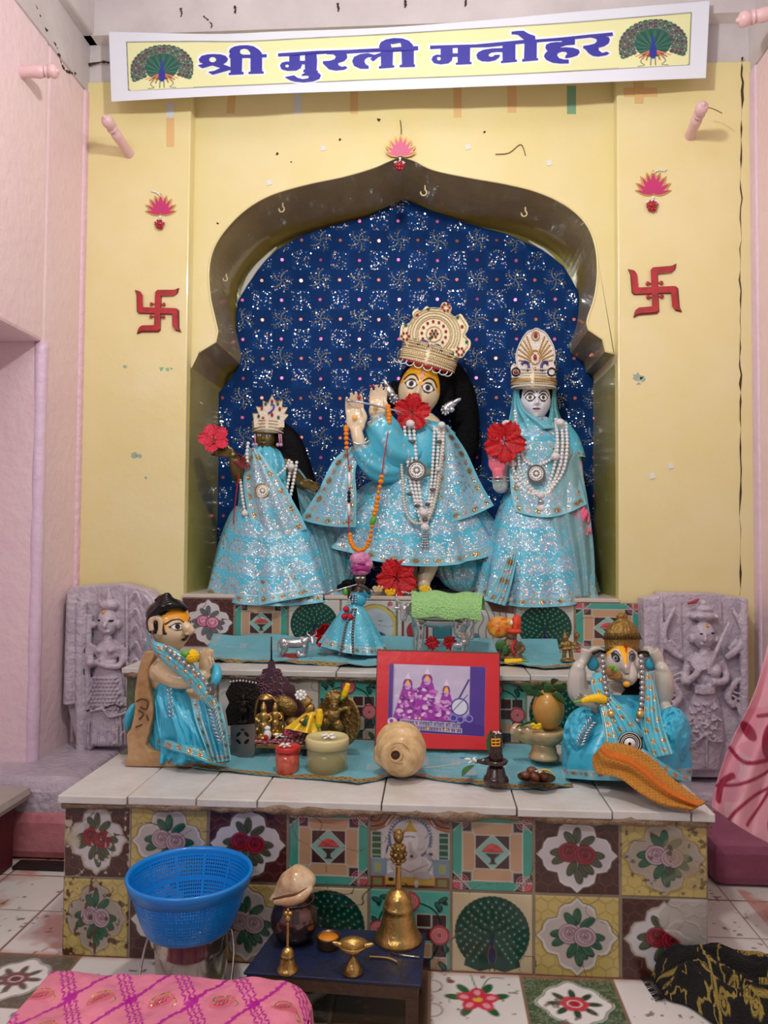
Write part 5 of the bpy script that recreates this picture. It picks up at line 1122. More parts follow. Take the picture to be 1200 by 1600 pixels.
    patch('head_veil', t, [(862, 600, .01), (860, 630, -.01), (858, 650, -.04), (850, 668, -.08)], [(868, 604, .03), (872, 640, .01), (882, 664, .0), (893, 690, -.0)], Yc, bulge=.015, seed=4, pk=dict(fans=False, border=False, base=(90, 165, 170)), nf=2)
    rr = [(838, 652, 20, Yc, .05), (838, 660, 38, Yc, .07), (838, 676, 54, Yc, .09), (838, 700, 58, Yc, .10), (836, 740, 52, Yc, .105), (836, 775, 48, Yc, .10), (838, 800, 52, Yc, .11)]
    v, f = loft([ringpx(*r, n=120) for r in np.array([[np.interp(k, range(7), [q[c] for q in rr]) for c in range(5)] for k in np.linspace(0, 6, 90)])], caps=False)
    V = v.reshape(90, 120, 3); S, T = np.meshgrid(np.arange(120)*2.6, np.linspace(150, 30, 90)); ph = np.arange(120)*2*PI/120
    dxy = .004*np.sin(ph*9+np.linspace(0, 3, 90)[:, None]*2); V[..., 1] -= dxy
    gridobj('sari_drape', V, M_cl, t, cols=turq_paint(S, T, 8, fw=44, fh=30), wrapu=True)
    skirt('skirt', t, (838, 48), (840, 95), Yc-.01, .10, .225, lambda a: 770+0*a, lambda a: 925+np.where(np.cos(a) > 0, 24*np.abs(np.cos(a)), 0), bx_=.6, folds=10, amp=.05, pw=.75, nu=360, nv=200, seed=3, pk=dict(fw=56, fh=36))
    patch('pleat_panel', t, [(800, 790, -.02), (794, 850, -.05), (772, 915, -.12), (757, 938, -.15)], [(815, 800, -.05), (812, 850, -.08), (800, 910, -.14), (790, 947, -.165)], Yc-.08, bulge=.012, fold=.004, seed=2)
    patch('sash_end', t, [(797, 690, -.0), (796, 740, -.02), (800, 780, -.03), (806, 800, -.04)], [(890, 690, .0), (900, 720, .02), (908, 755, .0), (917, 788, -.02)], Yc-.10, bulge=.03, fold=.004, seed=9, sag=14, nf=3, pk=dict(fw=44, fh=30, base=(116, 186, 200)))
    patch('veil_fall', t, [(838, 806, -.05), (850, 850, -.07), (870, 900, -.09), (885, 935, -.10)], [(902, 700, .0), (918, 780, .0), (928, 860, -.02), (930, 930, -.04)], Yc-.09, bulge=.02, fold=.008, seed=12, nf=4, m_=M_veil, pk=dict(fans=False, border=False, base=(150, 200, 205)))
    p_ = smoothpts([P(868, 672, Yc-.01), P(886, 692, Yc-.02), P(897, 722, Yc-.045)], 12); v, f = tube(p_, np.linspace(.055, .047, len(p_)), n=36, caps=False)
    S, T = np.meshgrid(np.arange(36)*3., np.linspace(60, 0, len(p_))); gridobj('sleeve', v.reshape(len(p_), 36, 3), M_cl, t, cols=turq_paint(S, T, 2, fans=False, tw=12), wrapu=True)
    # necklaces
    f = Yc-.135
    nk = [pbeads([(x0, 668, .03), (x0+dx*.3, 700, .0), (x0+dx, 740, -.0), (845, 778, -.01)], f, 2.7) for x0, dx in ((799, 6), (807, 8))]+[pbeads([(x0, 660, .04), (x0+2, 700, .0), (x0-6, 740, 0), (848, 780, -.01)], f, 2.9) for x0 in (869, 877, 884)]
    nk += [pbeads([(804, 640, .03), (810, 690, .02), (820, 720, 0), (838, 728, 0)], f, 2.4), pbeads([(838, 728, 0), (862, 716, 0), (870, 690, .02), (868, 655, .04)], f, 2.4), pbeads([(800, 730, .02), (812, 760, 0), (835, 772, -.005), (862, 760, 0), (874, 730, .02)], f, 3.4)]
    objs('pearl_necklace', nk, M_pearl, t)
    objs('white_bead', [pell(x, y, f-.01+d, r, r*.85) for x, y, r, d in ((791, 662, 7, .03), (875, 660, 7, .02), (868, 713, 7, 0), (802, 725, 6, .02), (845, 774, 7, 0), (846, 794, 7, 0))], mat('white_faceted_bead'), t)
    obj('pendant_silver', comb(pell(845, 784, f-.015, 5, 4), *[pbeads([(846+k, 800, 0), (848+3*k, 818, 0)], f-.01, 1.9, sm=2) for k in (-1, 1)]), M_silver, t)
    medallion(t, 838, 740, f-.03, 14)
    obj('bangles', comb(*[tube(ringpx(780, y, 15, Yc-.13, .035, n=30), .0028, n=6, closed=True) for y in (746, 751)]), M_silver, t)
    obj('green_thread', ptube([(768, 752, 0), (775, 757, -.01), (784, 754, 0), (782, 762, 0)], Yc-.18, .002, n=6, sm=4), mat('green_thread', (60, 190, 120), .5), t)
    return t
build_right()
# ================================================================ LEFT FIGURE
def build_left():
    Yc = 3.07
    t = thing('dark_goddess_idol', 'smaller dark bronze faced idol with spiked crown and black hair, leftmost in the niche', 'idol', P(420, 925, Yc))
    M_brz = mat('dark_bronze', (110, 92, 52), .3, .55, bump=.1, bscale=80, coat=.2)
    gs = [pell(415, 735, Yc, 34, 44, .06), tube([P(416, 712, Yc), P(415, 690, Yc)], mm(9, Yc)), pell(420, 860, Yc, 50, 78, .09)]
    gs += [tube([P(388, 722, Yc), P(378, 745, Yc-.05), P(372, 735, Yc-.10), P(366, 716, Yc-.12)], [.036, .032, .03, .022], sm=4)]
    gs += handg(353, 706, Yc-.13, -1.35, 10, 1, curl=.9, spread=.06, wrist=[(366, 714, .0)])
    gs += [tube([P(446, 722, Yc), P(462, 745, Yc-.03), P(474, 758, Yc-.08)], [.034, .026, .02], sm=4)]+handg(480, 757, Yc-.10, 1.9, 8, -1, curl=.8, wrist=[(470, 757, .01)])
    obj('body', comb(*gs), M_brz, t, remesh=.0036)
    def pf(C):
        C.a[..., :3] = lin((112, 94, 54)); C.a[..., 3] = .45
        for s in (-1, 1): C.ell(s*.42, -.08, .26, .10, (40, 34, 26)); C.ell(s*.42, -.08, .2, .07, (206, 206, 200), met=.5); C.ell(s*.42, -.07, .07, .06, (20, 18, 16)); C.bez([(s*.12, -.26), (s*.45, -.4), (s*.75, -.22)], .06, (30, 26, 20))
        C.ell(0, .45, .26, .07, (90, 22, 18)); C.ell(0, -.45, .05, .12, (200, 150, 60))
    face('face', t, 415, 684, Yc-.01, 17, 25, .05, pf, pmat('painted_bronze', .3, coat=.2, mrough=.3), nose=.24)
    hp = [(420, 668, .02), (446, 690, .03), (458, 725, .03), (468, 765, .03), (478, 800, .04)]
    obj('hair', comb(pell(420, 675, Yc+.02, 19, 24, .05), tube([P(a, b, Yc+c-.02) for a, b, c in hp], [.05, .062, .07, .075, .045], n=20, sm=5, flat=.6)), M_hair, t, remesh=.006)
    cr = pxloft('crown', t, M_wht2, [(419, 676, 22, Yc-.005, .06, .06), (419, 668, 24, Yc-.005, .062, .06), (420, 658, 24, Yc-.005, .06, .06), (421, 654, 14, Yc-.005, .04, .06)])
    obj('pearl_rows', comb(*[beads(ringpx(419, 677-k*5, 24.5, Yc-.005, .064, tilt=.06, n=40, ry=-6), .0032, n=6, sm=0) for k in range(4)]), M_gpearl, cr)
    OUT = [(397, 668), (396, 655), (395, 646), (404, 646), (400, 635), (411, 637), (411, 626), (419, 630), (425, 617), (431, 629), (441, 626), (440, 637), (449, 637), (444, 646), (450, 648), (444, 658), (444, 668)]
    Yp = Yc-.055; pl = obj('crown_plate', pslab(OUT, Yp, .01), M_wht2, t, smooth=False, bevel=.0015)
    obj('gold_edge', ptube(OUT[1:-1], Yp-.001, .002, n=6), M_gold, pl)
    obj('red_stones', comb(*[pell(x, y, Yp-.004, 2.2, 3.2) for x, y in ((425, 627), (409, 638), (437, 639), (425, 648), (411, 654))]), M_red, pl); obj('green_stones', comb(*[pell(x, y, Yp-.004, 2.2, 2.8) for x, y in ((415, 631), (434, 631), (404, 650), (435, 652))]), M_grn, pl)
    obj('blue_plume', ptube([(419, 646), (426, 640), (428, 633), (423, 632)], Yp-.006, .0035, n=8, sm=4), mat('violet_enamel', (90, 70, 170), .3, coat=.4), pl)
    obj('ear_tassels', comb(*[ptube([(x, 678), (x+1, 692)], Yc-.06, .003, n=6) for x in (398, 436, 439)]+[pell(x, 695, Yc-.06, 3, 3) for x in (396, 400, 434, 439)]), mat('pink_pearl_string', (206, 150, 180), .35, coat=.4), t)
    rr = [(412, 697, 13, Yc, .04), (412, 705, 28, Yc, .055), (413, 722, 36, Yc, .07), (414, 760, 40, Yc, .085), (414, 800, 44, Yc, .10), (416, 830, 54, Yc, .12)]
    v, f = loft([ringpx(*r, n=110) for r in np.array([[np.interp(k, range(6), [q[c] for q in rr]) for c in range(5)] for k in np.linspace(0, 5, 90)])], caps=False)
    V = v.reshape(90, 110, 3); S, T = np.meshgrid(np.arange(110)*2.3, np.linspace(150, 20, 90)); ph = np.arange(110)*2*PI/110; V[..., 1] -= .004*np.sin(ph*11+np.linspace(0, 4, 90)[:, None])
    gridobj('sari_drape', V, M_cl, t, cols=turq_paint(S, T, 18, fw=40, fh=28, fans=False, border=False), wrapu=True)
    patch('sash', t, [(388, 700, -.0), (380, 740, -.01), (385, 790, -.03), (400, 840, -.05)], [(400, 700, -.03), (432, 740, -.04), (462, 790, -.03), (480, 826, -.02)], Yc-.09, bulge=.025, fold=.004, seed=19, nf=3, sag=8, pk=dict(fw=40, fh=26, base=(104, 182, 204)))
    skirt('skirt', t, (414, 44), (430, 108), Yc-.01, .10, .205, lambda a: 790+0*a, lambda a: 922+np.where(np.cos(a) > 0, 25*np.abs(np.cos(a)), 0), bx_=.6, folds=9, amp=.055, pw=.7, nu=380, nv=180, seed=7, pk=dict(fw=48, fh=30))
    patch('pleat_panel', t, [(396, 838, -.03), (400, 870, -.06), (403, 910, -.10), (404, 946, -.14)], [(440, 830, -.03), (455, 870, -.06), (470, 905, -.09), (492, 930, -.12)], Yc-.09, bulge=.012, fold=.004, seed=22, nf=2)
    patch('veil_fall', t, [(470, 800, .0), (486, 850, -.02), (496, 890, -.05), (500, 926, -.07)], [(455, 715, .04), (500, 780, .02), (528, 850, .0), (545, 915, -.02)], Yc-.06, bulge=.02, fold=.006, seed=14, nf=3, m_=M_veil, pk=dict(fans=False, border=False, base=(120, 180, 190)))
    f = Yc-.12
    nk = [pbeads([(374+o, 735, .03), (381+o, 790, .01), (392+o*.6, 828, -.01), (410, 842, -.02)], f, 2.9) for o in (0, 8)]+[pbeads([(456+o, 720, .03), (449+o, 760, .02), (438+o, 805, -.0), (425+o*.4, 835, -.015), (410, 842, -.02)], f, 2.9) for o in (0, 8)]
    nk += [pbeads([(388, 690, .02), (386, 715, .01), (393, 738, .01), (408, 752, 0)], f, 3.0), pbeads([(408, 752, 0), (430, 745, .0), (447, 730, .02), (453, 715, .03)], f, 2.6), pbeads([(395, 765, .01), (402, 782, 0), (416, 784, 0)], f, 2.4)]
    objs('pearl_necklace', nk, M_pearl, t)
    objs('white_bead', [pell(x, y, f-.012+d, r, r*.85) for x, y, r, d in ((455, 729, 6, .02), (441, 788, 6.5, .01), (383, 802, 6, .01), (409, 850, 6.5, -.01), (410, 870, 6.5, -.02))], mat('white_faceted_bead'), t)
    obj('tassel', comb(pell(409, 861, f-.025, 5, 5), *[pbeads([(410+k, 878, -.02), (412+2*k, 905, -.03)], f, 1.9, sm=2) for k in (-2, 1, 4)]), M_silver, t)
    medallion(t, 410, 767, f-.02, 12, (mat('dull_gilt_metal', (176, 150, 96), .35, .8), M_pearl, M_dsil))
    obj('bangles', comb(*[tube(np.array(ringpx(0, 0, 1, 1, 1, n=2))[:0].tolist() or [P(370+9*math.cos(a)+k*2.5, 716+k*2.2+4*math.sin(a)+9*math.sin(a)*.3, Yc-.115-.028*math.sin(a)) for a in np.linspace(0, 2*PI, 20)[:-1]], .003, n=6, closed=True) for k in range(5)]), mat('maroon_bangle', (130, 30, 36), .3, coat=.4), t)
    obj('red_thread', ptube([(374, 738, 0), (370, 765, 0), (366, 800, .01), (365, 818, .01)], f-.0, .0025, n=6, sm=4), M_thr, t)
    return t
M_wht2 = mat('white_beaded_cloth', (228, 216, 196), .4, .1, bump=.5, bscale=160)
build_left()
# ================================================================ CARVED WALL PANELS
def rl(Y): 
    def e(x, y, rx, ry, rd=.03, a=0, dy=0): return pell(x, y, Y+dy, rx, ry, rd, (0, a, 0))
    def tb(pts, r): return tube([P(q[0], q[1], Y+(q[2] if len(q) > 2 else 0)) for q in pts], [mm(k, Y) for k in r] if not np.isscalar(r) else mm(r, Y), sm=4)
    return e, tb
Yr = 2.80
e, tb = rl(Yr-.022)
t = thing('carved_panel', 'lilac stone relief of a standing figure with cracked skirt at the left corner', 'relief carving', P(165, 1180, 2.83), 'carved panels either side of the altar')
g = [pslab([(104, 925), (118, 916), (190, 912), (228, 922), (246, 940), (246, 1182), (126, 1186), (104, 1100)], Yr, .09)]
g += [tb([(127, 940), (124, 1050), (128, 1180)], [9, 7, 9]), tb([(140, 960), (137, 1060), (142, 1170)], [5, 5, 6]), tb([(112, 930), (108, 1100)], [8, 9]), tb([(198, 918), (199, 1150)], [1.8, 1.8]), tb([(155, 918), (156, 950)], [1.5, 1.5])]
for k in range(9): g.append(tb([(203, 935+26*k), (213, 925+26*k), (222, 945+26*k)], [2, 3, 1.5]))
for k in range(7): g.append(tb([(226, 930+34*k), (236, 945+34*k), (232, 965+34*k)], [3, 4, 2]))
g += [e(168, 972, 16, 22, .035), e(170, 945, 15, 9, .03), e(171, 936, 5, 12, .02), e(170, 925, 2.5, 8, .012), e(186, 975, 4, 8, .02), e(148, 976, 3, 6, .02), tb([(167, 968, -.03), (163, 978, -.045), (166, 981, -.035)], [2, 3.5, 2]), tb([(160, 988, -.03), (172, 987, -.03)], [1.5, 1.5])]
g += [tb([(168, 995), (168, 1005)], [7, 8]), e(168, 1018, 20, 18, .035), e(160, 1014, 8, 8, .045), e(178, 1014, 8, 8, .045), e(167, 1035, 17, 12, .035), tb([(188, 1008), (192, 1025), (186, 1040, -.02), (165, 1040, -.04), (152, 1035, -.035)], [6, 6, 5, 4.5, 4]), tb([(148, 1008), (141, 1025), (146, 1036, -.02), (160, 1030, -.04)], [6, 6, 5, 4]), e(144, 1034, 8, 9, .035)]
g += [loft([ringpx(x, y, r, Yr-.012, .035, n=24) for x, y, r in ((168, 1042, 18), (168, 1052, 22), (167, 1080, 28), (166, 1110, 32), (166, 1140, 34), (166, 1166, 36))])]
for i in range(9):
    for j in range(9):
        x, y = 142+i*6+(j % 2)*3, 1058+j*6
        if abs(x-167) < 20+j*.9: g.append(e(x, y, 2.4, 1.8, .038+.002, 0))
for k in range(10): g.append(tb([(140+6*k, 1122+8*math.sin(k*.7), -.022), (137+6.6*k, 1164, -.03)], [1.6, 2]))
g.append(tb([(140, 1112, -.03), (160, 1108, -.035), (172, 1120, -.035), (200, 1112, -.02)], [2, 2.4, 2.4, 2]))
o_ = obj('stone_relief', comb(*g), M_lilst, t, remesh=.0034); o_.modifiers['s'].iterations = 2
obj('painted_eyes', comb(e(160, 968, 5, 2.6, .036, 0), e(177, 969, 5, 2.6, .036, 0)), M_black, t); obj('crack_line', tube([P(x, y, Yr-.052) for x, y in ((135, 1111), (150, 1107), (160, 1110), (170, 1103), (180, 1101), (188, 1106), (197, 1104))], .0028, n=5), M_crack, t)
M_ylw = mat('turmeric_paste', (224, 160, 30), .5); obj('forehead_mark', comb(e(166, 956, 4, 4.5, .031, .8)), M_ylw, t)
t = thing('carved_panel', 'lilac stone relief of a crowned figure with stringed instrument at the right corner', 'relief carving', P(1095, 1215, 2.83), 'carved panels either side of the altar')
e, tb = rl(Yr-.022)
g = [pslab([(1006, 935), (1030, 932), (1032, 926), (1130, 928), (1134, 932), (1166, 934), (1166, 1200), (1150, 1215), (1010, 1215)], Yr, .09), tb([(1033, 930), (1034, 1060)], [3, 3]), tb([(1062, 930), (1064, 1010)], [1.3, 1.3]), tb([(1124, 930), (1126, 970)], [1.6, 1.6]), tb([(1172-10, 935), (1163, 1190)], [6, 7])]
for s, x0 in ((1, 1040), (-1, 1158)): g += [tb([(x0+s*14, 950), (x0-s*2, 985), (x0+s*2, 1010), (x0+s*25, 1028)], [3, 4, 6, 5]), tb([(x0+s*6, 1000), (x0+s*20, 1015)], [4, 4]), tb([(x0+s*4, 1060), (x0+s*22, 1085), (x0+s*12, 1105)], [4, 6, 4])]
for k in range(6): g.append(tb([(1050-2*k, 1058+8*k), (1064-2*k, 1050+9*k)], [1.8, 1.8])); g.append(tb([(1138+3*k, 1070+8*k), (1152+1*k, 1075+9*k)], [1.8, 1.8]))
g += [e(1099, 992, 17, 21, .035), e(1099, 962, 18, 8, .033), e(1100, 952, 13, 7, .03), e(1098, 943, 5, 6, .02), e(1082, 963, 4, 5, .03), e(1117, 963, 4, 5, .03), e(1080, 998, 4, 7, .02), e(1118, 999, 4, 6, .02), tb([(1101, 990, -.03), (1102, 1000, -.045), (1101, 1002, -.035)], [2, 3.5, 2]), tb([(1094, 1007, -.03), (1106, 1007, -.03)], [1.4, 1.4])]
g += [tb([(1102, 1012), (1102, 1022)], [8, 9]), tb([(1085, 1020), (1100, 1024, -.02), (1118, 1018)], [2, 2.5, 2]), e(1100, 1038, 24, 18, .035), e(1102, 1060, 17, 15, .03), tb([(1078, 1030), (1072, 1050), (1070, 1066, -.02), (1085, 1056, -.035), (1094, 1044, -.04)], [7, 6.5, 6, 5, 5]), e(1095, 1042, 5, 6, .05), tb([(1124, 1032), (1133, 1048), (1132, 1063, -.02), (1112, 1066, -.035)], [7, 6, 6, 5]), tb([(1106, 1053, -.03), (1120, 1015, -.04), (1140, 972, -.03)], [3, 3, 2.5]), e(1113, 1047, 11, 14, .05, .4)]
for k in range(4): g.append(tb([(1085, 1071+4*k, -.025), (1100, 1072+4*k, -.038), (1117, 1071+4*k, -.025)], [1.6]*3))
g += [loft([ringpx(x, y, r, Yr-.012, .035, n=24) for x, y, r in ((1101, 1070, 18), (1101, 1086, 20), (1100, 1110, 28), (1098, 1140, 34), (1098, 1158, 35), (1096, 1180, 32), (1094, 1203, 30))])]
for k in range(120):
    x, y = random.uniform(1070, 1128), random.uniform(1095, 1155)
    if abs(x-1100) < 20+(y-1095)*.25: g.append(e(x, y, random.uniform(1.2, 2.6), random.uniform(1.2, 2), .0385))
g += [tb([(1066, 1156, -.03), (1080, 1162, -.036), (1092, 1156, -.037), (1102, 1148, -.037), (1112, 1158, -.035), (1130, 1158, -.025)], [1.8]*6), tb([(1104, 1150, -.03), (1104, 1200, -.03)], [2, 2]), tb([(1076, 1030, -.02), (1085, 1044, -.03)], [2, 2])]
o_ = obj('stone_relief', comb(*g), M_lilst, t, remesh=.0034); o_.modifiers['s'].iterations = 2
obj('painted_eyes', comb(e(1092, 989, 5, 2.3, .036, 0), e(1109, 988, 5, 2.3, .036, 0)), M_black, t); obj('forehead_mark', e(1101, 977, 3.5, 3.5, .0335, .8), M_ylw, t); obj('red_mark', tb([(1074, 943, .0), (1085, 940, -.004), (1092, 936, 0)], [1.5, 3, 1.2]), mat('faded_red_paint', (170, 60, 70), .6), t)
# ================================================================ KNEELING FIGURE
M_stone = mat('brown_stained_marble', (196, 158, 112), .4, bump=.3, bscale=50, var=.3, vscale=18, col2=(150, 108, 66), coat=.2)
M_skn = mat('cream_skin_marble', (214, 186, 148), .25, coat=.4, var=.12, vscale=14); M_satin = mat('turquoise_satin', (62, 176, 206), .3, bump=.6, bscale=14, sheen=.0, coat=.15)
M_gleaf = mat('gold_leaf_applique', (206, 160, 96), .3, .75); M_spearl = mat('silver_pearl', (176, 172, 170), .22, .7, coat=.3)
M_psat = pmat('satin_with_trim', .32, glit=.8, gscale=350, bump=.55, bscale=16, mrough=.25)
def leafpaint(S, T, wid):
    C = Canvas(0, 0, (92, 190, 208), S, T, 1.2); C.a[..., :3] *= (.85+.3*fbm(S*.06, T*.06, 3))[..., None]
    for off, w_ in ((.28, 1), (.72, 1)):
        c = wid*off; per = 17; k = np.floor(T/per); ly = T-(k+.5)*per; lx = S-c+2.5*np.where(k % 2 == 0, 1, -1); a = .6
        for s in (-1, 1):
            u = (lx*math.cos(s*a)+ly*math.sin(s*a)); v = -lx*math.sin(s*a)+ly*math.cos(s*a)
            m = np.clip((1-np.hypot(u/2.6, v/6.2))*3, 0, 1)*(np.where(k % 2 == 0, 1, 1)); C.put(m, (206, 160, 96) if s > 0 else (214, 206, 190), met=.75)
    e_ = np.minimum(S, wid-S); C.put((e_ < 1.6)*1., (80, 180, 205)); C.put((abs(e_-4) < .9)*.8, (205, 200, 170), met=.7); return C.a
def silverspray(par, pts, Y, n=9, w_=7, name='silver_spray'):
    q, L = cpath([(a, b, 0) for a, b in pts], n); g = []
    for i in range(n):
        d = q[min(i+1, n-1)]-q[max(i-1, 0)]; a = math.atan2(d[1], d[0])
        for s in (-1, 1): g.append(ptube([(q[i][0], q[i][1]), (q[i][0]+w_*math.cos(a+s*2.3)*1.0, q[i][1]+w_*math.sin(a+s*2.3))], Y, .0022, n=5))
    return obj(name, comb(*g), M_silver, par)
def build_kneeler():
    Yc = 2.16
    t = thing('kneeling_idol', 'kneeling marble idol in profile with black coiled hair and praying hands', 'idol', P(265, 1196, Yc))
    ol = [(226, 1018), (219, 1034), (214, 1056), (210, 1084), (210, 1110), (204, 1138), (197, 1150), (199, 1176), (194, 1192), (196, 1198), (335, 1200), (340, 1186), (300, 1176), (233, 1172), (232, 1146), (238, 1122), (238, 1100), (232, 1076), (231, 1048), (238, 1030), (246, 1016)]
    ol = [tuple(p) for p in smoothpts([(a, b, 0) for a, b in ol[:9]], 3)[:, :2]]+ol[9:11]+[tuple(p) for p in smoothpts([(a, b, 0) for a, b in ol[11:]], 3)[:, :2]]
    obj('stone_base', pslab(ol, Yc-.08, .16), M_stone, t, smooth=False, bevel=.008)
    obj('carved_lines', comb(*[ptube(p, Yc-.083, .002, n=5, sm=4) for p in ([(213, 1096), (222, 1092), (231, 1097), (228, 1108), (219, 1104)], [(216, 1110), (224, 1116), (217, 1124)], [(228, 1116), (232, 1126)], [(212, 1136), (222, 1132)])]), mat('dark_brown_line', (84, 56, 34), .8), t)  # carving drawn as dark brown tubes on the stone face
    gs = [pell(252, 1046, Yc-.03, 24, 23, .05), pell(262, 1052, Yc, 30, 34, .07), pell(256, 1020, Yc+.02, 26, 24, .055), tube([P(262, 1020, Yc), P(264, 1000, Yc)], mm(15, Yc)), pell(285, 1120, Yc, 44, 48, .08), pell(290, 1172, Yc, 44, 18, .08)]
    gs += [tube([P(250, 1044, Yc-.05), P(272, 1060, Yc-.07), P(300, 1062, Yc-.07), P(324, 1056, Yc-.05)], [.034, .028, .024, .02], sm=5)]
    gs += handg(320, 1040, Yc-.06, .03, 10.5, 1, curl=.1, spread=0, wrist=[(326, 1060, 0)])+handg(324, 1041, Yc-.035, .03, 10.5, 1, curl=.1, spread=0, wrist=[(329, 1060, 0)])
    obj('body', comb(*gs), M_skn, t, remesh=.0034)
    def pf(C):
        C.a[..., :3] = lin((222, 196, 158))
        C.poly([(-1, -1.1), (1, -1.1), (1, -.55), (.6, -.5), (0, -.5), (-.6, -.5), (-1, -.5)], (14, 12, 12))
        C.poly([(-.98, -.72), (.98, -.72), (.98, .06), (.9, .08), (.85, -.3), (.5, -.44), (.1, -.2), (0, 0), (-.1, -.2), (-.5, -.44), (-.85, -.3), (-.9, .08), (-.98, .06)], (238, 160, 20))
        eyes(C, .48, -.06, .26, .12, pup=.5, ol=1.3); C.ell(0, .45, .28, .08, (70, 14, 16)); C.bez([(-.9, .2), (-.97, 0), (-.95, -.5)], .09, (14, 12, 12))
    face('face', t, 268, 979, Yc-.01, 33, 40, 0, pf, M_skin, yaw=1.22, nose=.2, chin=.25, depth=.9)
    obj('nose', comb(tube([P(286, 975, Yc-.035), P(294, 982, Yc-.035), P(302, 989, Yc-.035)], [.012, .016, .008], n=14, sm=5), pell(294, 990, Yc-.035, 6, 4, .014)), M_skn, t, remesh=.0025)
    obj('nostril', pell(292, 994, Yc-.045, 3.5, 2, .006), M_black, t)
    hg = [pell(260, 958, Yc, 32, 24, .062, (0, -.15, 0)), pell(243, 970, Yc, 11, 22, .055)]
    for k in range(5): hg.append(tube([P(233+4*k*.9, 966-6.5*k, Yc-.055+.006*k), P(252+2*k, 950-4.4*k, Yc-.068+.01*k), P(275-3*k, 946-2.6*k, Yc-.05+.008*k), P(290-6*k, 952-3*k, Yc-.02)], [.008, .012, .012, .008], n=10, sm=5))
    hg += [pell(253, 939, Yc-.01, 11, 7, .02), pell(252, 933, Yc-.01, 6, 4, .012), tube([P(244, 940, Yc-.02), P(256, 932, Yc-.02), P(262, 940, Yc-.02)], .008, n=8, sm=4)]
    obj('coiled_hair', comb(*hg), M_black, t)
    obj('ear', comb(ptube([(238, 985), (236, 972), (242, 965), (250, 968), (252, 980), (250, 992)], Yc-.062, .009, n=10, sm=4), pell(251, 990, Yc-.06, 4, 8, .01)), M_skn, t); obj('ear_hollow', pell(244, 979, Yc-.058, 5, 12, .01), M_black, t)
    # dress
    rr = [(262, 1063, 30, Yc, .07), (262, 1072, 31, Yc, .075), (264, 1080, 30, Yc, .072), (268, 1095, 38, Yc, .085), (278, 1120, 48, Yc, .105), (290, 1148, 56, Yc, .115), (297, 1172, 60, Yc, .12), (299, 1188, 58, Yc, .115), (299, 1193, 48, Yc, .09)]
    R_ = np.array([[np.interp(k, range(len(rr)), [q[c] for q in rr]) for c in range(5)] for k in np.linspace(0, len(rr)-1, 100)])
    v, f = loft([ringpx(*r, n=160) for r in R_], caps=False); V = v.reshape(100, 160, 3); ph = (np.arange(160)*2*PI/160)[None]; w_ = np.linspace(0, 1, 100)[:, None]
    V[..., 1] -= .010*w_*np.sin(ph*10+w_*5)+.008*w_*np.sin(ph*4-w_*9); V[..., 0] += .006*w_*np.sin(ph*8+w_*4); wr = (np.abs(fbm(ph*5+w_*2, w_*3.2-ph*.8, 41, 3)-.5)*2); V[..., 1] += .05*w_*(wr-.35)*(w_ < .97)
    C_ = np.zeros(V.shape[:2]+(4,)); C_[..., :3] = lin((62, 178, 208))
    gridobj('dhoti', V, M_psat, t, cols=C_, wrapu=True)
    patch('sash', t, [(231, 985, .02), (238, 1000, -.035), (270, 1012, -.05), (300, 1035, -.06), (326, 1068, -.05), (343, 1104, -.06)][::1], [(228, 1016, .03), (246, 1026, -.045), (272, 1048, -.06), (296, 1070, -.065), (316, 1094, -.07), (330, 1108, -.07)], Yc-.04, bulge=.008, fold=.001, m_=M_psat, paint=leafpaint)
    patch('drape_end', t, [(298, 1092, -.03), (305, 1125, -.05), (318, 1160, -.07), (330, 1192, -.07)], [(345, 1100, .0), (352, 1130, -.02), (357, 1160, -.03), (361, 1188, -.03)], Yc-.06, bulge=.02, fold=.006, m_=M_psat, pk=dict(fans=False, border=True, tw=11, base=(70, 176, 204)))
    patch('hem_band', t, [(236, 1150, .02), (262, 1156, -.06), (300, 1166, -.09), (335, 1176, -.08), (356, 1182, -.05)], [(236, 1160, .02), (262, 1170, -.07), (300, 1182, -.1), (330, 1194, -.09), (352, 1198, -.06)], Yc-.04, bulge=.002, fold=.001, m_=M_psat, paint=leafpaint)
    obj('cloth_corner', pell(205, 1120, Yc+.02, 9, 22, .03, (0, .25, 0)), M_satin, t)
    obj('cloth_sleeve', ptube([(330, 1036, .0), (338, 1045, -.03), (338, 1060, -.05), (332, 1070, -.05)], Yc-.02, [.006, .012, .014, .01], n=12, sm=4), M_satin, t)
    silverspray(t, [(264, 1080), (266, 1100), (268, 1120)], Yc-.115, 7, 6); silverspray(t, [(332, 1112), (338, 1135), (346, 1158)], Yc-.14, 9, 9)
    obj('pearl_necklace', pbeads([(256, 1009, .0), (275, 1026, -.01), (296, 1043, -.02), (316, 1060, -.02), (328, 1078, -.02), (338, 1092, -.01)], Yc-.105, 4.4, n=10, gap=mm(9.6, Yc)), M_spearl, t)
    obj('pendant', comb(*[pell(330+5*math.cos(k), 1076+8*math.sin(k), Yc-.13, 3, 3) for k in range(7)]), M_dsil, t)
    return t
build_kneeler()
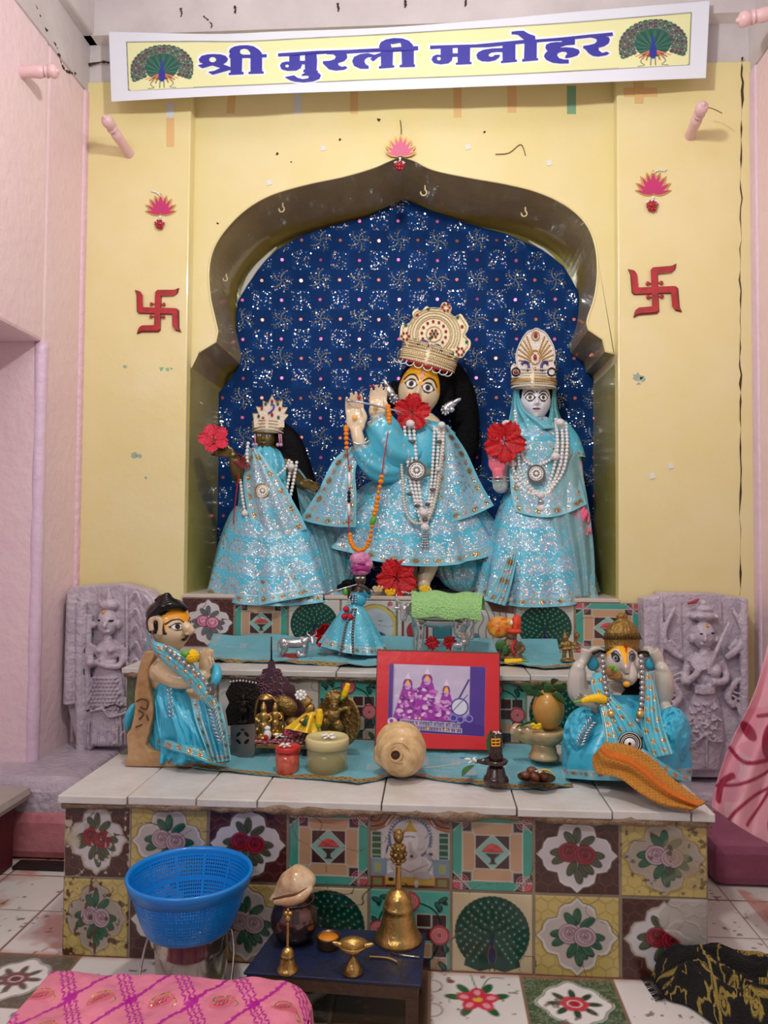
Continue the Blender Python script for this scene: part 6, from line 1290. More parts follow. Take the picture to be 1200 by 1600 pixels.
def marigold(lb, x, y, Y, r, col, ang=0, green=True):
    t = thing('yellow_flower', lb, 'flower', P(x, y, Y)); g = []
    for k in range(60):
        z = 1-k/60*1.4; a = k*2.4; rr_ = math.sqrt(max(0, 1-z*z)); n_ = Vector((z*math.cos(ang)+rr_*math.cos(a)*-math.sin(ang)*.9, -rr_*math.sin(a), -(z*math.sin(ang)+rr_*math.cos(a)*math.cos(ang)*.9)))
        c = Vector(P(x, y, Y))+n_*mm(r, Y)*.75; g.append(ell(c, mm(r, Y)*.26, nu=7, nv=5))
    obj('petals', comb(*g), col, t)
    if green: obj('calyx', ptube([(x-(r+6)*math.cos(ang), y-(r+6)*math.sin(ang)), (x-r*.4*math.cos(ang), y-r*.4*math.sin(ang))], Y, [mm(r*.25, Y), mm(r*.6, Y)], n=10), M_leafg, t)
    return t
M_mari = mat('marigold_yellow', (244, 196, 10), .5, bump=.4, bscale=150)
marigold('yellow marigold with green calyx tucked at the praying hands of the kneeling idol', 300, 1025, 2.055, 12, M_mari, .35)
# ================================================================ ELEPHANT HEADED FIGURE
def build_elephant():
    Yc = 2.17
    t = thing('elephant_headed_idol', 'seated white elephant headed idol with bronze cap and turquoise satin dress', 'idol', P(980, 1200, Yc))
    gs = [pell(978, 1120, Yc, 45, 60, .09), pell(978, 1180, Yc, 70, 24, .13), pell(972, 1036, Yc-.02, 26, 30, .06), tube([P(976, 1022, Yc-.05), P(980, 1040, Yc-.076), P(982, 1056, Yc-.098), P(979, 1066, Yc-.112)], [.014, .02, .025, .015], sm=5), pell(958, 1038, Yc-.05, 12, 13, .03), pell(992, 1036, Yc-.04, 9, 12, .03), tube([P(988, 1048, Yc-.08), P(994, 1050, Yc-.09)], [.01, .006])]
    gs += [tube([P(930, 1095, Yc), P(906, 1082, Yc-.02), P(902, 1062, Yc-.03), P(904, 1046, Yc-.03)], [.036, .034, .026, .022], sm=5), pell(904, 1042, Yc-.03, 10, 9, .024), pell(900, 1047, Yc-.04, 4, 4, .012), pell(909, 1048, Yc-.04, 4, 5, .012)]
    gs += [tube([P(906, 1042, Yc-.02), P(914, 1028, Yc-.02), P(917, 1014, Yc-.02)], [.012, .014, .018], sm=4)]
    gs += [tube([P(1022, 1095, Yc), P(1034, 1088, Yc-.02), P(1038, 1066, Yc-.03), P(1035, 1048, Yc-.03)], [.03, .028, .026, .022], sm=5), pell(1034, 1044, Yc-.03, 10, 9, .024), pell(1042, 1048, Yc-.04, 4, 5, .012), tube([P(1032, 1042, Yc-.02), P(1026, 1026, Yc-.02), P(1020, 1016, Yc-.02)], [.014, .018, .016], sm=4), pell(1040, 1108, Yc-.04, 12, 10, .03)]
    gs += handg(922, 1098, Yc-.12, -1.2, 9, 1, curl=1.0, wrist=[(930, 1110, .02), (940, 1125, .06)])
    for s, x in ((-1, 934), (1, 1008)): gs += [ptube([(x-s*12, 1022), (x+s*2, 1014), (x+s*12, 1020), (x+s*12, 1034), (x+s*2, 1046), (x-s*8, 1048)], Yc+.0, .009, n=10, sm=4), pell(x, 1034, Yc+.01, 11, 15, .01)]
    obj('body', comb(*gs), mat('grey_white_marble', (206, 200, 190), .25, coat=.45, var=.15, vscale=12, col2=(184, 170, 150)), t, remesh=.0034)
    obj('ear_lining', comb(*[pell(x, 1037, Yc-.008, 9, 11, .008) for x in (926, 1017)]), M_satin, t)
    obj('ear_line', comb(ptube([(926, 1022), (936, 1017), (946, 1020)], Yc-.02, .004, n=6, sm=4), ptube([(1000, 1019), (1010, 1019), (1017, 1025)], Yc-.02, .004, n=6, sm=4)), M_black, t)
    # painted brow: a thin skin of pigment standing just off the forehead
    gx, gy = np.meshgrid(np.linspace(948, 996, 110), np.linspace(1005, 1052, 100)); lx, ly = (gx-972)/24, (gy-1005)/47
    dep = .062*np.sqrt(np.clip(1-((gx-972)/27.5)**2-((gy-1036)/33)**2, 0.02, 1))+.010+.036*np.exp(-((gx-(976+.12*(gy-1020)))/8.5)**2)*np.clip((gy-1012)/25, 0, 1.25)
    C = Canvas(0, 0, (206, 200, 190), lx, ly, .02)
    C.poly([(-1, 0), (1, 0), (1, .35), (.9, .2), (.55, .17), (.38, .4), (.34, .72), (.12, .72), (.0, .4), (-.25, .17), (-.6, .22), (-.88, .45), (-1, .5)], (240, 174, 30))
    for x, s in ((-.42, 1), (.66, .7)): C.ell(x, .47, .3*s, .15, (24, 18, 20), .3 if x < 0 else 0); C.ell(x-.03, .5, .16*s, .09, (150, 150, 156)); C.ell(x+.0, .5, .07, .06, (16, 14, 14)); C.bez([(x-.3*s, .35), (x, .26), (x+.32*s, .42)], .05, (24, 18, 20))
    C.ell(.27, .1, .16, .07, (170, 24, 30)); C.line([(.3, .12), (.27, .28)], .09, (180, 30, 36)); C.line([(.2, .12), (.22, .26)], .03, (180, 30, 36))
    gridobj('painted_brow', Pn(gx, gy, Yc-.02-dep), M_skin, t, cols=C.a)
    v = []
    prof = [(27, 1018), (28, 1012), (27, 1010), (28, 1002), (27.5, 994), (26, 988), (24, 984), (20, 977), (13, 971), (8, 968), (9, 965), (9, 962), (6, 959), (4, 957)]
    n = 72; rings = []
    for r, y in prof:
        tt = np.arange(n)*2*PI/n; k = 1+.03*np.cos(tt*24)*(y < 996)*(r > 9); rings.append(Pn(972+r*np.sin(tt)*k, y+0*tt, Yc-.02-mm(r, Yc)*.95*np.cos(tt)*k))
    cp = obj('bronze_cap', loft(rings), mat('antique_bronze', (150, 120, 62), .42, .75, bump=.8, bscale=90), t)
    obj('cap_leaves', comb(*[tube([Pn(972+28.6*math.sin(a), 999, Yc-.02-.052*math.cos(a)), Pn(972+27*math.sin(a), 989, Yc-.02-.049*math.cos(a))], [.004, .0015], n=5) for a in np.linspace(-1.6, 1.6, 18)]), mat('dark_bronze_relief', (96, 74, 40), .45, .7), cp)
    obj('hair', comb(pell(974, 1030, Yc+.01, 29, 26, .04), tube([P(988, 1066, Yc-.03), P(990, 1085, Yc-.05), P(978, 1095, Yc-.07)], [.03, .03, .02], sm=4)), M_hair, t)  # the lower black tube is the shadow below the head, modelled as a shape
    obj('sweet_offering', comb(pell(954, 1049, Yc-.115, 8, 9, .016), pell(964, 1056, Yc-.12, 8, 8, .016), pell(956, 1056, Yc-.115, 7, 6, .012)), mat('brown_sweet', (150, 112, 60), .6, bump=.5, bscale=150), t)
    obj('leaf_offering', comb(pell(957, 1042, Yc-.135, 5, 3.5, .003, (0, .3, 0)), pell(962, 1046, Yc-.14, 3, 3, .002)), M_leafg, t)
    obj('trunk_tip', pell(979, 1069, Yc-.13, 5.5, 4.5, .01), M_ylw, t)
    # satin dress
    th, v_ = np.meshgrid(np.linspace(-PI, PI, 220, endpoint=False), np.linspace(0, 1, 140))
    yy_ = 1086+132*v_; hw = np.interp(v_, [0, .15, .35, .6, .85, 1], [34, 58, 88, 99, 101, 98]); dd = np.interp(v_, [0, .3, .7, 1], [.08, .13, .185, .19])
    rf = 1+.035*v_*np.sin(th*13+3*v_)+.04*np.sin(th*5+v_*7)*v_
    cx = 979-1*v_; fr = np.where(np.cos(th) > 0, np.cos(th), .2*np.cos(th))
    V = Pn(cx+hw*np.sin(th)*rf, yy_-8*(1-np.cos(th))*v_+0*th+np.where(v_ > .98, 2, 0), Yc-.01-dd*np.sign(np.cos(th))*np.abs(np.cos(th))**.8*rf)
    V[..., 2] = np.maximum(V[..., 2], Z1+.004)
    C_ = turq_paint(th*100, (1-v_)*130, 5, fans=False, tw=13, base=(62, 178, 208)); C_n = C_.copy(); C_n[..., 3] *= ((1-v_)*130 < 13)
    plain = np.zeros_like(C_); plain[..., :3] = lin((62, 178, 208)); m = ((1-v_)*130 < 13)[..., None]
    gridobj('satin_dress', V, M_psat, t, cols=np.where(m, C_, plain), wrapu=True)
    for cx_, rx_ in ((914, 34), (1050, 30)):
        a, b = np.meshgrid(np.linspace(-PI, PI, 110, endpoint=False), np.linspace(-PI/2, PI/2, 70)); k = 1+.04*np.sin(a*9+b*3)
        c2 = np.zeros(a.shape+(4,)); c2[..., :3] = lin((62, 178, 208)); wr = .045*np.abs(fbm(a*2.2+b, b*2.6-a*.7, cx_, 3)-.5); gridobj('satin_knee', Pn(cx_+rx_*np.cos(b)*np.sin(a)*k, 1152-48*np.sin(b), Yc-.07-.085*np.cos(b)*np.cos(a)*k+wr), M_psat, t, cols=c2, wrapu=True)
    f0 = Yc-.1
    patch('scarf', t, [(926, 1052, .05), (924, 1075, .0), (942, 1110, -.05), (957, 1150, -.08), (955, 1172, -.09)], [(946, 1048, .03), (952, 1080, -.02), (978, 1110, -.07), (998, 1135, -.09), (1006, 1150, -.09)], f0, bulge=.01, fold=.003, m_=M_psat, paint=leafpaint)
    patch('scarf', t, [(1006, 1048, .03), (1003, 1080, -.02), (1000, 1115, -.06), (1004, 1150, -.08), (1018, 1185, -.1)], [(1020, 1052, .05), (1028, 1090, .0), (1036, 1130, -.03), (1052, 1178, -.07)], f0, bulge=.012, fold=.003, m_=M_psat, paint=leafpaint)
    patch('scarf', t, [(934, 1095, -.02), (940, 1120, -.05), (944, 1150, -.08), (945, 1172, -.09)], [(944, 1095, -.03), (954, 1120, -.06), (964, 1150, -.09), (968, 1175, -.1)], f0-.012, bulge=.006, fold=.001, m_=M_psat, paint=leafpaint)
    patch('hem_band', t, [(1000, 1166, -.10), (1030, 1188, -.11), (1060, 1206, -.10), (1080, 1212, -.07)], [(996, 1176, -.11), (1024, 1198, -.12), (1056, 1218, -.11), (1080, 1222, -.08)], f0, bulge=.002, fold=.001, m_=M_psat, paint=leafpaint)
    silverspray(t, [(924, 1130), (913, 1146), (906, 1165)], Yc-.165, 9, 10)
    objs('pearl_necklace', (pbeads([(941, 1022, .03), (944, 1055, .0), (948, 1085, -.03), (953, 1112, -.05), (968, 1136, -.07)], f0-.01, 4.3, n=10), pbeads([(1001, 1022, .03), (1003, 1055, .0), (1003, 1085, -.03), (1000, 1112, -.05), (992, 1136, -.07)], f0-.01, 4.3, n=10)), M_spearl, t)
    obj('gold_spacers', comb(pell(955, 1116, f0-.07, 6, 6), pell(1000, 1116, f0-.07, 6, 6), ptube([(972, 1141), (988, 1141)], f0-.085, .004, n=8)), M_gold, t)
    obj('medallion', lathe([(0, 0), (mm(18, 2), 0), (mm(18.5, 2), .004), (mm(17, 2), .007), (mm(9, 2), .006)], P(984, 1162, f0-.10), 48, (PI/2, 0, 0)), mat('dark_medal', (58, 50, 46), .35, .5), t)
    obj('medallion_inlay', comb(lathe([(0, 0), (mm(8.5, 2), 0), (mm(8.5, 2), .003), (0, .004)], P(984, 1162, f0-.106), 32, (PI/2, 0, 0)), *[tube([P(984+r*math.cos(a), 1162+r*math.sin(a), f0-.107) for a in np.linspace(0, 2*PI, 41)[:-1]], .0009, n=5, closed=True) for r in (11.5, 14, 17.5)]), M_wht, t)
    obj('medallion_hole', pell(984, 1162, f0-.11, 2.4, 2.4, .002), M_black, t)
    return t
build_elephant()
ch = thing('yellow_chilli', 'yellow chilli with green stalk in the lowered hand of the elephant headed idol', 'chilli', P(925, 1096, 2.03))
obj('pod', ptube([(908, 1096), (922, 1092), (936, 1091), (947, 1094)], 2.02, [.005, .010, .012, .009], n=12, sm=4), M_mari, ch); obj('stalk', ptube([(897, 1097), (904, 1096), (912, 1094)], 2.02, [.003, .003, .006], n=8, sm=3), M_leafg, ch)
# orange towel thrown over the lap
def towel_paint(S, T, wid):
    C = Canvas(0, 0, (206, 140, 50), S, T, 1.2); s = S/wid
    C.put(((s > .30) & (s < .52))*1., (222, 116, 14)); C.put(((s > .46) & (s < .52))*.6, (180, 80, 12))
    C.put(((np.sin(S*.9)*np.sin(T*.9) > .55) & ((s < .3) | (s > .52)))*.7, (158, 92, 30)); C.put((fbm(S*.2, T*.2, 4) > .6)*.25, (170, 110, 40)); return C.a
patch('orange_towel', None, [(1006, 1156, -.0), (1030, 1180, -.02), (1054, 1212, -.03), (1078, 1236, -.07), (1102, 1254, -.125)][:0] or [(945, 1160, -.02), (985, 1166, -.03), (1018, 1186, -.04), (1045, 1212, -.07), (1075, 1236, -.11), (1103, 1254, -.155)], [(926, 1182, -.04), (932, 1206, -.05), (968, 1216, -.08), (1002, 1240, -.12), (1036, 1258, -.15), (1080, 1266, -.165)], 1.99, nu=90, nv=120, bulge=.025, fold=.009, nf=2, seed=1, m_=pmat('terry_towel', .85, bump=.8, bscale=300), paint=towel_paint, solid=.004)
tw_ = bpy.data.objects['orange_towel']; tag(tw_, 'rumpled orange and ochre towel draped from the elephant headed idol over the altar edge', 'towel')
# ================================================================ CLOTH RUNNERS
M_lace = pmat('gold_lace', .5, glit=.8, gscale=600, bump=1, bscale=300, mrough=.3)
def runner(name, lb, xs, yb, z, front, seed, wr=.006, back_up=0):
    """xs: world x range; front(x)-> world y of the front edge; yb: back edge"""
    nu, nv = 420, 110; U, Vv = np.meshgrid(np.linspace(0, 1, nu), np.linspace(0, 1, nv))
    X = xs[0]+(xs[1]-xs[0])*U; yf = np.interp(X, *zip(*front)); Y = yb+(yf-yb)*Vv
    r = np.abs(fbm(X*7+Y*3, Y*9-X*2, seed, 3)-.5); Z = z+.002+wr*2.5*np.clip(.5-r*2.4, 0, 1)*np.clip(Vv*3, 0, 1)+back_up*np.clip(1-Vv*4, 0, 1)**1.5*(.6+.8*fbm(X*6, X*0, seed+3, 2))
    C = Canvas(0, 0, (132, 208, 222), X, Y, .0016); C.a[..., :3] *= (.86+.28*fbm(X*9, Y*9, seed))[..., None]
    for k in range(26):
        cx, cy = random.uniform(*xs), random.uniform(min(yf.min(), yb)+.04, yb-.02)
        for j in range(9):
            for s in (-1, 1): C.line([(cx+s*.002, cy+.006*j), (cx+s*.012, cy+.006*j+.005)], .0026, (226, 232, 236), met=.9)
        C.line([(cx+.05, cy-.02), (cx+.09, cy-.02)], .002, (235, 240, 245), met=.6)
    lace = ((Y-yf) < .027)*1.; C.put(lace, (206, 164, 92), met=.45); C.put(lace*(np.sin(X*260)*np.sin((Y-yf)*300) > .2), (150, 108, 50), met=.4); C.put((abs(Y-yf) < .0022)*1., (70, 160, 186))
    return gridobj(name, np.stack([X, Y, Z], -1), M_lace, None, cols=C.a, solid=.002, soff=1, label=lb, cat='cloth runner')
def fr(pts, z): return sorted([(PZ(x, y, z).x, PZ(x, y, z).y) for x, y in pts])
f1 = fr([(300, 1204), (350, 1208), (420, 1214), (500, 1220), (560, 1227), (610, 1217), (650, 1216), (720, 1226), (800, 1234), (850, 1236), (896, 1230)], Z1)
runner('cloth_runner', 'turquoise cloth runner with gold lace edge spread over the lowest altar step', (f1[0][0], f1[-1][0]), 2.405, Z1, f1, 3)
f2 = fr([(290, 1033), (340, 1036), (420, 1038), (500, 1041), (560, 1044), (650, 1042), (740, 1045), (790, 1041), (850, 1048), (898, 1046)], Z2)
runner('cloth_runner', 'turquoise cloth runner with gold lace edge spread over the middle step behind the photo', (f2[0][0], f2[-1][0]), 2.87, Z2, f2, 9, .010, .045)
# ================================================================ FRAMED PHOTO
def build_photo():
    fy, by_ = 2.27, 2.35
    def L(x, y, o=0):
        k = (1172-y)/157; return P(x, y, fy+(by_-fy)*k-o)
    t = thing('framed_photo', 'purple tinted picture of three idols in a bright red frame on the altar', 'framed picture', P(683, 1172, fy))
    def sl(pts, o, th): return slab([L(x, y, o) for x, y in pts], (0, th, 0))
    obj('board', sl([(589, 1015), (781, 1020), (782, 1174), (585, 1170)], 0, .012), mat('brown_board', (100, 60, 44), .6), t, smooth=False, bevel=.002)
    O = [(590, 1017), (780, 1022), (780, 1172), (587, 1168)]; I = [(608, 1037), (759, 1042), (757, 1151), (605, 1142)]
    v = arr([L(x, y, .003) for x, y in O+I]); f = [(0, 1, 5, 4), (1, 2, 6, 5), (2, 3, 7, 6), (3, 0, 4, 7)]
    obj('red_border', (v, f), mat('red_glossy_card', (214, 44, 50), .25, coat=.7, bump=.15, bscale=20), t, smooth=False, solid=.002)
    u, w_ = np.meshgrid(np.linspace(0, 1, 230), np.linspace(0, 1, 160)); C = Canvas(0, 0, (196, 180, 206), u, w_, 1/150)
    PU, MG, LP = (86, 40, 130), (160, 40, 160), (206, 150, 206)
    C.poly([(0, 0), (.05, 0), (.05, 1), (0, 1)], PU); C.poly([(.84, 0), (1, 0), (1, 1), (.84, 1)], (80, 50, 140)); C.poly([(0, .82), (.1, .78), (.84, .8), (1, .86), (1, 1), (0, 1)], (70, 40, 130)); C.poly([(.05, .05), (.06, .05), (.06, .8), (.05, .8)], (150, 150, 190))
    C.noise(.1, 8, 3)
    r = random.Random(5)
    for cx, top, wd in ((.2, .22, .15), (.4, .14, .17), (.6, .3, .12)):
        C.poly([(cx-wd*.35, top+.12), (cx+wd*.35, top+.12), (cx+wd, .8), (cx-wd, .82)], MG)
        for k in range(46): C.ell(cx+r.uniform(-.9, .9)*wd*.85, r.uniform(top+.2, .8), r.uniform(.012, .035), r.uniform(.012, .03), r.choice([LP, (225, 190, 222), (120, 20, 130), (200, 110, 190)]), r.random()*3)
        C.ell(cx, top+.08, wd*.33, .09, (130, 40, 130)); C.ell(cx, top+.1, wd*.22, .06, LP); C.ell(cx, top+.06, .018, .04, (240, 180, 50)); C.poly([(cx-.03, top), (cx, top-.1), (cx+.03, top)], (226, 206, 220)); C.line([(cx-.05, top+.12), (cx-.01, top+.12)], .012, PU)
    C.line([(.83, .2), (.66, .68)], .018, (40, 30, 110)); C.ell(.74, .6, .085, .12, (214, 214, 226)); C.ell(.74, .6, .085, .12, (70, 60, 140), ring=.015); C.line([(.66, .68), (.82, .42)], .01, (60, 50, 130))
    for x, y in ((.75, .78), (.84, .76), (.68, .76)): C.ell(x, y, .045, .06, (70, 50, 150)); C.ell(x, y, .035, .045, (160, 150, 210), ring=.01)
    C.ell(.05, .86, .05, .06, (226, 210, 226)); C.ell(.04, .85, .02, .03, MG)
    # two caption lines in a Devanagari hand
    for (x0, x1, y0) in ((.14, .74, .83), (.30, .76, .905)):
        C.poly([(x0-.01, y0-.012), (x1+.01, y0+.0), (x1+.01, y0+.066), (x0-.01, y0+.054)], (206, 190, 216)); x = x0
        while x < x1-.02:
            wl = r.uniform(.02, .032); yb = y0+.006+.02*(x-x0)
            C.line([(x, yb), (x+wl, yb)], .008, (40, 20, 80)); C.line([(x+wl*.8, yb), (x+wl*.8, yb+.04)], .008, (40, 20, 80)); k = r.randrange(4)
            if k == 0: C.ell(x+wl*.35, yb+.025, .008, .014, (40, 20, 80), ring=.006)
            elif k == 1: C.line([(x+wl*.2, yb+.01), (x+wl*.4, yb+.035), (x+wl*.8, yb+.02)], .007, (40, 20, 80))
            elif k == 2: C.line([(x+wl*.1, yb+.03), (x+wl*.5, yb+.02), (x+wl*.3, yb+.005)], .007, (40, 20, 80))
            else: C.line([(x+wl*.3, yb), (x+wl*.2, yb+.04)], .007, (40, 20, 80)); C.line([(x+wl*.3, yb-.016), (x+wl*.8, yb-.002)], .006, (40, 20, 80))
            x += wl+r.choice([.002, .002, .012])
    for x, y in ((.42, .93), (.6, .935), (.33, .79)): C.ell(x, y, .012, .02, (240, 190, 60))
    A = arr([L(*p, .0035) for p in I]).reshape(4, 3); V = (A[0]*(1-u)[..., None]+A[1]*u[..., None])*(1-w_)[..., None]+(A[3]*(1-u)[..., None]+A[2]*u[..., None])*w_[..., None]
    gridobj('print', V, pmat('glossy_print', .3, coat=.6), t, cols=C.a)
build_photo()
# ================================================================ OFFERINGS ON THE LOWER STEP
M_conch = mat('cream_conch', (226, 196, 146), .38, bump=.4, bscale=30, var=.25, vscale=30, col2=(186, 146, 92), coat=.3)
def spiral_shell(t, c, R_, ax, mat_, tilt):
    M = np.array(eul(*tilt)); g = []
    n = 90; rings = []
    for i in range(n):
        s = i/(n-1); z = (-1+2.0*s); r = math.sqrt(max(0, 1-z*z))**.8; r = r*(1+.045*math.sin(s*26))
        a = np.arange(48)*2*PI/48; sp = 1+.10*np.clip(np.cos(a-s*9), 0, 1)**6*(1-s)
        rings.append(np.stack([R_*r*sp*np.cos(a), -R_*ax*z+0*a, R_*r*sp*np.sin(a)], -1) @ M.T+np.array(tuple(c)))
    return loft(rings)
def build_conch():
    Y = 2.05; t = thing('conch_shell', 'large cream conch shell lying in front of the red framed photo', 'conch shell', P(627, 1207, Y)); c = P(627, 1170, Y)
    g = [spiral_shell(t, c, mm(37, Y), 1.25, None, (.25, .1, .15))]
    g.append(ptube([(598, 1160, -.02), (592, 1172, -.0), (594, 1188, .0), (606, 1198, -.01)], Y, [.008, .014, .014, .008], n=12, sm=5))
    g.append(ptube([(600, 1150, .01), (612, 1140, .0), (630, 1137, .0), (645, 1141, .02)], Y, [.004, .008, .008, .004], n=8, sm=4))
    o = obj('shell', comb(*g), M_conch, t); 
    obj('whorl_ridges', comb(*[tube([P(622+r*math.cos(a)*.97, 1178+r*math.sin(a)*.95, Y-.088+.0022*(r-14)*1.0+(r/36)**3*.035) for a in np.linspace(a0, a0+4.8, 30)], np.r_[np.linspace(.0008, .0022, 15), np.linspace(.0022, .0008, 15)], n=6) for r, a0 in ((14, 1.0), (19, 3.4), (26, .2))]), M_conch, o)
    obj('mouth_hole', comb(pell(618, 1180, Y-.076, 8.5, 8, .012)), mat('dark_conch_hollow', (70, 44, 26), .8), t); obj('mouth_rim', ptube(circ(618, 1180, 9, 0, 2*PI, 22)[:-1], Y-.084, .0036, closed=True, n=8), M_conch, t)
build_conch()
def jar(name, lb, x, y0, y1, hw, Y, m_body, m_lid, lidh, fill=None, cat='jar'):
    t = thing(name, lb, cat, P(x, y1, Y)); r = mm(hw, Y); z0 = P(x, y1, Y).z; z1 = P(x, y0, Y).z; h = z1-z0; c = (P(x, y1, Y).x, Y, z0)
    lh = lidh*h
    obj('jar_body', lathe([(0, 0), (r*.93, 0), (r*.98, .004), (r, h*.3), (r*.98, h-lh), (r*.9, h-lh), (r*.93, h*.5), (r*.9, .006), (0, .006)] if fill else [(0, 0), (r*.93, 0), (r*.98, .004), (r, h*.4), (r*.97, h-lh), (0, h-lh)], c, 44), m_body, t)
    obj('lid', lathe([(r*.5, h-lh), (r*1.05, h-lh), (r*1.06, h-lh*.2), (r*1.0, h), (r*.9, h-.001), (r*.88, h-.003), (0, h-.003)], c, 44), m_lid, t)
    if fill: obj('contents', lathe([(0, .008), (r*.84, .008), (r*.88, h*.3), (r*.7, h*.42), (0, h*.45)], c, 30), fill, t)
    return t, c, h
M_petw = mat('white_petal', (236, 236, 228), .55, sss=.1)
def whiteflower(par, c, r, n=7, name='white_petals'):
    g = [ell(np.array(tuple(c))+np.array((r*.6*math.cos(a), r*.5*math.sin(a), .002+.3*r*(k % 2))), (r*.5, r*.18, r*.14), (0, 0, a), nu=8, nv=6) for k, a in enumerate(np.linspace(0, 2*PI, n+1)[:-1])]
    return obj(name, comb(*g), M_petw, par)
t1, c1, h1 = jar('powder_jar', 'small clear jar of orange red powder with a red lid on the altar', 449, 1165, 1206, 18.5, 2.07, mat('vermilion_in_jar', (206, 110, 80), .25, coat=.5, var=.3, vscale=60, col2=(180, 60, 50)), mat('red_plastic_lid', (196, 30, 34), .25, coat=.6), .22)
wf = thing('white_blossom', 'white blossom lying on the red lid of the small powder jar', 'flower', (c1[0], c1[1], c1[2]+h1)); whiteflower(wf, (c1[0]-.005, c1[1]-.012, c1[2]+h1), .016, 8)
t2, c2, h2 = jar('plastic_jar', 'wide translucent yellowish round jar with dark contents on the altar', 511, 1150, 1208, 32, 2.08, mat('translucent_yellow_plastic', (206, 200, 140), .25, alpha=.3, coat=.4), mat('yellowish_plastic_lid', (216, 204, 148), .3, coat=.4, alpha=.9), .28, mat('dark_jar_contents', (58, 52, 40), .6))
wf = thing('white_blossom', 'white blossom lying on the lid of the translucent yellowish jar', 'flower', (c2[0], c2[1], c2[2]+h2)); whiteflower(wf, (c2[0]+.005, c2[1]-.02, c2[2]+h2), .02, 9)
# black stone lingam
def pxlathe(x, prof, Y, n=44, zb=None):
    """profile in pixels (half width, py) turned about the vertical axis through (x, Y)"""
    r = [(mm(h, Y), P(x, y, Y).z) for h, y in prof]; return lathe([(a, b) for a, b in r], (P(x, 1200, Y).x, Y, 0), n)
t = thing('black_lingam', 'small polished black stone lingam on a flared foot near the altar edge', 'lingam', P(775, 1221, 1.98))
M_bst = mat('polished_black_stone', (34, 24, 22), .2, coat=.5, var=.3, vscale=50, col2=(60, 36, 28)); Yl = 1.98
obj('foot', pxlathe(775, [(0, 1221), (19, 1221), (20, 1218), (18, 1213), (15, 1210), (13, 1200), (9, 1196), (0, 1196)], Yl), M_bst, t)
obj('basin', comb(pxlathe(775, [(0, 1197), (11, 1196), (17, 1192), (18.5, 1188), (15, 1186), (10, 1188), (0, 1188)], Yl), ptube([(765, 1189), (752, 1190), (745, 1189)], Yl-.005, [.012, .007, .004], n=8)), M_bst, t)
obj('shaft', pxlathe(775, [(0, 1190), (10.5, 1189), (11, 1180), (9.5, 1176), (10, 1173), (10, 1160), (9, 1150), (6, 1146), (0, 1144)], Yl), M_bst, t)
obj('painted_mark', comb(*[ptube([(768, y), (772, y+.5, -.004), (781, y, -.002)], Yl-.0165, .0022, n=6, sm=3) for y in (1155, 1160, 1165)]+[ptube([(x, 1154), (x, 1166)], Yl-.0185+abs(x-774.5)*.0004, .002, n=6) for x in (768.5, 774.5, 781)]), M_ylw, t)
M_leaf = mat('leaf_green', (52, 110, 48), .4, bump=.4, bscale=90, var=.25, vscale=30, coat=.2); M_leafd = mat('mango_leaf_green', (66, 116, 58), .4, bump=.3, bscale=90, var=.25, vscale=30, col2=(40, 80, 40))
def leafg(p0, p1, w_, up, lift=.01, nrm=None):
    """blade from p0 to p1 (world), half width w_, arched by lift"""
    p0, p1 = Vector(p0), Vector(p1); d = p1-p0; L = d.length; side = d.cross(Vector(up)).normalized(); n = side.cross(d).normalized()
    u, v = np.meshgrid(np.linspace(-1, 1, 9), np.linspace(0, 1, 18)); wd = w_*np.sin(PI*v**.85)**.9
    G = np.array(p0)+v[..., None]*np.array(d)+(u*wd)[..., None]*np.array(side)+(lift*np.sin(PI*v)-.35*wd*(1-abs(u)))[..., None]*np.array(n); V = G.reshape(-1, 3)
    f = gridfaces(9, 18).tolist(); return V, [tuple(q) for q in f]
def leafthing(lb, segs, m_=M_leaf, loc=None, nm='green_leaf'):
    g = comb(*[leafg(*s) for s in segs]); return obj(nm, g, m_, None, solid=.0008, label=lb, cat='leaf')
def PL(x, y, Y): return P(x, y, Y)
leafthing('dark green leaf standing behind the black lingam tip', [(PL(765, 1178, 1.995), PL(767, 1140, 1.99), mm(6, 2), (0, 1, 0), .006)])
wf = thing('white_blossom', 'white petals resting on top of the black lingam', 'flower', P(776, 1146, Yl)); whiteflower(wf, P(777, 1147, Yl-.008), .01, 6)
leafthing('green leaf on the turquoise runner left of the black lingam', [(PL(740, 1195, 2.02), PL(722, 1214, 1.98), mm(8, 2), (0, .3, 1), .006), (PL(738, 1190, 2.04), PL(718, 1184, 2.06), mm(5, 2), (0, .3, 1), .004)])
wf = thing('white_blossom', 'white star blossom on the runner beside the green leaf', 'flower', PZ(738, 1192, Z1)); whiteflower(wf, P(738, 1191, 2.03), .020, 6); obj('stem', ptube([(742, 1193), (752, 1191), (760, 1189)], 2.02, .0012, n=5), mat('dry_stem', (120, 90, 60), .7), wf)
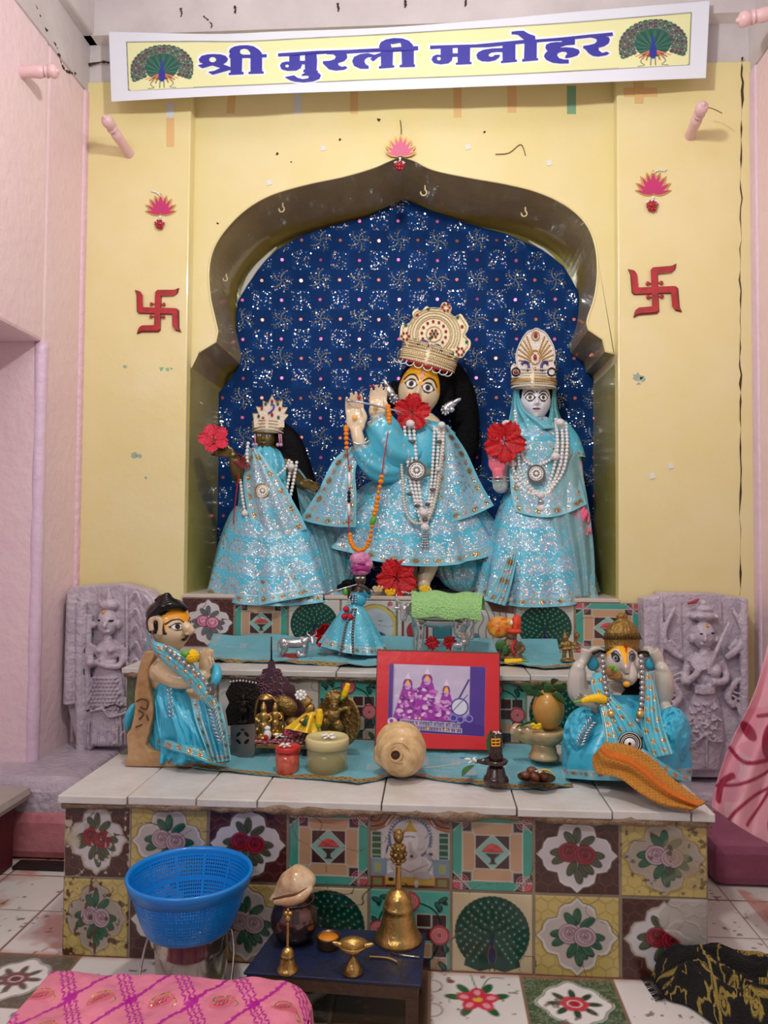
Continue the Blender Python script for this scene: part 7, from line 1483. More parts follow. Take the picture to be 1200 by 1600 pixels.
# pale stone pedestal with oval fruit
t = thing('stone_pedestal', 'pale marble spouted pedestal basin on the right side of the altar', 'pedestal', P(846, 1184, 2.2)); Yp_ = 2.2
M_onyx = mat('pale_onyx', (206, 178, 130), .3, coat=.5, var=.3, vscale=20, col2=(176, 140, 92))
obj('foot', pxlathe(850, [(0, 1184), (23, 1184), (23, 1180), (20, 1176), (18, 1165), (19, 1160), (0, 1158)], Yp_), M_onyx, t)
obj('basin', comb(pxlathe(852, [(0, 1162), (20, 1161), (29, 1152), (31, 1143), (29, 1138), (20, 1140), (0, 1142)], Yp_), tube([P(845, 1150, Yp_), P(820, 1146, Yp_-.01), P(800, 1138, Yp_-.02)], [.035, .026, .017], n=16, sm=4, flat=.7)), M_onyx, t, remesh=.004)
obj('oval_fruit', pell(857, 1108, Yp_, 24, 31, .043, nu=30, nv=20), mat('ochre_wood_apple', (206, 150, 70), .35, coat=.3, var=.2, vscale=20, bump=.1), label='oval ochre fruit standing on the pale stone pedestal', cat='fruit')
LV = [(845, 1088, 812, 1071), (850, 1085, 822, 1086), (862, 1086, 884, 1100), (850, 1082, 868, 1076), (858, 1078, 846, 1066), (868, 1080, 884, 1074), (880, 1080, 918, 1098), (855, 1090, 875, 1095), (846, 1078, 830, 1074), (862, 1070, 872, 1062), (873, 1072, 892, 1076)]
t = thing('leaf_cluster', 'bunch of fresh green leaves laid on top of the oval ochre fruit', 'leaves', P(860, 1078, Yp_))
for i, (a, b, c, d) in enumerate(LV):
    dy = -.035-.012*random.random(); obj('leaf', leafg(P(a, b, Yp_+dy+.02), P(c, d, Yp_+dy+.03*math.sin(i*2)), mm((9, 6, 9, 10, 7, 8, 5, 8, 6, 5, 5)[i], 2.2), (0, 1, .5), .008), M_leafd, t, solid=.0008)
t = thing('petal_offering', 'green leaf scraps and yellow petals on the spout of the pale pedestal', 'petals', P(825, 1138, 2.17))
obj('leaf', comb(leafg(P(812, 1136, 2.17), P(842, 1128, 2.17), mm(5, 2.2), (0, .6, 1), .006), leafg(P(806, 1138, 2.16), P(818, 1132, 2.16), mm(3, 2.2), (0, .6, 1), .003)), M_leafd, t, solid=.0008)
obj('yellow_petals', comb(*[pell(838+5*math.cos(k), 1135+3*math.sin(k*1.7), 2.155, 4, 3, .006) for k in range(7)]), M_mari, t)
obj('white_petals', comb(*[pell(x, y, 2.155, 2.4, 2, .003) for x, y in ((803, 1138), (812, 1141), (824, 1140))]), M_petw, t)
# plate with areca nuts
t = thing('steel_saucer', 'small dark metal saucer on the altar edge holding brown nuts', 'saucer', P(838, 1222, 1.985)); Yn = 1.985
t_ = lathe([(0, 0), (mm(16, 2), 0), (mm(28, 2), .010), (mm(28.5, 2), .013), (mm(26, 2), .0115), (mm(15, 2), .004), (0, .004)], P(838, 1221.5, Yn), 44); obj('dish', t_, mat('dark_steel_saucer', (70, 52, 44), .35, .7), t)
for i, (x, y, r, dy, lb) in enumerate(((831, 1206, 9, .01, 'topmost brown nut on the small dark saucer'), (822, 1213, 8, 0, 'brown nut at the left side of the small dark saucer'), (846, 1212, 9, .0, 'large brown nut at the right of the small dark saucer'), (836, 1216, 8, -.018, 'front brown nut on the small dark saucer'), (850, 1215, 7, -.01, 'rightmost small brown nut on the dark saucer'))):
    obj('areca_nut', pell(x, y-1, Yn+dy, r, r*.8, None, (0, .3*i, .2), nu=18, nv=12), mat('brown_nut', (120, 66, 40), .35, bump=.4, bscale=90, var=.3, vscale=60, coat=.2), label=lb, cat='nut', group='nuts on the dark saucer')
obj('yellow_petal', leafg(P(842, 1204, Yn-.02), P(866, 1211, Yn-.02), mm(4, 2), (0, .5, 1), .006), M_mari, solid=.002, label='curved yellow petal lying over the nuts on the saucer', cat='petal')
wf = thing('white_blossom', 'tiny white petals scattered among the nuts on the saucer', 'flower', P(840, 1206, Yn-.015)); whiteflower(wf, P(841, 1207, Yn-.022), .009, 5)
# ================================================================ MINIATURE THRONE WITH BRASS IDOLS
M_brass = mat('polished_brass', (186, 152, 88), .28, .9, bump=.2, bscale=120); M_brassd = mat('old_brass', (146, 120, 70), .36, .85, bump=.6, bscale=110); M_steelp = mat('pierced_steel', (150, 130, 124), .3, .85)
M_plum = mat('plum_lacquer_metal', (92, 60, 74), .3, .5, coat=.4); M_darkm = mat('dark_antique_metal', (48, 42, 38), .4, .7, bump=.6, bscale=140)
Yt = 2.27
t = thing('miniature_throne', 'small metal throne with plum scalloped back and pierced side panels standing on the altar', 'miniature throne', P(430, 1192, 2.2))
ol = [(396, 1125), (392, 1090), (396, 1082), (394, 1073), (400, 1068), (400, 1058), (408, 1056), (410, 1046), (418, 1044), (419, 1034), (424, 1029), (429, 1034), (430, 1044), (438, 1046), (441, 1056), (449, 1060), (452, 1068), (460, 1072), (462, 1082), (470, 1088), (474, 1098), (482, 1104), (484, 1130)]
bk = obj('scalloped_back', pslab(ol, Yt+.06, .006), M_plum, t, smooth=False, bevel=.001)
obj('filigree', comb(*[ptube(circ(x, y, r, a, a+4.2, 10), Yt+.058, .0012, n=5) for x, y, r, a in [(424+random.uniform(-22, 22), 1060+random.uniform(-12, 34), random.uniform(2, 4.5), random.uniform(0, 6)) for _ in range(46)] if abs(x-424) < (y-1030)*.7]), mat('light_plum_relief', (150, 110, 124), .3, .6), bk)
obj('spire', ptube([(424, 1032), (424, 995)], Yt+.062, [.003, .002], n=8), M_darkm, t)
obj('seat_tray', box((P(396, 1170, Yt-.03).x, Yt-.075, Z1+.028), (P(480, 1170, Yt-.03).x, Yt+.066, Z1+.04)), mat('worn_gilt_tray', (150, 116, 66), .4, .7, bump=.4), t, smooth=False, bevel=.002)
for x0, x1, Yq in ((360, 398, Yt-.08), (483, 518, Yt-.02)):
    sp = [(x0, 1134), (x1, 1131), (x1, 1174), (x1-3, 1182), (x1-12, 1190), (x0+4, 1192), (x0, 1180)] if x0 < 400 else [(x0, 1136), (x1, 1134), (x1, 1152), (x0, 1154)]
    o = obj('side_panel', pslab(sp, Yq, .003), M_steelp, t, smooth=False)
    if x0 < 400: obj('pierced_cutouts', comb(*[pell((x0+x1)/2+9*math.cos(a), 1153+8*math.sin(a), Yq-.0008, 5, 2.4, .001, (0, -a, 0)) for a in np.linspace(.78, 2*PI+.78, 5)[:-1]]+[pell((x0+x1)/2, 1140, Yq-.0008, 3, 1.6, .001)]), M_black, o)
obj('tray_leg', pslab([(470, 1172), (480, 1172), (480, 1188), (474, 1190)], Yt-.06, .01), M_darkm, t, smooth=False)
u, w_ = np.meshgrid(np.linspace(0, 1, 120), np.linspace(0, 1, 60)); C = Canvas(0, 0, (190, 70, 90), u, w_, .02); C.put((np.sin(u*70+w_*9) > .1)*1., (206, 196, 200)); C.put((np.sin(u*50-w_*20) > .8)*1., (60, 40, 60)); C.put((fbm(u*6, w_*4, 2) > .58)*1., (150, 50, 70))
A = [P(400, 1150, Yt+.02), P(480, 1138, Yt+.03), P(480, 1158, Yt-.06), P(398, 1172, Yt-.08)]; A = arr(A); V = (A[0]*(1-u)[..., None]+A[1]*u[..., None])*(1-w_)[..., None]+(A[3]*(1-u)[..., None]+A[2]*u[..., None])*w_[..., None]; V[..., 2] = np.maximum(V[..., 2], Z1+.042)+.003*np.sin(u*20)
gridobj('striped_cushion', V, pmat('striped_cloth', .7), t, cols=C.a, solid=.003)
sh = thing('dark_shrine_frame', 'dark scalloped metal frame with a tiny standing figure at the left of the throne', 'shrine frame', P(380, 1130, Yt+.02))
ol = [(356, 1134), (352, 1110), (358, 1098), (352, 1084), (358, 1072), (364, 1064), (374, 1062), (385, 1061), (396, 1063), (402, 1072), (406, 1084), (400, 1098), (406, 1112), (402, 1134)]
obj('frame_back', pslab(ol, Yt+.03, .006), M_darkm, sh, smooth=False, bevel=.001); obj('bead_row', comb(*[pell(360+5*k, 1066-2*math.sin(k*.5), Yt+.026, 2, 2.4) for k in range(9)]), M_silver, sh)
def minifig(par, name, x, y0, y1, Y, m_, w_=.3, arms=1, crown=True, extra=()):
    """small cast figure: height y0 (top) to y1 (feet)"""
    H = y1-y0; s = H/60; g = [pell(x, y0+11*s, Y, 5*s, 6*s), pell(x, y0+24*s, Y, 8*s, 10*s, mm(6*s, Y)), pell(x, y0+38*s, Y, 9*s, 10*s, mm(7*s, Y)), pell(x, y1-1*s, Y, 12*s, 2.5*s, mm(10*s, Y))]
    if crown: g.append(ptube([(x, y0+7*s), (x, y0)], Y, [mm(4.5*s, Y), mm(1*s, Y)], n=10))
    for sg in (-1, 1):
        g += [ptube([(x+sg*4*s, y0+40*s), (x+sg*5*s, y0+58*s)], Y, [mm(4*s, Y), mm(2.6*s, Y)], n=8)]
        if arms == 1: g.append(ptube([(x+sg*7*s, y0+19*s), (x+sg*12*s, y0+27*s, -.004), (x+sg*7*s, y0+31*s, -.012)], Y, [mm(2.6*s, Y), mm(2.2*s, Y), mm(1.6*s, Y)], n=8, sm=3))
        elif arms == 2: g.append(ptube([(x+sg*7*s, y0+19*s), (x+sg*14*s, y0+20*s, -.004), (x+sg*15*s, y0+9*s, -.006)], Y, [mm(2.6*s, Y), mm(2.2*s, Y), mm(2*s, Y)], n=8, sm=3))
    g += list(extra)
    return obj(name, comb(*g), m_, par, remesh=max(.0012, mm(1.05*s, Y)) if H > 30 else 0)
minifig(sh, 'tiny_figure', 380, 1082, 1128, Yt+.015, M_darkm, arms=2)
bf = thing('brass_figure', 'small brass idol with tall crown, left one of the pair seated on the throne cushion', 'brass idol', P(412, 1150, Yt-.03), 'brass idols on the throne'); minifig(bf, 'figure', 412, 1096, 1158, Yt-.035, M_brass, extra=[pell(412, 1152, Yt-.035, 13, 5, .02)])
bf = thing('brass_figure', 'small brass idol with pointed crown, right one of the pair seated on the throne cushion', 'brass idol', P(430, 1150, Yt-.02), 'brass idols on the throne'); minifig(bf, 'figure', 430, 1097, 1150, Yt-.02, M_brass, extra=[pell(431, 1146, Yt-.02, 14, 5, .02)])
bf = thing('brass_parasol_arch', 'brass arch and parasol standing behind the seated brass pair', 'brass ornament', P(414, 1140, Yt+.02)); obj('arch', comb(ptube([(402, 1145), (399, 1115), (404, 1092), (416, 1086), (428, 1092), (440, 1112), (444, 1145)], Yt+.01, .004, n=8, sm=5), pxlathe(414, [(0, 1083), (12, 1090), (11, 1093), (0, 1091)], Yt+.01, 24), *[pell(402+5*k, 1142-2*(k % 3), Yt-.0, 3.4, 6) for k in range(9)]), M_brass, bf)
bf = thing('brass_lamp_cluster', 'round brass vessel tilted against the plum throne back', 'brass vessel', P(446, 1120, Yt+.01)); obj('vessel', comb(pell(447, 1102, Yt+.02, 20, 14, .02, (0, .5, 0)), pell(458, 1128, Yt-.0, 12, 8, .02)), M_brassd, bf)
# reclining crowned idol in yellow foil
bf = thing('yellow_dressed_idol', 'small brass idol in shiny yellow dress leaning beside the brass plaque', 'brass idol', P(485, 1150, 2.2))
u, w_ = np.meshgrid(np.linspace(-PI, PI, 80, endpoint=False), np.linspace(0, 1, 50)); cx = 487-14*w_; hw = 9+19*w_
C_ = np.zeros(u.shape+(4,)); C_[..., :3] = lin((232, 190, 40)); C_[..., 3] = .25*(vnoise(u*5, w_*9, 3) > .6)
gridobj('yellow_dress', Pn(cx+hw*np.sin(u)*(1+.12*w_*np.sin(9*u)), 1112+32*w_+6*np.sin(u)*w_, 2.21-(.02+.035*w_)*np.cos(u)*(1+.12*w_*np.sin(9*u))), M_psat, bf, cols=C_, wrapu=True)
obj('figure', comb(pell(484, 1107, 2.2, 8, 9, .014), ptube([(482, 1100), (474, 1090), (470, 1083)], 2.2, [.016, .014, .007], n=14, sm=3), ptube([(480, 1120, -.02), (470, 1128, -.05)], 2.2, .006, n=8), ptube([(492, 1120, -.02), (504, 1126, -.04)], 2.2, .006, n=8)), M_brass, bf)
obj('jewelled_crown', comb(*[pell(470+7*math.cos(a), 1086+6*math.sin(a), 2.185, 2.8, 2.8) for a in np.linspace(0, 2*PI, 9)[:-1]], pell(470, 1086, 2.185, 4, 4)), M_pearl, bf); obj('green_gem', pell(475, 1128, 2.16, 5, 7, .004), M_grn, bf)
# brass plaque
t = thing('brass_plaque', 'large round brass plaque embossed with a leaping figure, propped on edge on the altar', 'brass plaque', P(532, 1166, 2.24)); Yq = 2.24
g = [lathe([(0, 0), (mm(36, Yq), 0), (mm(37, Yq), .004), (mm(34.5, Yq), .007), (mm(32, Yq), .004), (0, .004)], P(531, 1124, Yq), 60, (PI/2-.0, 0, -.35), sx=1, sy=1.14)]
obj('disc', comb(*g), M_brassd, t)
g = [pell(522, 1104, Yq-.02, 8, 8, .014), pell(521, 1118, Yq-.02, 11, 12, .016), pell(528, 1134, Yq-.02, 9, 12, .014, (0, -.5, 0)), pell(512, 1128, Yq-.02, 7, 10, .012, (0, .7, 0)), ptube([(516, 1112), (504, 1120), (508, 1132)], Yq-.022, .007, n=8, sm=3), ptube([(528, 1112), (542, 1106), (546, 1116)], Yq-.02, .007, n=8, sm=3), ptube([(530, 1142), (534, 1158)], Yq-.018, .007, n=8), ptube([(516, 1140), (512, 1156)], Yq-.018, .007, n=8), pell(523, 1092, Yq-.01, 11, 9, .01), ptube([(540, 1122), (550, 1134), (544, 1150)], Yq-.014, .004, n=6, sm=3)]
g += [pell(524+13*math.cos(a), 1090+10*math.sin(a), Yq-.008, 3.4, 3.4) for a in np.linspace(PI*1.02, 1.98*PI, 7)]+[pell(548, 1105, Yq-.01, 4, 5, .006), pell(520, 1148, Yq-.014, 6, 4, .01)]
obj('embossed_figure', comb(*g), M_brassd, t, remesh=.002); obj('eyes', comb(pell(519, 1102, Yq-.034, 1.6, 1.2, .002), pell(526, 1102, Yq-.034, 1.6, 1.2, .002)), M_black, t)
def bud(lb, pts, Y, r):
    t = thing('yellow_bud', lb, 'flower bud', P(pts[-1][0], pts[-1][1], Y)); obj('petals', ptube(pts, Y, [mm(r*.7, Y), mm(r, Y), mm(r*.8, Y)], n=12, sm=4), M_mari, t); obj('calyx', ptube([pts[-1], (pts[-1][0]*2-pts[-2][0]*1, pts[-1][1]*1.0+6)], Y, [mm(r*.8, Y), mm(r*.4, Y)], n=8), M_leafg, t)
bud('yellow flower bud stuck upright on top of the brass plaque', [(544, 1068), (541, 1078), (537, 1088)], 2.215, 5)
bud('yellow flower bud between the yellow dressed idol and the brass plaque', [(499, 1108), (499, 1120), (498, 1132)], 2.13, 6)
wf = thing('white_blossom', 'small white flower lying on the red patterned throne cushion', 'flower', P(438, 1150, Yt-.05)); whiteflower(wf, P(436, 1152, Yt-.06), .016, 6)
pf_ = thing('pink_paper_flower', 'pink and blue paper flower on the throne cushion', 'paper flower', P(455, 1148, Yt-.05)); obj('petals', comb(*[pell(454+7*math.cos(a), 1144+5*math.sin(a), Yt-.055, 5, 3, .004, (0, -a, 0)) for a in np.linspace(0, 2*PI, 6)[:-1]]), mat('pink_paper', (226, 80, 110), .6), pf_); obj('blue_center', pell(457, 1141, Yt-.062, 4, 3, .004), mat('blue_paper', (60, 100, 170), .6), pf_)
pp = thing('cotton_figure', 'tiny white and red wrapped figure at the front of the throne cushion', 'wrapped figure', P(418, 1162, Yt-.07)); obj('wrap', comb(pell(418, 1148, Yt-.07, 6, 9, .01), pell(418, 1138, Yt-.07, 5, 4, .008)), M_wht, pp); obj('red_band', pell(416, 1152, Yt-.077, 4, 5, .006), M_thr, pp)
ic = obj('incense_stick', ptube([(622, 1204), (690, 1197), (762, 1188)], 2.03, .0011, n=5), mat('pale_stick', (190, 180, 170), .6), label='thin pale stick lying across the runner left of the black lingam', cat='stick')
# ================================================================ FIGURES ON THE MIDDLE STEP
def build_doll():
    Y = 2.68
    t = thing('flute_player_doll', 'small dark metal flute player doll in turquoise skirt and pink turban on the middle step', 'figurine', P(545, 1030, Y))
    M_d = mat('dark_doll_bronze', (96, 78, 66), .3, .5, bump=.2, coat=.2)
    obj('body', comb(pell(563, 905, Y, 9, 11, .02), ptube([(562, 915), (560, 930), (556, 950)], Y, [.010, .022, .02], n=14, sm=3), ptube([(566, 927), (578, 930), (572, 920, -.03), (560, 914, -.045)], Y, .0075, n=10, sm=4), ptube([(554, 928), (546, 934, -.02), (545, 922, -.04)], Y, .007, n=10, sm=4), pell(545, 920, Y-.04, 5, 5), ptube([(548, 950), (545, 1026)], Y, .012, n=8), pell(545, 1028, Y, 26, 4, .04)), M_d, t, remesh=.0028)
    obj('painted_eyes', comb(pell(559, 903, Y-.019, 2.6, 1.6, .004), pell(567, 903, Y-.019, 2.6, 1.6, .004)), M_wht, t); obj('hair', comb(pell(545, 912, Y+.01, 12, 7, .02), pell(534, 917, Y+.01, 8, 5, .015)), M_hair, t)
    tb_ = [pell(563, 893, Y, 14, 7, .03), pell(562, 884, Y, 14, 7, .03, (0, .2, 0)), pell(563, 874, Y, 17, 12, .036), pell(575, 882, Y-.01, 8, 9, .02)]
    obj('turban', comb(*tb_), mat('pink_white_turban', (230, 170, 200), .45, bump=.6, bscale=90, var=.5, vscale=60, col2=(176, 50, 130)), t); obj('turban_band', comb(ptube([(550, 894), (562, 888, -.028), (577, 893)], Y-.004, .007, n=8, sm=4), ptube([(552, 884), (564, 880, -.03), (578, 886)], Y-.004, .004, n=8, sm=4)), mat('magenta_satin', (170, 30, 130), .35), t)
    C_ = 0
    skirt('skirt', t, (553, 11), (553, 51), Y, .02, .085, lambda a: 944+0*a, lambda a: 1012+10*np.cos(a)+7*np.sin(a), folds=9, amp=.09, pw=.8, nu=240, nv=110, seed=4, m_=M_psat, pk=dict(fans=False, tw=13, base=(84, 184, 206)))
    obj('blouse', comb(pell(560, 936, Y-.004, 13, 13, .026), ptube([(568, 925), (580, 930)], Y, .014, n=10)), M_satin, t)
    obj('bead_necklace', comb(pbeads([(552, 950, -.02), (541, 975, -.05), (535, 1005, -.08), (530, 1026, -.085)], Y-.01, 2.2), pbeads([(556, 950, -.02), (551, 985, -.055), (552, 1026, -.085)], Y-.01, 2.2)), mat('dark_pearl', (120, 112, 118), .25, .5), t)
    obj('red_pompoms', comb(*[pell(x, y, Y-.045, 5, 5) for x, y in ((541, 952), (538, 963), (547, 964))]), M_thr, t); obj('silver_collar', comb(*[pbeads([(548+k, 928, -.03), (544+k*1.5, 942, -.035)], Y, 1.8, sm=2) for k in (0, 4, 8)]), M_silver, t)
    obj('green_bead', pell(540, 925, Y-.05, 3.5, 6), mat('green_bead'), t)
    f = thing('miniature_flute', 'tiny silver flute held by the small doll in the pink turban', 'flute', P(530, 922, Y-.05)); obj('pipe', ptube([(504, 929), (558, 913)], Y-.052, .003, n=8), M_silver, f); obj('pendant', ptube([(506, 930), (506, 938)], Y-.052, [.002, .003], n=6), M_darkm, f)
build_doll()
def quadruped(par, nm, m_, x, y, s, Y, vox, head=-1):
    """cow: body centre px, scale px; head side"""
    h = head; g = [pell(x, y, Y, 42*s, 15*s, mm(14*s, Y)), pell(x+h*30*s, y-3*s, Y, 14*s, 17*s, mm(13*s, Y)), pell(x+h*24*s, y-13*s, Y, 12*s, 8*s, mm(8*s, Y)), pell(x-h*32*s, y-2*s, Y, 13*s, 15*s, mm(13*s, Y))]
    g += [ptube([(x+h*36*s, y-6*s), (x+h*46*s, y-14*s), (x+h*52*s, y-16*s, -.01)], Y, [mm(9*s, Y), mm(7*s, Y), mm(7*s, Y)], n=14, sm=4), ptube([(x+h*52*s, y-17*s, -.01), (x+h*54*s, y-4*s, -.02), (x+h*55*s, y+4*s, -.025)], Y, [mm(8*s, Y), mm(6*s, Y), mm(4.5*s, Y)], n=14, sm=3)]
    for sg in (-1, 1): g += [ptube([(x+h*52*s+sg*5*s, y-22*s), (x+h*52*s+sg*14*s, y-28*s), (x+h*52*s+sg*12*s, y-38*s)], Y-.01, [mm(3*s, Y), mm(2.4*s, Y), mm(1*s, Y)], n=8, sm=4), pell(x+h*52*s+sg*13*s, y-15*s, Y-.005, 6*s, 3*s, mm(2.5*s, Y))]
    for lx, d in ((30, -1), (36, 1), (-30, -1), (-36, 1)):
        X = x+h*lx*s; dd = d*mm(8*s, Y)
        pts = [(X, y+8*s, dd), (X-h*1*s, y+26*s, dd), (X+h*1*s, y+46*s, dd)] if lx > 0 else [(X, y+5*s, dd), (X+h*4*s, y+20*s, dd), (X-h*4*s, y+30*s, dd), (X-h*1*s, y+46*s, dd)]
        g.append(ptube(pts, Y, [mm(8*s, Y), mm(5*s, Y), mm(3.6*s, Y)] if lx > 0 else [mm(11*s, Y), mm(7*s, Y), mm(4.4*s, Y), mm(3.8*s, Y)], n=10, sm=3)); g.append(pell(X, y+47*s, Y+dd, 5*s, 3*s))
    g.append(ptube([(x-h*42*s, y-10*s), (x-h*49*s, y-2*s), (x-h*49*s, y+18*s), (x-h*46*s, y+32*s)], Y, [mm(3*s, Y), mm(2.4*s, Y), mm(2*s, Y), mm(4*s, Y)], n=8, sm=4))
    return obj(nm, comb(*g), m_, par, remesh=vox)
t = thing('glass_cow', 'shiny silvered glass cow with curved horns wearing a green glittery cloth on the middle step', 'cow figurine', P(685, 1018, 2.66))
quadruped(t, 'body', mat('silvered_glass', (206, 206, 204), .08, .75, coat=.6), 688, 966, 1.05, 2.66, .0036)
obj('calf', comb(pell(715, 1008, 2.62, 9, 5), pell(725, 1003, 2.62, 5, 5), ptube([(708, 1010), (706, 1018)], 2.62, .005, n=8), ptube([(722, 1010), (723, 1018)], 2.62, .005, n=8)), mat('silvered_glass'), t, remesh=.003)
u, w_ = np.meshgrid(np.linspace(0, 1, 130), np.linspace(-1, 1, 90)); a = w_*1.75
X = 643+112*u+4*w_*u; yy_ = 944+8*u-20*np.cos(a)+np.where(w_ < 0, 4, 0)+20; Yg = 2.66+.072*np.sin(a)
C_ = np.zeros(u.shape+(4,)); C_[..., :3] = lin((166, 222, 140)); n_ = vnoise(u*60, w_*40, 4); C_[..., :3] *= (.8+.4*n_)[..., None]; C_[..., 3] = (n_ > .75)*.6
gridobj('green_glitter_cloth', Pn(X, 923+(1-np.cos(a))*np.where(w_ < 0, 35, 20)+5*u+2*np.sin(u*14), Yg), pmat('glitter_cloth', .6, glit=1, gscale=600, bump=1, bscale=180), t, cols=C_, solid=.003)
t = thing('silver_cow', 'small silver cow with calf on a flat plinth left of the doll', 'cow figurine', P(460, 1034, 2.6))
quadruped(t, 'body', mat('cast_silver', (190, 190, 192), .28, .9, bump=.2), 460, 1005, .52, 2.6, .0017, head=1)
obj('calf', comb(pell(471, 1024, 2.585, 8, 5), pell(466, 1020, 2.585, 4, 4)), mat('cast_silver'), t, remesh=.0016); obj('plinth', pslab([(436, 1029), (486, 1029), (486, 1035), (436, 1035)], 2.57, .06), mat('cast_silver'), t, smooth=False, bevel=.002); obj('red_base', pslab([(440, 1023), (466, 1023), (466, 1029), (440, 1029)], 2.585, .03), mat('red_enamel', (150, 40, 36), .5), t, smooth=False)
t = thing('turbaned_idol', 'tiny seated dark idol with a red, yellow and orange turban on the middle step', 'figurine', P(795, 1032, 2.62)); Y = 2.62
obj('body', comb(pell(799, 993, Y, 9, 10, .02), pell(798, 1012, Y, 15, 16, .028), pell(797, 1026, Y, 20, 7, .04), ptube([(811, 1004), (818, 1014), (808, 1022, -.02)], Y, .008, n=8, sm=3), ptube([(785, 1004), (778, 1014), (788, 1022, -.02)], Y, .008, n=8, sm=3)), mat('bronze_idol', (124, 100, 74), .35, .6, bump=.5, bscale=150), t, remesh=.0024)
obj('red_turban', comb(pell(780, 980, Y+.005, 19, 17, .02), pell(797, 976, Y, 9, 11, .02)), mat('red_yellow_turban', (206, 30, 34), .5, var=.9, vscale=55, col2=(236, 200, 60), bump=.5), t); obj('orange_turban', comb(pell(806, 976, Y-.008, 8, 16, .018, (0, .15, 0)), pell(803, 986, Y-.01, 12, 5, .02)), mat('orange_red_cloth', (226, 90, 40), .5, var=.5, vscale=60, col2=(206, 30, 30)), t); obj('pearl_brooch', pell(799, 973, Y-.03, 2.4, 4), M_pearl, t); obj('red_sash', ptube([(806, 1000), (800, 1012, -.02), (804, 1022, -.03)], Y-.025, .004, n=6, sm=3), M_thr, t)
obj('green_garland', comb(pell(782, 1008, Y-.03, 8, 9, .006, (0, .5, 0)), pell(790, 1016, Y-.035, 5, 8, .006)), M_leafd, t)
t = thing('yellow_bud', 'long yellow bud with green tip lying in front of the tiny turbaned idol', 'flower bud', P(805, 1034, 2.57)); obj('petals', ptube([(788, 1033), (800, 1034), (816, 1032)], 2.56, [.008, .011, .007], n=12, sm=4), M_mari, t); obj('calyx', ptube([(814, 1032), (826, 1034)], 2.56, [.006, .002], n=8), M_leafg, t)
t = thing('brass_monkey_god', 'tiny brass figure with raised arm at the right end of the middle step', 'brass idol', P(887, 1036, 2.58)); Y = 2.58
obj('figure', comb(pell(883, 997, Y, 5, 6), ptube([(883, 991), (882, 986)], Y, [.006, .002], n=8), pell(886, 1008, Y, 8, 8, .012), ptube([(883, 1014), (881, 1030)], Y, .007, n=8), ptube([(891, 1014), (893, 1030)], Y, .007, n=8), ptube([(892, 1004), (899, 1008), (900, 998)], Y, .005, n=8, sm=3), pell(901, 993, Y, 5, 5), ptube([(879, 1004), (874, 1012)], Y, .005, n=8), ptube([(876, 1015), (898, 1013)], Y-.01, .004, n=8), pell(902, 1012, Y-.01, 5, 3), pell(887, 1032, Y, 12, 3.5, .02)), M_brassd, t, remesh=.002)
# scattered offerings on the top ledge
for i, (x, y, Y, m_, lb) in enumerate(((591, 921, 2.91, mat('pale_yellow_petal', (226, 196, 130), .5), 'pale yellow blossom at the feet of the center idol beside the dark red hibiscus'), (590+20, 930-4, 2.9, M_mari, 'yellow petals on the ledge in front of the dark red hibiscus'), (664, 921, 2.895, M_mari, 'yellow petals across the foot of the center idol'))):
    t = thing('yellow_petals', lb, 'petals', P(x, y+3, Y)); obj('petal_heap', comb(*[pell(x+8*math.cos(k*2.4)*math.sqrt(k/8), y+2.5*math.sin(k*2.4), Y, 5, 2.6, .008, (0, k, 0), nu=8, nv=6) for k in range(8)]), m_, t)
for i, (x, y, lb) in enumerate(((575, 926, 'white blossoms on the ledge behind the small doll'), (640, 928, 'white blossoms on the ledge by the dark red hibiscus'), (737, 930, 'white blossoms on the ledge at the left hem of the white faced idol'))):
    t = thing('white_blossom', lb, 'flower', P(x, y+3, 2.895))
    for k in range(3): whiteflower(t, P(x-8+8*k, y-1+1.5*(k % 2), 2.895), .012, 6)
# ================================================================ HANGING GARMENT AT RIGHT
def garpaint(S, T, wid):
    C = Canvas(0, 0, (226, 164, 174), S, T, 1.4); M1 = (150, 20, 60)
    C.put((fbm(S*.015, T*.012, 5) > .58)*.5, (214, 120, 140))
    for p, w_ in (([(0, 40), (40, 70), (80, 130), (90, 220)], 3), ([(30, 0), (60, 60), (100, 110), (110, 190)], 3), ([(0, 110), (30, 100), (60, 120)], 4), ([(60, 10), (80, 80), (75, 150), (40, 230)], 3), ([(10, 20), (8, 50), (20, 70)], 6), ([(20, 180), (60, 200), (100, 190)], 4), ([(100, 60), (96, 30), (110, 0)], 5)): C.bez(p, w_*1.7, M1)
    for x, y, a, b, g in ((52, 150, 10, 26, .3), (95, 165, 8, 22, -.2), (104, 60, 9, 24, .5), (16, 150, 7, 16, 1), (66, 262, 8, 20, .9)): C.ell(x, y, a*1.3, b*1.2, M1, g)
    return C.a
g_ = patch('hanging_garment', None, [(1205, 985, .0), (1180, 1080, .0), (1140, 1165, .0), (1116, 1235, -.01), (1112, 1262, -.02)], [(1300, 985, -.1), (1300, 1080, -.1), (1296, 1200, -.1), (1290, 1290, -.1), (1288, 1345, -.1)], 2.08, nu=130, nv=150, bulge=.03, fold=.022, nf=3, seed=2, m_=pmat('pink_satin', .45, bump=.3, bscale=12, sheen=.2), paint=garpaint, solid=.002, sag=14)
tag(g_, 'pink satin garment with maroon vines hanging at the right edge beside the altar', 'garment')
# ================================================================ FOREGROUND
M_blu = mat('blue_plastic', (8, 130, 214), .35, coat=.2); M_stl = mat('stainless_steel', (186, 178, 172), .18, .95, bump=.05, bscale=30)
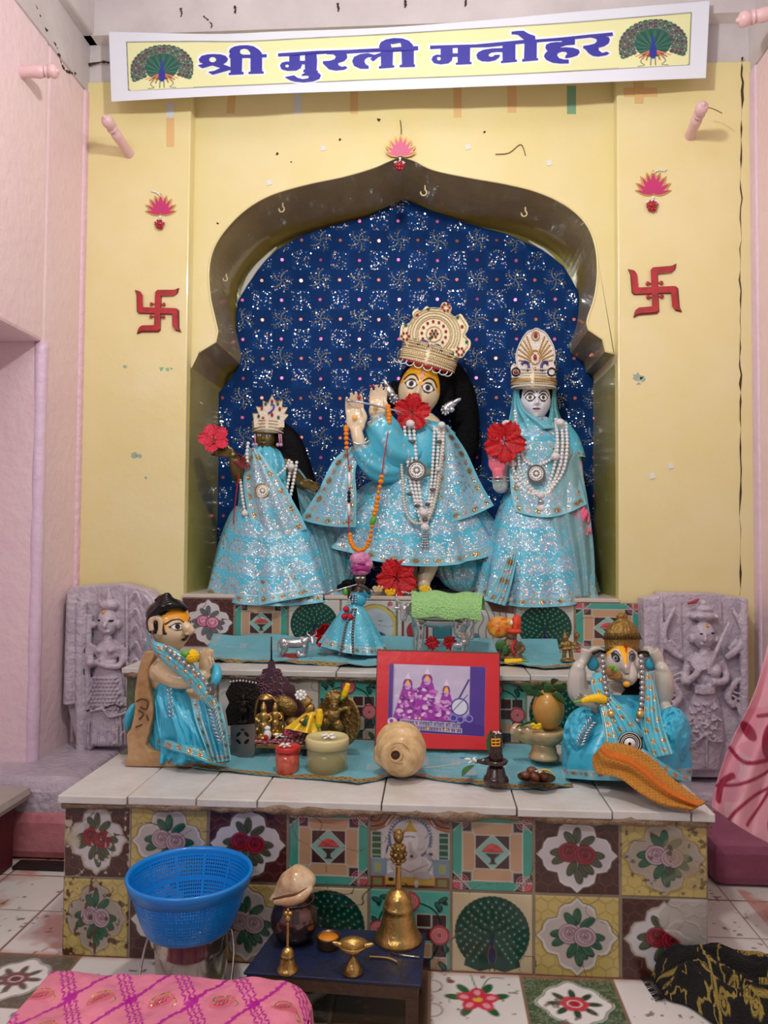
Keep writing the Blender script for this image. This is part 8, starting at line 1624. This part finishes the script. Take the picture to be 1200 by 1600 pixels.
# bucket
Yb = 1.755; bc = P(300, 1500, Yb); r0, r1, hb = .074, .088, .17
t = thing('steel_bucket', 'shiny steel bucket with a wire handle standing under the blue basket', 'bucket', (bc.x, Yb, 0))
obj('pail', lathe([(0, .003), (r0*.93, .003), (r0*.95, 0), (r0, 0), (r0+.003, .01), (r0+.009, .10), (r0+.0115, .112), (r0+.009, .116), (r0+.012, .15), (r1, hb-.006), (r1+.004, hb), (r1, hb+.002), (r1-.002, hb-.004), (r0+.006, .1), (r0-.004, .012), (0, .012)], (bc.x, Yb, 0), 64), M_stl, t)
obj('handle', tube([(bc.x+r1, Yb, hb-.02), (bc.x+r1+.016, Yb-.03, .10), (bc.x+r1+.01, Yb-.075, .035), (bc.x+.03, Yb-.105, .02), (bc.x-.03, Yb-.105, .02), (bc.x-r1-.004, Yb-.075, .035), (bc.x-r1-.012, Yb-.03, .10), (bc.x-r1, Yb, hb-.02)], .003, n=8, sm=6), M_stl, t)
for s in (-1, 1): obj('handle_lug', ell((bc.x+s*(r1+.002), Yb, hb-.022), (.004, .012, .010)), M_stl, t)
# pierced basket
kc = P(297, 1362, 1.73); t = thing('plastic_basket', 'round blue plastic colander basket resting on the steel bucket', 'basket', (kc.x, 1.73, hb)); kz = kc.z
def kr(z): f_ = (z-.155)/(kz-.155); return .092+.043*f_**.75
vs, fs = [], []
nA, nZ = 132, 15; zs = np.linspace(.155, kz-.008, nZ*2+1)
ring = lambda z, rr: [(kc.x+rr*math.cos(2*PI*i/(nA*2)), 1.73+rr*math.sin(2*PI*i/(nA*2)), z) for i in range(nA*2)]
for z in zs: vs += ring(z, kr(z))
W2 = nA*2
for j in range(nZ*2):
    for i in range(W2):
        solid = (j % 2 == 0) or (i % 2 == 0) or (i % 22 in (0, 1)) or j in (1, 2, nZ, nZ+1)
        if solid: fs.append((j*W2+i, j*W2+(i+1) % W2, (j+1)*W2+(i+1) % W2, (j+1)*W2+i))
obj('pierced_wall', (np.array(vs), fs), M_blu, t, smooth=False, solid=.0022)
vs, fs = [], []
for j in range(14):
    rr = .092*(1-j/14); vs += [(kc.x+rr*math.cos(2*PI*i/72), 1.73+rr*math.sin(2*PI*i/72), .155-.002*math.sin(j)) for i in range(72)]
for j in range(13):
    for i in range(72):
        if j % 2 == 0 or i % 3 == 0: fs.append((j*72+i, j*72+(i+1) % 72, (j+1)*72+(i+1) % 72, (j+1)*72+i))
obj('pierced_floor', (np.array(vs), fs), M_blu, t, smooth=False, solid=.002)
obj('rim', comb(lathe([(.131, kz-.026), (.134, kz-.026), (.137, kz-.01), (.1405, kz-.002), (.139, kz+.003), (.134, kz+.003), (.131, kz-.004), (.131, kz-.026)], (kc.x, 1.73, 0), 90, caps=False)), M_blu, t)
bpy.data.objects  # the rim's lathe has no caps in view
# low table
zt_ = .12
cr_ = [PZ(434, 1446, zt_), PZ(665, 1457, zt_), PZ(658, 1540, zt_), PZ(380, 1519, zt_)]
t = thing('low_table', 'low wooden stool with a worn black and blue top in front of the altar', 'low table', ((cr_[0].x+cr_[2].x)/2, 1.68, 0))
obj('table_top', slab([c for c in cr_], (0, 0, -.006)), mat('worn_black_top', (26, 27, 34), .45, bump=.3, bscale=60, var=.6, vscale=45, col2=(20, 36, 78), coat=.1), t, smooth=False, bevel=.002)
ap = [Vector((c.x+(.006 if i in (0, 3) else -.006), c.y+(-.004 if i < 2 else .004), zt_-.006)) for i, c in enumerate(cr_)]
obj('apron', slab(ap, (0, 0, -.028)), mat('dark_worn_wood', (84, 62, 44), .6, bump=.6, bscale=60, var=.4, vscale=30), t, smooth=False, bevel=.002)
for i, (sx, sy) in enumerate(((1, -1), (-1, -1), (-1, 1), (1, 1))):
    c = ap[i]; obj('leg', box((c.x+(0 if sx > 0 else -.026), c.y+(0 if sy > 0 else -.026), 0), (c.x+(.026 if sx > 0 else 0), c.y+(.026 if sy > 0 else 0), zt_-.03)), mat('dark_worn_wood'), t, smooth=False, bevel=.002)
def turned(name, lb, cat, x, y, prof, m_, part='body', n=48):
    """object turned on the lathe standing on the table top; profile: (radius px, height px)"""
    c = PZ(x, y, zt_); s = c.y/F; t = thing(name, lb, cat, c); obj(part, lathe([(r*s, h*s) for r, h in prof], c, n), m_, t); return t, c, s
M_pot = mat('dark_steel_pot', (120, 100, 96), .16, .9, var=.3, vscale=8)
tp_, c, s = turned('metal_pot', 'round dark shiny metal pot on the low stool with the conch on it', 'pot', 460, 1468, [(0, 0), (20, 0), (28, 6), (36, 22), (37, 36), (33, 50), (27, 57), (29, 61), (31, 63), (28, 63), (25, 58), (20, 50), (0, 48)], M_pot)
cc = c+Vector((0, 0, 84*s)); t = thing('conch_shell', 'small glossy white and brown conch resting on the mouth of the metal pot', 'conch shell', cc)
g = [tube([cc+Vector((x*s, y*s, z*s)) for x, y, z in ((-38, -6, -24), (-28, -4, -18), (-10, 0, -4), (8, 0, 4), (22, 0, 8), (32, 2, 10))], [3*s, 8*s, 22*s, 27*s, 18*s, 4*s], n=28, sm=5), tube([cc+Vector((x*s, y*s, z*s)) for x, y, z in ((-30, -14, -22), (-8, -22, -16), (14, -22, -8), (28, -12, 2))], [3*s, 8*s, 9*s, 4*s], n=14, sm=5)]
o_ = obj('shell', comb(*g), mat('glossy_cowrie_white', (230, 212, 178), .2, coat=.6, var=.35, vscale=22, col2=(176, 120, 60)), t, remesh=.003); obj('shell_lip', tube([cc+Vector((x*s, y*s, z*s)) for x, y, z in ((-32, -12, -18), (-12, -22, -9), (8, -26, -2), (24, -17, 5))], [1*s, 2.4*s, 2.4*s, 1*s], n=8, sm=5), mat('brown_shell_slit', (110, 66, 34), .5), t)
def bellfn(lb, x, y, k, handle, name='prayer_bell'):
    t, c, s = turned(name, lb, 'bell', x, y, [(a*k, b*k) for a, b in ((30, 3), (34, 0), (37, 0), (37, 4), (33, 10), (30, 14), (26, 26), (24, 40), (22, 46), (24, 48), (23, 52), (21, 54), (21, 60), (18, 68), (12, 74), (5, 76), (5, 78), (0, 78))], M_brass, 'bell_body')
    H = handle; z0 = 76*k
    obj('handle', lathe([(r*s, (z0+h)*s) for r, h in ((4.5*k, 0), (6*k, 3*k), (4.5*k, 6*k), (4.2*k, H*.55), (5*k, H*.6))], c, 24), M_brass, t)
    top = z0+H*.6; g = []
    if k > .8:
        for j in range(3):
            for i in range(8): a = i*PI/4+j*.4; rr = (9, 10.5, 8.5)[j]; g.append(ell(c+Vector((rr*s*math.cos(a), rr*s*math.sin(a), (top+8+9*j)*s)), 3.6*s, nu=8, nv=6))
        g += [ell(c+Vector((0, 0, (top+18)*s)), (9*s, 9*s, 17*s)), ell(c+Vector((0, -2*s, (top+44)*s)), (8*s, 8*s, 11*s)), ell(c+Vector((0, -8*s, (top+42)*s)), (4*s, 4*s, 5*s)), ell(c+Vector((-6*s, 0, (top+50)*s)), 3*s), ell(c+Vector((6*s, 0, (top+50)*s)), 3*s)]
    else:
        g += [ell(c+Vector((0, 0, (top+6)*s)), (4.4*s, 4.4*s, 6*s)), ell(c+Vector((3*s, 0, (top+14)*s)), (4*s, 3*s, 3.5*s)), ell(c+Vector((-3*s, 0, (top+14)*s)), (4*s, 3*s, 3.5*s)), ell(c+Vector((0, 0, (top+19)*s)), (2.4*s, 2*s, 3*s))]
    obj('cast_finial', comb(*g), M_brassd if k > .8 else M_brass, t); return t, c, s
tb_, c, s = bellfn('large brass prayer bell with tall figure handle at the right back of the low stool', 622, 1468, 1.0, 62)
obj('yellow_mark', ell(c+Vector((-3*s, -35.5*s, 6*s)), (3.5*s, 1*s, 3.5*s)), M_ylw, tb_)
bellfn('small slender brass prayer bell at the left front corner of the low stool', 449, 1516, .46, 62)
t, c, s = turned('metal_bowl', 'tiny metal bowl of orange paste on the low stool', 'bowl', 513, 1480, [(0, 0), (15, 0), (17, 3), (18, 16), (18.5, 18), (16.5, 18), (16, 14), (0, 14)], mat('dull_copper_bowl', (110, 84, 60), .3, .8), 'cup'); obj('orange_paste', lathe([(0, 14.4*s), (15.5*s, 14.4*s), (15.5*s, 15.4*s), (0, 15.8*s)], c, 30), mat('orange_paste', (226, 140, 40), .4), t)
t, c, s = turned('oil_lamp', 'small brass oil lamp on a conical foot at the front of the low stool', 'oil lamp', 551, 1520, [(0, 0), (15, 0), (16, 2), (10, 12), (4.5, 22), (4, 28), (8, 31), (20, 38), (23, 44), (22, 45), (17, 40), (0, 33)], M_brass, 'stand')
for sg in (-1, 1): obj('spout', tube([c+Vector((sg*18*s, 0, 41*s)), c+Vector((sg*27*s, -1*s, 44*s)), c+Vector((sg*32*s, -2*s, 45.5*s))], [5*s, 3.6*s, 1.4*s], n=10, sm=3), M_brass, t)
for pts, m_, lb, nm, r in (([(577, 1497), (606, 1499), (620, 1505)], mat('straw_stick', (176, 140, 80), .6), 'bent straw coloured stick lying on the low stool', 'incense_stick', .002), ([(610, 1490), (622, 1494)], mat('dark_wick', (60, 46, 40), .6), 'dark stub on the low stool in front of the large bell', 'stick_stub', .0016), ([(622, 1494), (655, 1498)], M_stl, 'thin silver stick at the right front of the low stool', 'metal_stick', .002)):
    obj(nm, tube([PZ(x, y, zt_)+Vector((0, 0, r+.001)) for x, y in pts], r, n=8, sm=3), m_, label=lb, cat='stick')
# pink brocade over a low seat
u, w_ = np.meshgrid(np.linspace(0, 1, 560), np.linspace(0, 1, 210)); zc = .15
X = -.86+(.335-.0+.545)*u*1.0; x0_, x1_ = PZ(72, 1523, zc).x, PZ(488, 1540, zc).x; X = x0_+(x1_-x0_)*u+.0; yb_ = PZ(280, 1524, zc).y
Yg = yb_-.34*w_-.025*np.clip((u-.86)/.14, 0, 1)**2*(1-w_); Zg = zc+.010*(fbm(u*9, w_*6, 6, 3)-.5)*2*np.minimum(1, 9*np.minimum(u, 1-u)+.2)-.0*u; Sx, Ty = u*420, w_*190
C = Canvas(0, 0, (222, 128, 150), Sx, Ty, 1.1); C.a[..., :3] *= (.8+.4*fbm(u*7, w_*4, 2))[..., None]; MG = (176, 8, 140); GD = (226, 190, 110)
for j in range(-1, 4):
    for i in range(-1, 6):
        cx, cy = i*92+(j % 2)*46+20, j*58+22
        for k in range(14):
            q = k/13; [C.ell(cx+sg*46*q+ox, cy-29+58*q+oy, 3.6, 1.4, MG, sg*k*1.3+oy) for sg in (-1, 1) for ox, oy in ((0, 0), (4, -6), (-4, 6))]
        for k in range(7): C.ell(cx+5*math.cos(k), cy-29+5*math.sin(k), 4.5, 2.4, MG, k)
        cy += 26; a = .5; sp = [(cx+(4+13*q)*math.cos(a+4.6*q)*1.25, cy+(3+8*q)*math.sin(a+4.6*q)) for q in np.linspace(0, 1, 12)]
        C.ell(cx, cy+1, 19, 9, (214, 100, 120), -.3); C.bez(sp, 2.4, GD, met=.9); C.ell(cx-2, cy+1, 11, 4.5, (190, 40, 90), -.4); 
        for k in range(9): C.ell(cx-12+2.6*k, cy+5-1.2*k, 1.2, 2.6, MG if k % 2 else GD, .5, met=0 if k % 2 else .9)
        C.bez([(cx+16, cy-4), (cx+24, cy+3), (cx+20, cy+9)], 1.6, GD, met=.9)
C.put((w_ < .02)*(vnoise(u*200, w_*3) > .4)*1., GD, met=.8)
t = thing('brocade_cloth', 'shiny pink and gold brocade cloth covering a low seat at the bottom left', 'brocade cloth', (0, 1.4, 0)); V = np.stack([X, Yg, Zg], -1); V[..., 0] += .03*(u-.5)*w_*0
cornr = np.clip((u-.93)/.07, 0, 1); V[..., 2] -= .03*cornr**2+.02*np.clip((.03-w_)/.03, 0, 1)**2+.02*np.clip((.02-u)/.02, 0, 1)**2
gridobj('cloth_top', V, pmat('brocade', .42, glit=.9, gscale=500, bump=.25, bscale=30, mrough=.2), t, cols=C.a, solid=.003, soff=-1)
obj('seat', box((x0_+.012, yb_-.36, 0), (x1_-.03, yb_-.03, zc-.026)), mat('dark_worn_wood'), t, smooth=False, bevel=.01)
# skirts of the cloth hanging over the back and the right side
for nm, Vq, cq in (('cloth_fall', np.stack([np.stack([V[0, :, 0], V[0, :, 1]+.004+.010*k+.003*np.sin(V[0, :, 0]*60), V[0, :, 2]-.12*k], -1) for k in np.linspace(0, 1, 20)], 0), C.a[40:60]), ('cloth_fall', np.stack([np.stack([V[:, -1, 0]+.003+.012*k+.003*np.sin(V[:, -1, 1]*70), V[:, -1, 1], V[:, -1, 2]-.10*k], -1) for k in np.linspace(0, 1, 20)], 0), np.transpose(C.a[:, 300:320], (1, 0, 2)))):
    gridobj(nm, Vq, pmat('brocade'), t, cols=np.ascontiguousarray(cq), solid=.003)
# black and gold shawl heaped on the floor
u, w_ = np.meshgrid(np.linspace(0, 1, 260), np.linspace(0, 1, 200)); A = [PZ(1004, 1512, .0), PZ(1260, 1522, .0), PZ(1260, 1680, .0), PZ(1040, 1560, .0)]; A = arr(A)
V = (A[0]*(1-u)[..., None]+A[1]*u[..., None])*(1-w_)[..., None]+(A[3]*(1-u)[..., None]+A[2]*u[..., None])*w_[..., None]
rid = np.abs(fbm(u*2.2+w_*1.2, w_*5-u*1.5, 8, 3)-.5)*2; ed = np.minimum(1, 7*np.minimum(np.minimum(u, 1-u), np.minimum(w_, 1-w_)))
V[..., 2] = .006+.085*ed**.7*(1-rid*.9)*(.6+.5*np.sin(PI*w_)); V[..., 1] += .02*np.sin(u*14+w_*5)*.6
C = Canvas(0, 0, (20, 17, 15), u*260, w_*190, 1.2); r = random.Random(3); GD = (176, 150, 70)
n1 = fbm(u*14, w_*10, 4, 3); C.put(((abs(n1-.5) < .035) & (vnoise(u*5, w_*4, 2) > .45))*1., GD)
for k in range(20): x, y = r.uniform(10, 250), r.uniform(10, 180); C.ell(x, y, 9, 6, GD, k, ring=2.4); C.ell(x, y, 4, 3, GD, k); C.ell(x+9, y+5, 5, 2.4, GD, k)
C.line([(60, 0), (90, 80), (110, 190)], 5, GD); C.line([(20, 60), (150, 50), (260, 90)], 5, GD); C.line([(0, 120), (120, 150), (260, 150)], 4, GD); C.put((np.sin(u*500) > .2)*(w_ < .02)*1., GD)
t = thing('black_shawl', 'black and gold patterned woven shawl heaped on the floor at the bottom right', 'shawl', (.62, 1.7, 0)); gridobj('cloth', V, pmat('woven_shawl', .85, bump=1, bscale=260), t, cols=C.a, solid=.004)
obj('fringe', comb(*[tube([V[j, 0]+np.array((0, 0, .004)), V[j, 0]+np.array((-.012, -.004, -.0)), V[j, 0]+np.array((-.026, -.006+.004*math.sin(j), -.003))], .0012, n=4) for j in range(2, 198, 5)]), mat('black_fringe', (24, 20, 18), .9), t)
